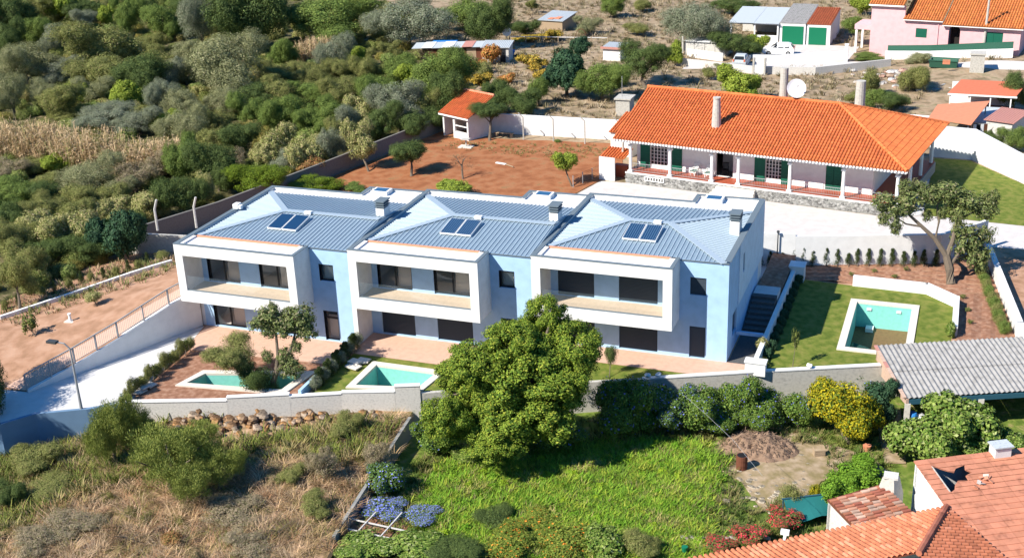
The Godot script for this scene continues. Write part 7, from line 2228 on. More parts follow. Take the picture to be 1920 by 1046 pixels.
	pl("clipped_bush", "bright green clipped dome bush behind the left house, left of two", "bush", "hedge", -10.58, 0.3, -24.73, 5.38, 2.98, "clipped bushes behind the left house")
	pl("clipped_bush", "lower green clipped bush behind the left house, right of two", "bush", "hedge", -6.77, 0.1, -27.47, 4.89, 1.6, "clipped bushes behind the left house")
	pl("round_tree", "round dark green tree casting a big shadow on the orange yard", "tree", "dark", -0.14, 0, -33.79, 3.69, 2.83, "", Vector3(-0.28, 2.2, -0.85))
	pl("yellowish_tree", "pale yellowish tree at the yard's long grey wall", "tree", "pale", -4.67, 0, -34.22, 3.16, 4.88, "", Vector3(-1.02, 2.68, -0.77))
	pl("rust_bush", "reddish brown bush over the grey wall behind the round tree", "bush", "rust", -5.72, -0, -46.45, 2.16, 1.72)
	pl("bare_tree", "small leafless tree in the middle of the orange yard", "tree", "twigs", 4.81, 0, -34.16, 2.69, 2.44, "", Vector3(-0.25, 1.51, -0.56), true)
	pl("young_tree", "little yellow green tree at the yard's right end", "tree", "lime", 15.04, 0, -34.42, 2.42, 2.18, "", Vector3(-0.84, 2.14, -0.61))
	pl("leaning_tree", "dark leafy tree with a bent trunk beside the pavilion", "tree", "dark", 2.58, 0, -46.47, 4.23, 2.28, "", Vector3(-0.21, 2.88, -1.18))
	pl("yard_shrub", "green shrub behind the left house's skylight", "shrub", "green", -3.32, 0, -28.72, 2.35, 0.61, "shrubs behind the terrace roofs")
	pl("yard_shrub", "bright green shrub showing over the middle house's roof", "shrub", "lime", 5.72, 0.2, -29.45, 3.86, 1.37, "shrubs behind the terrace roofs")
	pl("small_shrub", "tiny shrub at the foot of the white yard wall", "shrub", "green", 9.42, 0, -47.34, 0.73, 0.4)
	row("the group behind the white yard wall", "trees behind the white yard wall", [["scrub", -0.81, -0, -53.25, 2.56, 1.87], ["dark", -0.31, 0, -57.55, 4.23, 3.78], ["dark", 2.35, -0, -56.55, 4.4, 3.12], ["green", 2.76, -0, -60.9, 3.01, 3.88]])
	pl("climber_tree", "tall narrow dark tree wrapped in climbers, centre top", "tree", "ivy", 4.39, 0, -65.71, 6.16, 6.94)
	pl("broad_bush", "broad green bush right of the climber wrapped tree", "bush", "green", 9.07, 0, -64.45, 6.52, 5.46)
	pl("layered_tree", "dark tree with layered rounded crown beside the tiny shed", "tree", "dark", 12.24, 0, -70.66, 6.78, 5.1, "", Vector3(-0.66, 3.04, -1.07))
	pl("lime_bush", "narrow lime bush at the left end of the lane wall", "bush", "lime", 12.75, -0, -82.43, 2.32, 3.27)
	pl("feathery_tree", "large grey green feathery tree left of the zinc shed", "tree", "sage", 13.04, 0, -90.87, 9.42, 8.07)
	pl("round_tree", "dark round tree overhanging the garage court by the white car", "tree", "dark", 19.24, 0, -87.29, 6.31, 3.64, "", Vector3(-0.34, 2.07, -0.77))
	pl("lime_bush", "lime branch of leaves right of the round court tree", "bush", "lime", 21.2, 0, -92.32, 2.68, 2.42)
	pl("dark_tree", "dark tree behind the zinc shed at the top edge", "tree", "dark", 13.55, -0, -116.76, 7.73, 3.25)
	pl("green_tree", "green tree at the top edge above the field shed", "tree", "green", -3.76, 0, -111.75, 4.67, 3.89)
	pl("scrub_bush", "grey green bush right of the field shed", "bush", "olive", -3.4, 0, -99.44, 4.4, 2.9)
	pl("scrub_bush", "yellow green bush in the clearing right of the field shed", "bush", "scrub", 3.35, 0, -100.16, 4.07, 2.11)
	pl("dark_tree", "dark shadowy tree left of the field shed", "tree", "dark", -11.66, -0, -96.59, 4.41, 2.59)
	pl("small_tree", "tiny tree on the bare slope at the top edge", "tree", "scrub", -16.55, 0, -113.4, 2.1, 1.78, "", Vector3(-0.37, 1.35, -0.45))
	pl("scrub_bush", "scrub bush on the bare slope, top centre right", "bush", "scrub", -0.5, 0, -117.33, 3.5, 2.37)
	pl("lime_tree", "yellow green tree between the garage and the pink house, farther one", "tree", "lime", 31.11, 0, -119.32, 3.33, 3.5)
	pl("garden_tree", "small green tree with pale trunk beside the pink house", "tree", "green", 32.03, 0, -97.24, 3.51, 2.99, "", Vector3(0.37, 2.47, -1.22))
	pl("low_hedge", "low green hedge at the foot of the pink house", "hedge", "green", 34.67, -0, -90.53, 4.26, 0.89)
	pl("grape_vine", "broad golden vine left of the climber wrapped tree", "vine", "autumn", -3.84, 0, -77.37, 3.91, 2.29, "autumn vines in the clearing")
	pl("grape_vine", "orange red vine against the cream shed", "vine", "orange", -9.86, -0, -78.84, 2.66, 3.09, "autumn vines in the clearing")
	pl("grape_vine", "golden vine nearest the pavilion roof", "vine", "autumn", -5.96, -0, -66.25, 2.7, 2.2, "autumn vines in the clearing")
	pl("grape_vine", "brownish orange vine in the middle of the vine rows", "vine", "orange", -4.28, -0, -69.77, 2.5, 1.46, "autumn vines in the clearing")
	pl("grape_vine", "golden vine below the field shed", "vine", "autumn", -6.8, 0, -94.78, 3.61, 1.81, "autumn vines in the clearing")
	pl("grape_vine", "thin golden vine right behind the white dish", "vine", "autumn", -10.27, -0, -93.74, 4.34, 1.1, "autumn vines in the clearing")
	pl("grape_vine", "pale orange vine under the cream shed's wall", "vine", "orange", -10.35, -0, -75.68, 2.36, 1.41, "autumn vines in the clearing")
	pl("grape_vine", "small yellow vine at the clearing's right side", "vine", "autumn", -1.04, -0, -71.7, 1.88, 1.63, "autumn vines in the clearing")
	pl("grape_vine", "small yellow vine beside the big green bushes", "vine", "autumn", -8.9, 0, -67.7, 1.87, 1.49, "autumn vines in the clearing")
	pl("bare_shrub", "leafless grey shrub in front of the long shack", "shrub", "twigs", -18.26, 0, -78.03, 4.05, 2.23)
	pl("lime_tree", "lime green bush tree behind the villa's roof ridge", "tree", "lime", 23.96, 0, -65.66, 5.58, 4.23, "", Vector3(-0.37, 2.01, -0.73))
	pl("small_shrub", "small brown shrub on the dry field left of the lime tree", "shrub", "scrub", 18.19, 0, -76.26, 1.73, 1.48)
	pl("small_shrub", "small grey shrub at the lane wall above the lime tree", "shrub", "olive", 18.74, 0, -80.57, 1.9, 1.11)
	row("the group round the rubble heap", "shrubs round the rubble heap", [["scrub", 35.59, 0, -68.09, 2.24, 1.66], ["scrub", 36.64, 0, -71.68, 2.51, 3.83], ["green", 37.34, 0, -66.24, 2.42, 2.78], ["dark", 39.25, -0, -66.32, 3.61, 2.48], ["scrub", 41.14, 0, -74.84, 3.69, 3.71], ["olive", 40.72, 0, -87.73, 3.51, 1.81]])
	pl("dark_tree", "dark leafy tree at the right edge above the rose roofed shed", "tree", "dark", 50.93, 0, -69.05, 3.34, 4.6)
	pl("green_bush", "bushy green plants at the right edge below the rose roofed shed", "bush", "green", 50.84, -0, -53.91, 2.91, 2.62)
	pl("dark_bush", "dark low bush behind the big curved white wall", "bush", "dark", 49.16, 0, -54.29, 1.96, 1.77)
	pl("cypress", "small cypress before the white garden wall, first from the left", "cypress", "cypress", 33.92, 0.05, -19.88, 0.77, 1.08, "row of small cypresses", Vector3(-0.05, 0.47, -0.19))
	pl("cypress", "small cypress before the white garden wall, second from the left", "cypress", "cypress", 34.6, 0.05, -20.06, 0.77, 1.08, "row of small cypresses", Vector3(-0.05, 0.47, -0.19))
	pl("cypress", "small cypress before the white garden wall, third from the left", "cypress", "cypress", 35.48, 0.05, -20.29, 0.77, 1.02, "row of small cypresses", Vector3(-0.05, 0.44, -0.17))
	pl("cypress", "small cypress before the white garden wall, fourth from the left", "cypress", "cypress", 36.21, 0.05, -20.49, 0.77, 1.47, "row of small cypresses", Vector3(-0.07, 0.62, -0.25))
	pl("cypress", "small cypress before the white garden wall, fifth from the left", "cypress", "cypress", 36.89, 0.05, -20.67, 0.77, 1.41, "row of small cypresses", Vector3(-0.06, 0.59, -0.23))
	pl("cypress", "small cypress before the white garden wall, sixth from the left", "cypress", "cypress", 37.52, 0.05, -20.83, 0.76, 1.14, "row of small cypresses", Vector3(-0.05, 0.49, -0.19))
	pl("cypress", "small cypress before the white garden wall, seventh from the left", "cypress", "cypress", 38.45, 0.05, -21.08, 0.76, 1.34, "row of small cypresses", Vector3(-0.06, 0.57, -0.22))
	pl("cypress", "small cypress before the white garden wall, eighth from the left", "cypress", "cypress", 39.19, 0.05, -21.28, 0.76, 1.27, "row of small cypresses", Vector3(-0.06, 0.54, -0.21))
	pl("cypress", "small cypress before the white garden wall, ninth from the left", "cypress", "cypress", 39.93, 0.05, -21.47, 0.76, 0.94, "row of small cypresses", Vector3(-0.04, 0.41, -0.16))
	pl("cypress", "small cypress before the white garden wall, tenth from the left", "cypress", "cypress", 40.54, 0.05, -21.63, 0.76, 1.27, "row of small cypresses", Vector3(-0.06, 0.54, -0.21))
	pl("cypress", "small cypress before the white garden wall, eleventh from the left", "cypress", "cypress", 41.29, 0.05, -21.83, 0.76, 1.27, "row of small cypresses", Vector3(-0.06, 0.54, -0.21))
	pl("cypress", "small cypress before the white garden wall, twelfth from the left", "cypress", "cypress", 42.11, 0.05, -22.05, 0.76, 1.27, "row of small cypresses", Vector3(-0.06, 0.54, -0.21))
	pl("cypress", "small cypress before the white garden wall, thirteenth from the left", "cypress", "cypress", 42.88, 0.05, -22.26, 0.76, 1.27, "row of small cypresses", Vector3(-0.06, 0.54, -0.21))
	pl("cypress", "small cypress before the white garden wall, fourteenth from the left", "cypress", "cypress", 43.65, 0.05, -22.46, 0.76, 1.07, "row of small cypresses", Vector3(-0.05, 0.46, -0.18))
	pl("cypress", "small cypress before the white garden wall, fifteenth from the left", "cypress", "cypress", 44.37, 0.05, -22.65, 0.76, 1.07, "row of small cypresses", Vector3(-0.05, 0.46, -0.18))
	pl("cypress", "small cypress before the white garden wall, sixteenth from the left", "cypress", "cypress", 44.98, 0.05, -22.81, 0.76, 1.2, "row of small cypresses", Vector3(-0.05, 0.51, -0.2))
	pl("cypress", "small cypress before the white garden wall, seventeenth from the left", "cypress", "cypress", 45.84, 0.05, -23.04, 0.76, 1.2, "row of small cypresses", Vector3(-0.05, 0.51, -0.2))
	pl("hedge_shrub", "feathery hedge plant along the right garden wall, first from the far end", "shrub", "green", 48.73, 0.05, -22.46, 0.82, 1.09, "hedge along the right garden wall", Vector3(-0.04, 0.41, -0.16))
	pl("hedge_shrub", "feathery hedge plant along the right garden wall, second from the far end", "shrub", "scrub", 48.91, 0.05, -21.35, 0.83, 1.1, "hedge along the right garden wall", Vector3(-0.04, 0.41, -0.16))
	pl("hedge_shrub", "feathery hedge plant along the right garden wall, third from the far end", "shrub", "green", 49.09, 0.05, -20.26, 0.84, 1.12, "hedge along the right garden wall", Vector3(-0.04, 0.4, -0.16))
	pl("hedge_shrub", "feathery hedge plant along the right garden wall, fourth from the far end", "shrub", "scrub", 49.26, 0.05, -19.21, 0.85, 1.13, "hedge along the right garden wall", Vector3(-0.04, 0.4, -0.16))
	pl("hedge_shrub", "feathery hedge plant along the right garden wall, fifth from the far end", "shrub", "green", 49.43, 0.05, -18.17, 0.87, 1.14, "hedge along the right garden wall", Vector3(-0.04, 0.39, -0.16))
	pl("hedge_shrub", "feathery hedge plant along the right garden wall, sixth from the far end", "shrub", "scrub", 49.59, 0.05, -17.16, 0.88, 1.15, "hedge along the right garden wall", Vector3(-0.04, 0.39, -0.15))
	pl("hedge_shrub", "feathery hedge plant along the right garden wall, seventh from the far end", "shrub", "green", 49.75, 0.05, -16.17, 0.89, 1.16, "hedge along the right garden wall", Vector3(-0.04, 0.39, -0.15))
	pl("hedge_shrub", "feathery hedge plant along the right garden wall, eighth from the far end", "shrub", "scrub", 49.91, 0.05, -15.21, 0.9, 1.17, "hedge along the right garden wall", Vector3(-0.04, 0.38, -0.15))
	pl("hedge_shrub", "feathery hedge plant along the right garden wall, ninth from the far end", "shrub", "green", 50.06, 0.05, -14.26, 0.91, 1.18, "hedge along the right garden wall", Vector3(-0.04, 0.38, -0.15))
	pl("hedge_shrub", "feathery hedge plant along the right garden wall, tenth from the far end", "shrub", "scrub", 50.21, 0.05, -13.34, 0.92, 1.19, "hedge along the right garden wall", Vector3(-0.04, 0.37, -0.15))
	pl("hedge_shrub", "feathery hedge plant along the right garden wall, eleventh from the far end", "shrub", "green", 50.36, 0.05, -12.43, 0.93, 1.2, "hedge along the right garden wall", Vector3(-0.04, 0.37, -0.15))
	pl("hedge_shrub", "dusty green hedge plant between the two pool gardens, first from the house", "shrub", "sage", 11.89, 0.05, 0.53, 1.02, 1.15, "hedge between the pool gardens", Vector3(-0.12, 0.51, -0.18))
	pl("hedge_shrub", "dusty green hedge plant between the two pool gardens, second from the house", "shrub", "cypress", 11.91, 0.05, 0.95, 1.01, 1.14, "hedge between the pool gardens", Vector3(-0.12, 0.5, -0.17))
	pl("hedge_shrub", "dusty green hedge plant between the two pool gardens, third from the house", "shrub", "cypress", 11.93, 0.05, 1.38, 1.01, 1.14, "hedge between the pool gardens", Vector3(-0.12, 0.5, -0.17))
	pl("hedge_shrub", "dusty green hedge plant between the two pool gardens, fourth from the house", "shrub", "sage", 11.95, 0.05, 1.8, 1, 1.13, "hedge between the pool gardens", Vector3(-0.12, 0.5, -0.17))
	pl("hedge_shrub", "dusty green hedge plant between the two pool gardens, fifth from the house", "shrub", "cypress", 11.97, 0.05, 2.22, 1, 1.13, "hedge between the pool gardens", Vector3(-0.11, 0.5, -0.17))
	pl("hedge_shrub", "dusty green hedge plant between the two pool gardens, sixth from the house", "shrub", "cypress", 12, 0.05, 2.63, 1, 1.12, "hedge between the pool gardens", Vector3(-0.11, 0.49, -0.17))
	pl("hedge_shrub", "dusty green hedge plant between the two pool gardens, seventh from the house", "shrub", "sage", 12.02, 0.05, 3.04, 0.99, 1.12, "hedge between the pool gardens", Vector3(-0.11, 0.49, -0.17))
	pl("hedge_shrub", "dusty green hedge plant between the two pool gardens, eighth from the house", "shrub", "cypress", 12.04, 0.05, 3.44, 0.99, 1.12, "hedge between the pool gardens", Vector3(-0.11, 0.49, -0.17))
	pl("hedge_shrub", "dusty green hedge plant between the two pool gardens, ninth from the house", "shrub", "cypress", 12.06, 0.05, 3.85, 0.98, 1.11, "hedge between the pool gardens", Vector3(-0.11, 0.49, -0.17))
	pl("hedge_shrub", "dusty green hedge plant between the two pool gardens, tenth from the house", "shrub", "sage", 12.08, 0.05, 4.24, 0.98, 1.11, "hedge between the pool gardens", Vector3(-0.11, 0.48, -0.17))
	pl("hedge_shrub", "dusty green hedge plant between the two pool gardens, eleventh from the house", "shrub", "cypress", 12.1, 0.05, 4.64, 0.97, 1.1, "hedge between the pool gardens", Vector3(-0.11, 0.48, -0.17))
	pl("hedge_shrub", "dusty green hedge plant between the two pool gardens, twelfth from the house", "shrub", "cypress", 12.12, 0.05, 5.03, 0.97, 1.1, "hedge between the pool gardens", Vector3(-0.11, 0.48, -0.17))
	pl("hedge_shrub", "dusty green hedge plant between the two pool gardens, thirteenth from the house", "shrub", "sage", 12.14, 0.05, 5.41, 0.96, 1.09, "hedge between the pool gardens", Vector3(-0.11, 0.48, -0.17))
	pl("hedge_shrub", "dusty green hedge plant between the two pool gardens, fourteenth from the house", "shrub", "cypress", 12.16, 0.05, 5.8, 0.96, 1.09, "hedge between the pool gardens", Vector3(-0.11, 0.48, -0.17))
	pl("hedge_shrub", "dusty green hedge plant between the two pool gardens, fifteenth from the house", "shrub", "cypress", 12.18, 0.05, 6.18, 0.95, 1.08, "hedge between the pool gardens", Vector3(-0.11, 0.47, -0.16))
	pl("hedge_shrub", "dusty green hedge plant between the two pool gardens, sixteenth from the house", "shrub", "sage", 12.2, 0.05, 6.55, 0.95, 1.08, "hedge between the pool gardens", Vector3(-0.11, 0.47, -0.16))
	pl("hedge_shrub", "spindly shrub along the wall beside the drive, first from the house", "shrub", "scrub", 1.58, 0.02, 3.87, 0.68, 1.02, "shrubs along the drive", Vector3(-0.05, 0.51, -0.2))
	pl("hedge_shrub", "spindly shrub along the wall beside the drive, second from the house", "shrub", "sapling", 1.61, 0.02, 4.51, 0.82, 1.24, "shrubs along the drive", Vector3(-0.07, 0.63, -0.25))
	pl("hedge_shrub", "spindly shrub along the wall beside the drive, third from the house", "shrub", "scrub", 1.64, 0.02, 5.15, 0.67, 1.46, "shrubs along the drive", Vector3(-0.08, 0.75, -0.3))
	pl("hedge_shrub", "spindly shrub along the wall beside the drive, fourth from the house", "shrub", "scrub", 1.68, 0.02, 5.77, 0.8, 1, "shrubs along the drive", Vector3(-0.05, 0.5, -0.2))
	pl("hedge_shrub", "spindly shrub along the wall beside the drive, fifth from the house", "shrub", "sapling", 1.71, 0.02, 6.39, 0.67, 1.22, "shrubs along the drive", Vector3(-0.07, 0.62, -0.24))
	pl("hedge_shrub", "spindly shrub along the wall beside the drive, sixth from the house", "shrub", "scrub", 1.74, 0.02, 6.99, 0.79, 1.43, "shrubs along the drive", Vector3(-0.08, 0.73, -0.29))
	pl("hedge_shrub", "spindly shrub along the wall beside the drive, seventh from the house", "shrub", "scrub", 1.77, 0.02, 7.59, 0.66, 0.99, "shrubs along the drive", Vector3(-0.05, 0.49, -0.19))
	pl("hedge_shrub", "spindly shrub along the wall beside the drive, eighth from the house", "shrub", "sapling", 1.81, 0.02, 8.19, 0.78, 1.19, "shrubs along the drive", Vector3(-0.06, 0.6, -0.24))
	pl("hedge_shrub", "spindly shrub along the wall beside the drive, ninth from the house", "shrub", "scrub", 1.84, 0.02, 8.77, 0.65, 1.41, "shrubs along the drive", Vector3(-0.08, 0.72, -0.28))
	pl("hedge_shrub", "spindly shrub along the wall beside the drive, tenth from the house", "shrub", "scrub", 1.87, 0.02, 9.34, 0.77, 0.96, "shrubs along the drive", Vector3(-0.05, 0.48, -0.19))
	pl("hedge_shrub", "spindly shrub along the wall beside the drive, eleventh from the house", "shrub", "sapling", 1.9, 0.02, 9.91, 0.64, 1.18, "shrubs along the drive", Vector3(-0.06, 0.59, -0.23))
	pl("hedge_shrub", "spindly shrub along the wall beside the drive, twelfth from the house", "shrub", "scrub", 1.93, 0.02, 10.47, 0.76, 1.38, "shrubs along the drive", Vector3(-0.07, 0.7, -0.28))
	pl("hedge_shrub", "spindly shrub along the wall beside the drive, thirteenth from the house", "shrub", "scrub", 1.96, 0.02, 11.02, 0.63, 0.95, "shrubs along the drive", Vector3(-0.05, 0.47, -0.18))
	pl("hedge_shrub", "dark shrub along the low wall left of the big lawn, first from the near end", "shrub", "sapling", 37, 0, -3.8, 0.77, 0.89, "shrubs along the lawn's left wall", Vector3(-0.03, 0.3, -0.12))
	pl("hedge_shrub", "dark shrub along the low wall left of the big lawn, second from the near end", "shrub", "ivy", 37, 0, -5.03, 0.76, 0.88, "shrubs along the lawn's left wall", Vector3(-0.03, 0.3, -0.12))
	pl("hedge_shrub", "dark shrub along the low wall left of the big lawn, third from the near end", "shrub", "ivy", 37, 0, -6.25, 0.75, 0.87, "shrubs along the lawn's left wall", Vector3(-0.03, 0.3, -0.12))
	pl("hedge_shrub", "dark shrub along the low wall left of the big lawn, fourth from the near end", "shrub", "ivy", 37, 0, -7.48, 0.75, 0.86, "shrubs along the lawn's left wall", Vector3(-0.03, 0.31, -0.12))
	pl("hedge_shrub", "dark shrub along the low wall left of the big lawn, fifth from the near end", "shrub", "ivy", 37, 0, -8.71, 0.74, 0.85, "shrubs along the lawn's left wall", Vector3(-0.03, 0.31, -0.12))
	pl("hedge_shrub", "dark shrub along the low wall left of the big lawn, sixth from the near end", "shrub", "ivy", 37, 0, -9.94, 0.73, 0.84, "shrubs along the lawn's left wall", Vector3(-0.03, 0.32, -0.13))
	pl("hedge_shrub", "dark shrub along the low wall left of the big lawn, seventh from the near end", "shrub", "ivy", 37, 0, -11.16, 0.72, 0.83, "shrubs along the lawn's left wall", Vector3(-0.03, 0.32, -0.13))
	pl("hedge_shrub", "dark shrub along the low wall left of the big lawn, eighth from the near end", "shrub", "ivy", 37, 0, -12.39, 0.71, 0.82, "shrubs along the lawn's left wall", Vector3(-0.03, 0.33, -0.13))
	pl("hedge_shrub", "dark shrub along the low wall left of the big lawn, ninth from the near end", "shrub", "ivy", 37, 0, -13.62, 0.7, 0.81, "shrubs along the lawn's left wall", Vector3(-0.04, 0.33, -0.13))
	pl("hedge_shrub", "dark shrub along the low wall left of the big lawn, tenth from the near end", "shrub", "ivy", 37, 0, -14.85, 0.69, 0.8, "shrubs along the lawn's left wall", Vector3(-0.04, 0.33, -0.13))
	pl("hedge_shrub", "dark shrub along the low wall left of the big lawn, eleventh from the near end", "shrub", "ivy", 37, 0, -16.07, 0.68, 0.79, "shrubs along the lawn's left wall", Vector3(-0.04, 0.34, -0.13))
	pl("hedge_shrub", "dark shrub along the low wall left of the big lawn, twelfth from the near end", "shrub", "ivy", 37, 0, -17.3, 0.67, 0.78, "shrubs along the lawn's left wall", Vector3(-0.04, 0.34, -0.14))
	pl("kerb_shrub", "young shrub in the kerb row left of the ramp, first from the left", "shrub", "scrub", -14.84, 0.23, 2.16, 0.63, 1.02, "young shrubs along the kerb", Vector3(-0.03, 0.34, -0.13))
	pl("kerb_shrub", "young shrub in the kerb row left of the ramp, second from the left", "shrub", "cypress", -14.36, 0.26, 1.36, 0.64, 1.03, "young shrubs along the kerb", Vector3(-0.04, 0.35, -0.14))
	pl("kerb_shrub", "young shrub in the kerb row left of the ramp, third from the left", "shrub", "scrub", -13.79, 0.29, -0.51, 0.65, 1.04, "young shrubs along the kerb", Vector3(-0.04, 0.35, -0.14))
	pl("kerb_shrub", "young shrub in the kerb row left of the ramp, fourth from the left", "shrub", "cypress", -13.02, 0.42, -0.9, 0.65, 1.04, "young shrubs along the kerb", Vector3(-0.04, 0.35, -0.14))
	pl("kerb_shrub", "young shrub in the kerb row left of the ramp, fifth from the left", "shrub", "scrub", -12.51, 0.51, -1.86, 0.65, 1.05, "young shrubs along the kerb", Vector3(-0.04, 0.35, -0.14))
	pl("kerb_shrub", "young shrub in the kerb row left of the ramp, sixth from the left", "shrub", "cypress", -12, 0.59, -2.6, 0.65, 1.05, "young shrubs along the kerb", Vector3(-0.04, 0.36, -0.14))
	pl("kerb_shrub", "young shrub in the kerb row left of the ramp, seventh from the left", "shrub", "scrub", -11.25, 0.72, -2.8, 0.65, 1.05, "young shrubs along the kerb", Vector3(-0.04, 0.35, -0.14))
	pl("kerb_shrub", "young shrub in the kerb row left of the ramp, eighth from the left", "shrub", "cypress", -10.46, 0.85, -3.21, 0.65, 1.05, "young shrubs along the kerb", Vector3(-0.04, 0.35, -0.14))
	pl("kerb_shrub", "young shrub in the kerb row left of the ramp, ninth from the left", "shrub", "scrub", -9.87, 0.94, -3.87, 0.66, 1.06, "young shrubs along the kerb", Vector3(-0.04, 0.36, -0.14))
	pl("kerb_shrub", "young shrub in the kerb row left of the ramp, tenth from the left", "shrub", "cypress", -9.2, 1.04, -4.43, 0.66, 1.06, "young shrubs along the kerb", Vector3(-0.04, 0.36, -0.14))
	pl("kerb_shrub", "young shrub in the kerb row left of the ramp, eleventh from the left", "shrub", "scrub", -8.73, 1.11, -4.94, 0.66, 1.06, "young shrubs along the kerb", Vector3(-0.04, 0.36, -0.14))
	pl("kerb_shrub", "young shrub in the kerb row left of the ramp, twelfth from the left", "shrub", "cypress", -8.79, 1.05, -6.17, 0.67, 1.07, "young shrubs along the kerb", Vector3(-0.04, 0.36, -0.14))
	pl("kerb_shrub", "young shrub in the kerb row left of the ramp, thirteenth from the left", "shrub", "scrub", -8.03, 1.12, -6.96, 1.18, 1.05, "young shrubs along the kerb", Vector3(-0.04, 0.36, -0.14))
	pl("sapling", "wilted yellow green sapling on the bare soil, nearer the kerb", "sapling", "pale", -6.96, 1.32, 1.85, 1.3, 0.86, "", Vector3(-0.33, 0.61, -0.14))
	pl("sapling", "thin yellowish sapling on the bare soil at the left", "sapling", "sapling", -8.65, 0.74, 6.14, 1.39, 1.75, "", Vector3(-0.48, 0.84, -0.18))
	pl("sapling", "slender young tree standing on the right lawn's front", "sapling", "sapling", 38.59, 0, -3.91, 0.57, 1.74, "", Vector3(0.02, 1.75, -0.78))
	pl("sapling", "dark slender sapling before the right house's terrace", "sapling", "dark", 28.42, 0, 0.04, 0.83, 1.53, "", Vector3(-0.05, 1.29, -0.54))
	pl("wall_plant", "leafy plant at the front end of the low wall by the right house", "plant", "pale", 36.46, 0, -5.85, 0.85, 1.18)
	pl("wall_plant", "white flowered plant at the end of the cranked white wall", "plant", "leafy", 47.22, -0, -11.11, 0.73, 1.12)
	pl("olive_tree", "leaning dark olive tree over the left pool", "tree", "scrub", 9, -0.9, 7.02, 3.79, 2.31, "", Vector3(-2.13, 2.57, -0.3))
	pl("dark_bush", "lower dark bush against the wall under the leaning olive", "bush", "dark", 8.97, -0.9, 7.45, 2.49, 2.64, "", Vector3(-0.43, 1.25, -0.38))
	pl("climber", "dark climber at the big tree's right foot", "climber", "vine", 30.17, -1.9, 3.68, 3.32, 3.81, "flowering climbers along the grey wall")
	pl("climber", "flowering climber on the grey wall nearest the big tree", "climber", "vine", 31.22, -1.9, 1.74, 3.38, 3.35, "flowering climbers along the grey wall")
	pl("climber", "blue flowered climber, second along the wall from the big tree", "climber", "bloom", 32.8, -1.9, 2.19, 2.92, 3.17, "flowering climbers along the grey wall")
	pl("climber", "leafy climber in the middle of the grey wall", "climber", "vine", 34.29, -1.9, 1.68, 3.34, 3.38, "flowering climbers along the grey wall")
	pl("climber", "tall leafy climber right of the grey wall's middle", "climber", "vine", 35.86, -1.9, 0.36, 3.06, 3.32, "flowering climbers along the grey wall")
	pl("climber", "dark leafy climber left of the yellow tree", "climber", "vine", 37.59, -1.9, 0.45, 3.04, 2.53, "flowering climbers along the grey wall")
	pl("climber", "low leafy clump under the grey wall's middle climbers", "climber", "vine", 35.38, -1.9, 1.55, 2.43, 1.73, "flowering climbers along the grey wall")
	pl("climber", "leafy climber just left of the yellow tree", "climber", "vine", 39.57, -1.9, -0.35, 2.13, 2.57, "flowering climbers along the grey wall")
	pl("climber", "climber with violet flowers at the carport corner", "climber", "bloom", 42.89, -1.9, -6.48, 2.9, 2.02, "flowering climbers along the grey wall")
	pl("climber", "dark climber hanging below the carport corner", "climber", "ivy", 43.65, -1.9, -2.08, 2.13, 3.14, "flowering climbers along the grey wall")
	pl("leafy_shrub", "leafy shrub at the left foot of the big tree", "shrub", "vine", 20.5, -1.9, 8.26, 2.7, 2.02, "shrubs under the big tree")
	pl("leafy_shrub", "light green leafy shrub before the big tree's trunk", "shrub", "leafy", 22.75, -1.9, 7.65, 3, 0.95, "shrubs under the big tree")
	pl("leafy_shrub", "dark leafy shrub at the right foot of the big tree", "shrub", "vine", 27.15, -1.9, 5.65, 3.3, 1.79, "shrubs under the big tree")
	pl("leafy_shrub", "low leafy shrub at the grass edge under the big tree", "shrub", "leafy", 24.79, -1.9, 7.13, 2.39, 0.76, "shrubs under the big tree")
	pl("citrus_tree", "yellow leaved round citrus tree in front of the grey wall", "tree", "citrus", 42.47, -1.9, 0.58, 4.18, 3.59, "", Vector3(-0.6, 2, -0.64))
	pl("lush_shrub", "lush green shrub between the citrus tree and the worn tiles", "shrub", "lush", 43.44, -1.9, 4.93, 3.07, 1.45)
	pl("lush_shrub", "lower lush shrub beside the teal net", "shrub", "lush", 42.86, -1.9, 7.62, 2.16, 1.9)
	pl("yellow_shrub", "small yellow shrub left of the teal net", "shrub", "citrus", 41.5, -1.9, 7.23, 0.71, 1.23)
	pl("dark_shrub", "dark speckled shrub on the bare ground near the stones", "shrub", "scrub", 40.4, -1.9, 8.26, 1.36, 1.77)
	pl("leafy_bush", "large leafed bush under the carport's left front", "bush", "leafy", 46.59, -1.9, 1.38, 3.73, 3.13, "bushes before the carport")
	pl("leafy_bush", "large leafed bush before the dark middle of the carport", "bush", "leafy", 48.56, -1.9, -0.13, 4.05, 3.46, "bushes before the carport")
	pl("leafy_bush", "low leafy bush before the salmon roof", "bush", "leafy", 48, -1.9, 1.21, 3.15, 1.72, "bushes before the carport")
	pl("leafy_bush", "leafy bush at the right edge before the carport", "bush", "leafy", 50.81, -1.9, -0.51, 2.02, 1.73, "bushes before the carport")
	pl("hydrangea", "dense shrub with pale blue flowers at the dividing wall", "shrub", "bloom", 19.83, -1.9, 12.93, 2.38, 2.11)
	pl("blue_flower_mat", "mat of blue flowers spilling above the cold frame", "flowers", "blueflower", 20.3, -1.9, 14.58, 2.67, 0.69)
	pl("blue_flower_mat", "second mat of blue flowers right of the cold frame", "flowers", "blueflower", 22.61, -1.9, 14.65, 2.19, 0.61)
	pl("garden_bush", "large leafed plants at the bottom edge below the cold frame", "bush", "leafy", 21.01, -1.9, 18.12, 2.9, 0.87, "bushes along the bottom edge")
	pl("garden_bush", "leafy clump at the bottom edge left of the orange flowers", "bush", "leafy", 23.28, -1.9, 17.39, 2.89, 0.97, "bushes along the bottom edge")
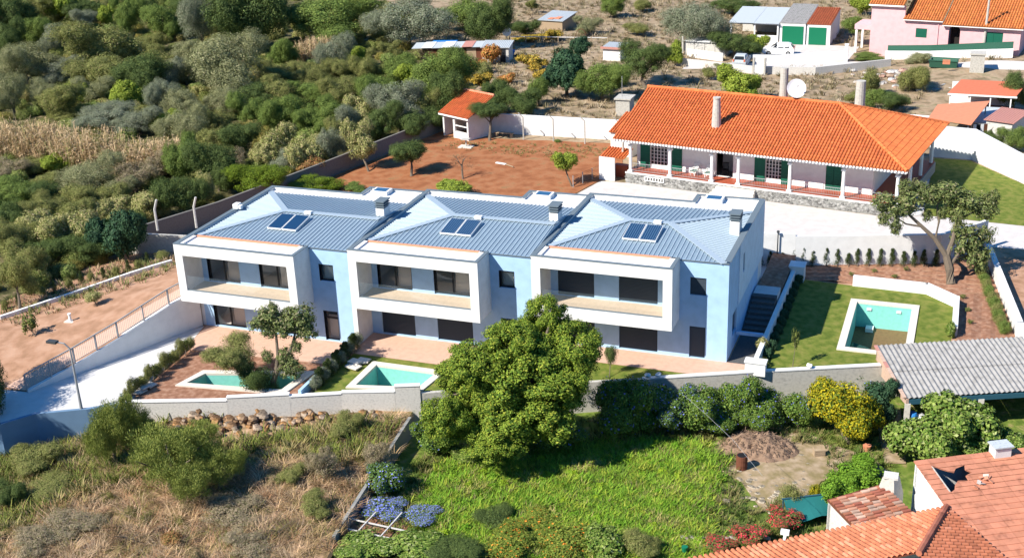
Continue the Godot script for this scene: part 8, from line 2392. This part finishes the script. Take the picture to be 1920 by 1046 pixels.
	pl("garden_bush", "dark leafy clump at the bottom edge", "bush", "dark", 25.46, -1.9, 17.15, 2.86, 1.04, "bushes along the bottom edge")
	pl("garden_bush", "dark rounded bush in the green garden's front", "bush", "dark", 26.29, -1.9, 13.88, 2.06, 0.93, "bushes along the bottom edge")
	pl("garden_bush", "bush with orange blossoms, left one", "bush", "marigold", 27.97, -1.9, 15.66, 3.14, 1.23, "bushes along the bottom edge")
	pl("garden_bush", "bush with orange blossoms, right one", "bush", "marigold", 30.59, -1.9, 14.84, 3.4, 1.22, "bushes along the bottom edge")
	pl("garden_bush", "leafy bush right of the orange blossoms", "bush", "leafy", 32.51, -1.9, 14.87, 2.07, 1.42, "bushes along the bottom edge")
	pl("garden_bush", "grey green bush by the stone edging", "bush", "scrub", 34.1, -1.9, 14.38, 2.06, 1.42, "bushes along the bottom edge")
	pl("garden_bush", "low row of orange flowers in the grass", "bush", "marigold", 28.52, -1.9, 13.3, 2.44, 0.61, "bushes along the bottom edge")
	pl("red_flower_bush", "red flowered bush next to the teal net", "bush", "redbloom", 40.35, -1.6, 10.32, 2.11, 0.83, "red flowered bushes by the near roof")
	pl("red_flower_bush", "red flowered bush at the roof's left eave", "bush", "redbloom", 38.92, -1.6, 11.86, 1.82, 0.69, "red flowered bushes by the near roof")
	pl("red_flower_bush", "thin red flowered stems by the stone edging", "bush", "redbloom", 37.72, -1.6, 13.01, 1.8, 0.58, "red flowered bushes by the near roof")
	pl("field_brush", "tall feathery bush before the drive, left of the big one", "brush", "broom", 4, -1.44, 15.05, 3.25, 4.76, "brush of the dry front field")
	pl("field_brush", "largest feathery bush in the left foreground", "brush", "broom", 9.33, -1.4, 16.95, 6.45, 5.25, "brush of the dry front field")
	pl("field_brush", "feathery bush at the right side of the largest one", "brush", "broom", 11.49, -1.35, 16.1, 3.1, 3.22, "brush of the dry front field")
	pl("field_brush", "feathery bush between the two tallest", "brush", "broom", 4.73, -1.27, 13.73, 2.4, 3.55, "brush of the dry front field")
	pl("field_brush", "olive green weeds bush below the stepped wall's right end", "brush", "scrub", 15.65, -1.05, 9.32, 2.11, 1.4, "brush of the dry front field")
	pl("field_brush", "low weeds right of the feathery bushes", "brush", "scrub", 14.83, -1.26, 14.27, 1.71, 1, "brush of the dry front field")
	pl("field_brush", "low olive bush below the shaded street wall", "brush", "scrub", -0.69, -2.13, 16.36, 3.31, 1.85, "brush of the dry front field")
	pl("field_brush", "dark bush at the left edge of the dry field", "brush", "dark", 0.67, -2.11, 19.71, 1.72, 1.78, "brush of the dry front field")
	pl("field_brush", "dry brown brush in the left foreground", "brush", "dry", 5.78, -1.61, 21.17, 3.28, 0.87, "brush of the dry front field")
	pl("field_brush", "low scrub in the left foreground", "brush", "scrub", 2.05, -1.84, 17.92, 3.21, 0.91, "brush of the dry front field")
	pl("field_brush", "tall dry weeds beside the dividing wall", "brush", "dry", 18.53, -1.14, 11.72, 1.73, 1.8, "brush of the dry front field")
	pl("field_brush", "grey dry brush left of the dividing wall", "brush", "dry", 16.59, -1.23, 13.55, 1.99, 2.07, "brush of the dry front field")
	pl("field_brush", "bare branching brush at the bottom left", "brush", "twigs", 9.59, -1.62, 21.37, 2.4, 1.38, "brush of the dry front field")
	pl("field_brush", "bare grey twigs in the middle of the dry field", "brush", "twigs", 16.53, -1.48, 18.59, 2.67, 1.21, "brush of the dry front field")
	pl("field_brush", "reddish dead brush at the bottom edge", "brush", "rust", 11.61, -1.59, 20.72, 1.33, 0.61, "brush of the dry front field")
	pl("field_brush", "pinkish dry brush in the field's middle", "brush", "dry", 13.32, -1.45, 17.98, 3.57, 0.71, "brush of the dry front field")
	pl("field_brush", "green weeds right in the dry field", "brush", "scrub", 17.6, -1.38, 16.66, 1.91, 1.23, "brush of the dry front field")
	pl("field_brush", "pale dry brush at the bottom edge", "brush", "dry", 15.88, -1.56, 20.11, 2.89, 0.86, "brush of the dry front field")
	pl("field_brush", "grey dry brush in the bottom left corner", "brush", "dry", 4.93, -1.71, 22.96, 2.95, 1.1, "brush of the dry front field")
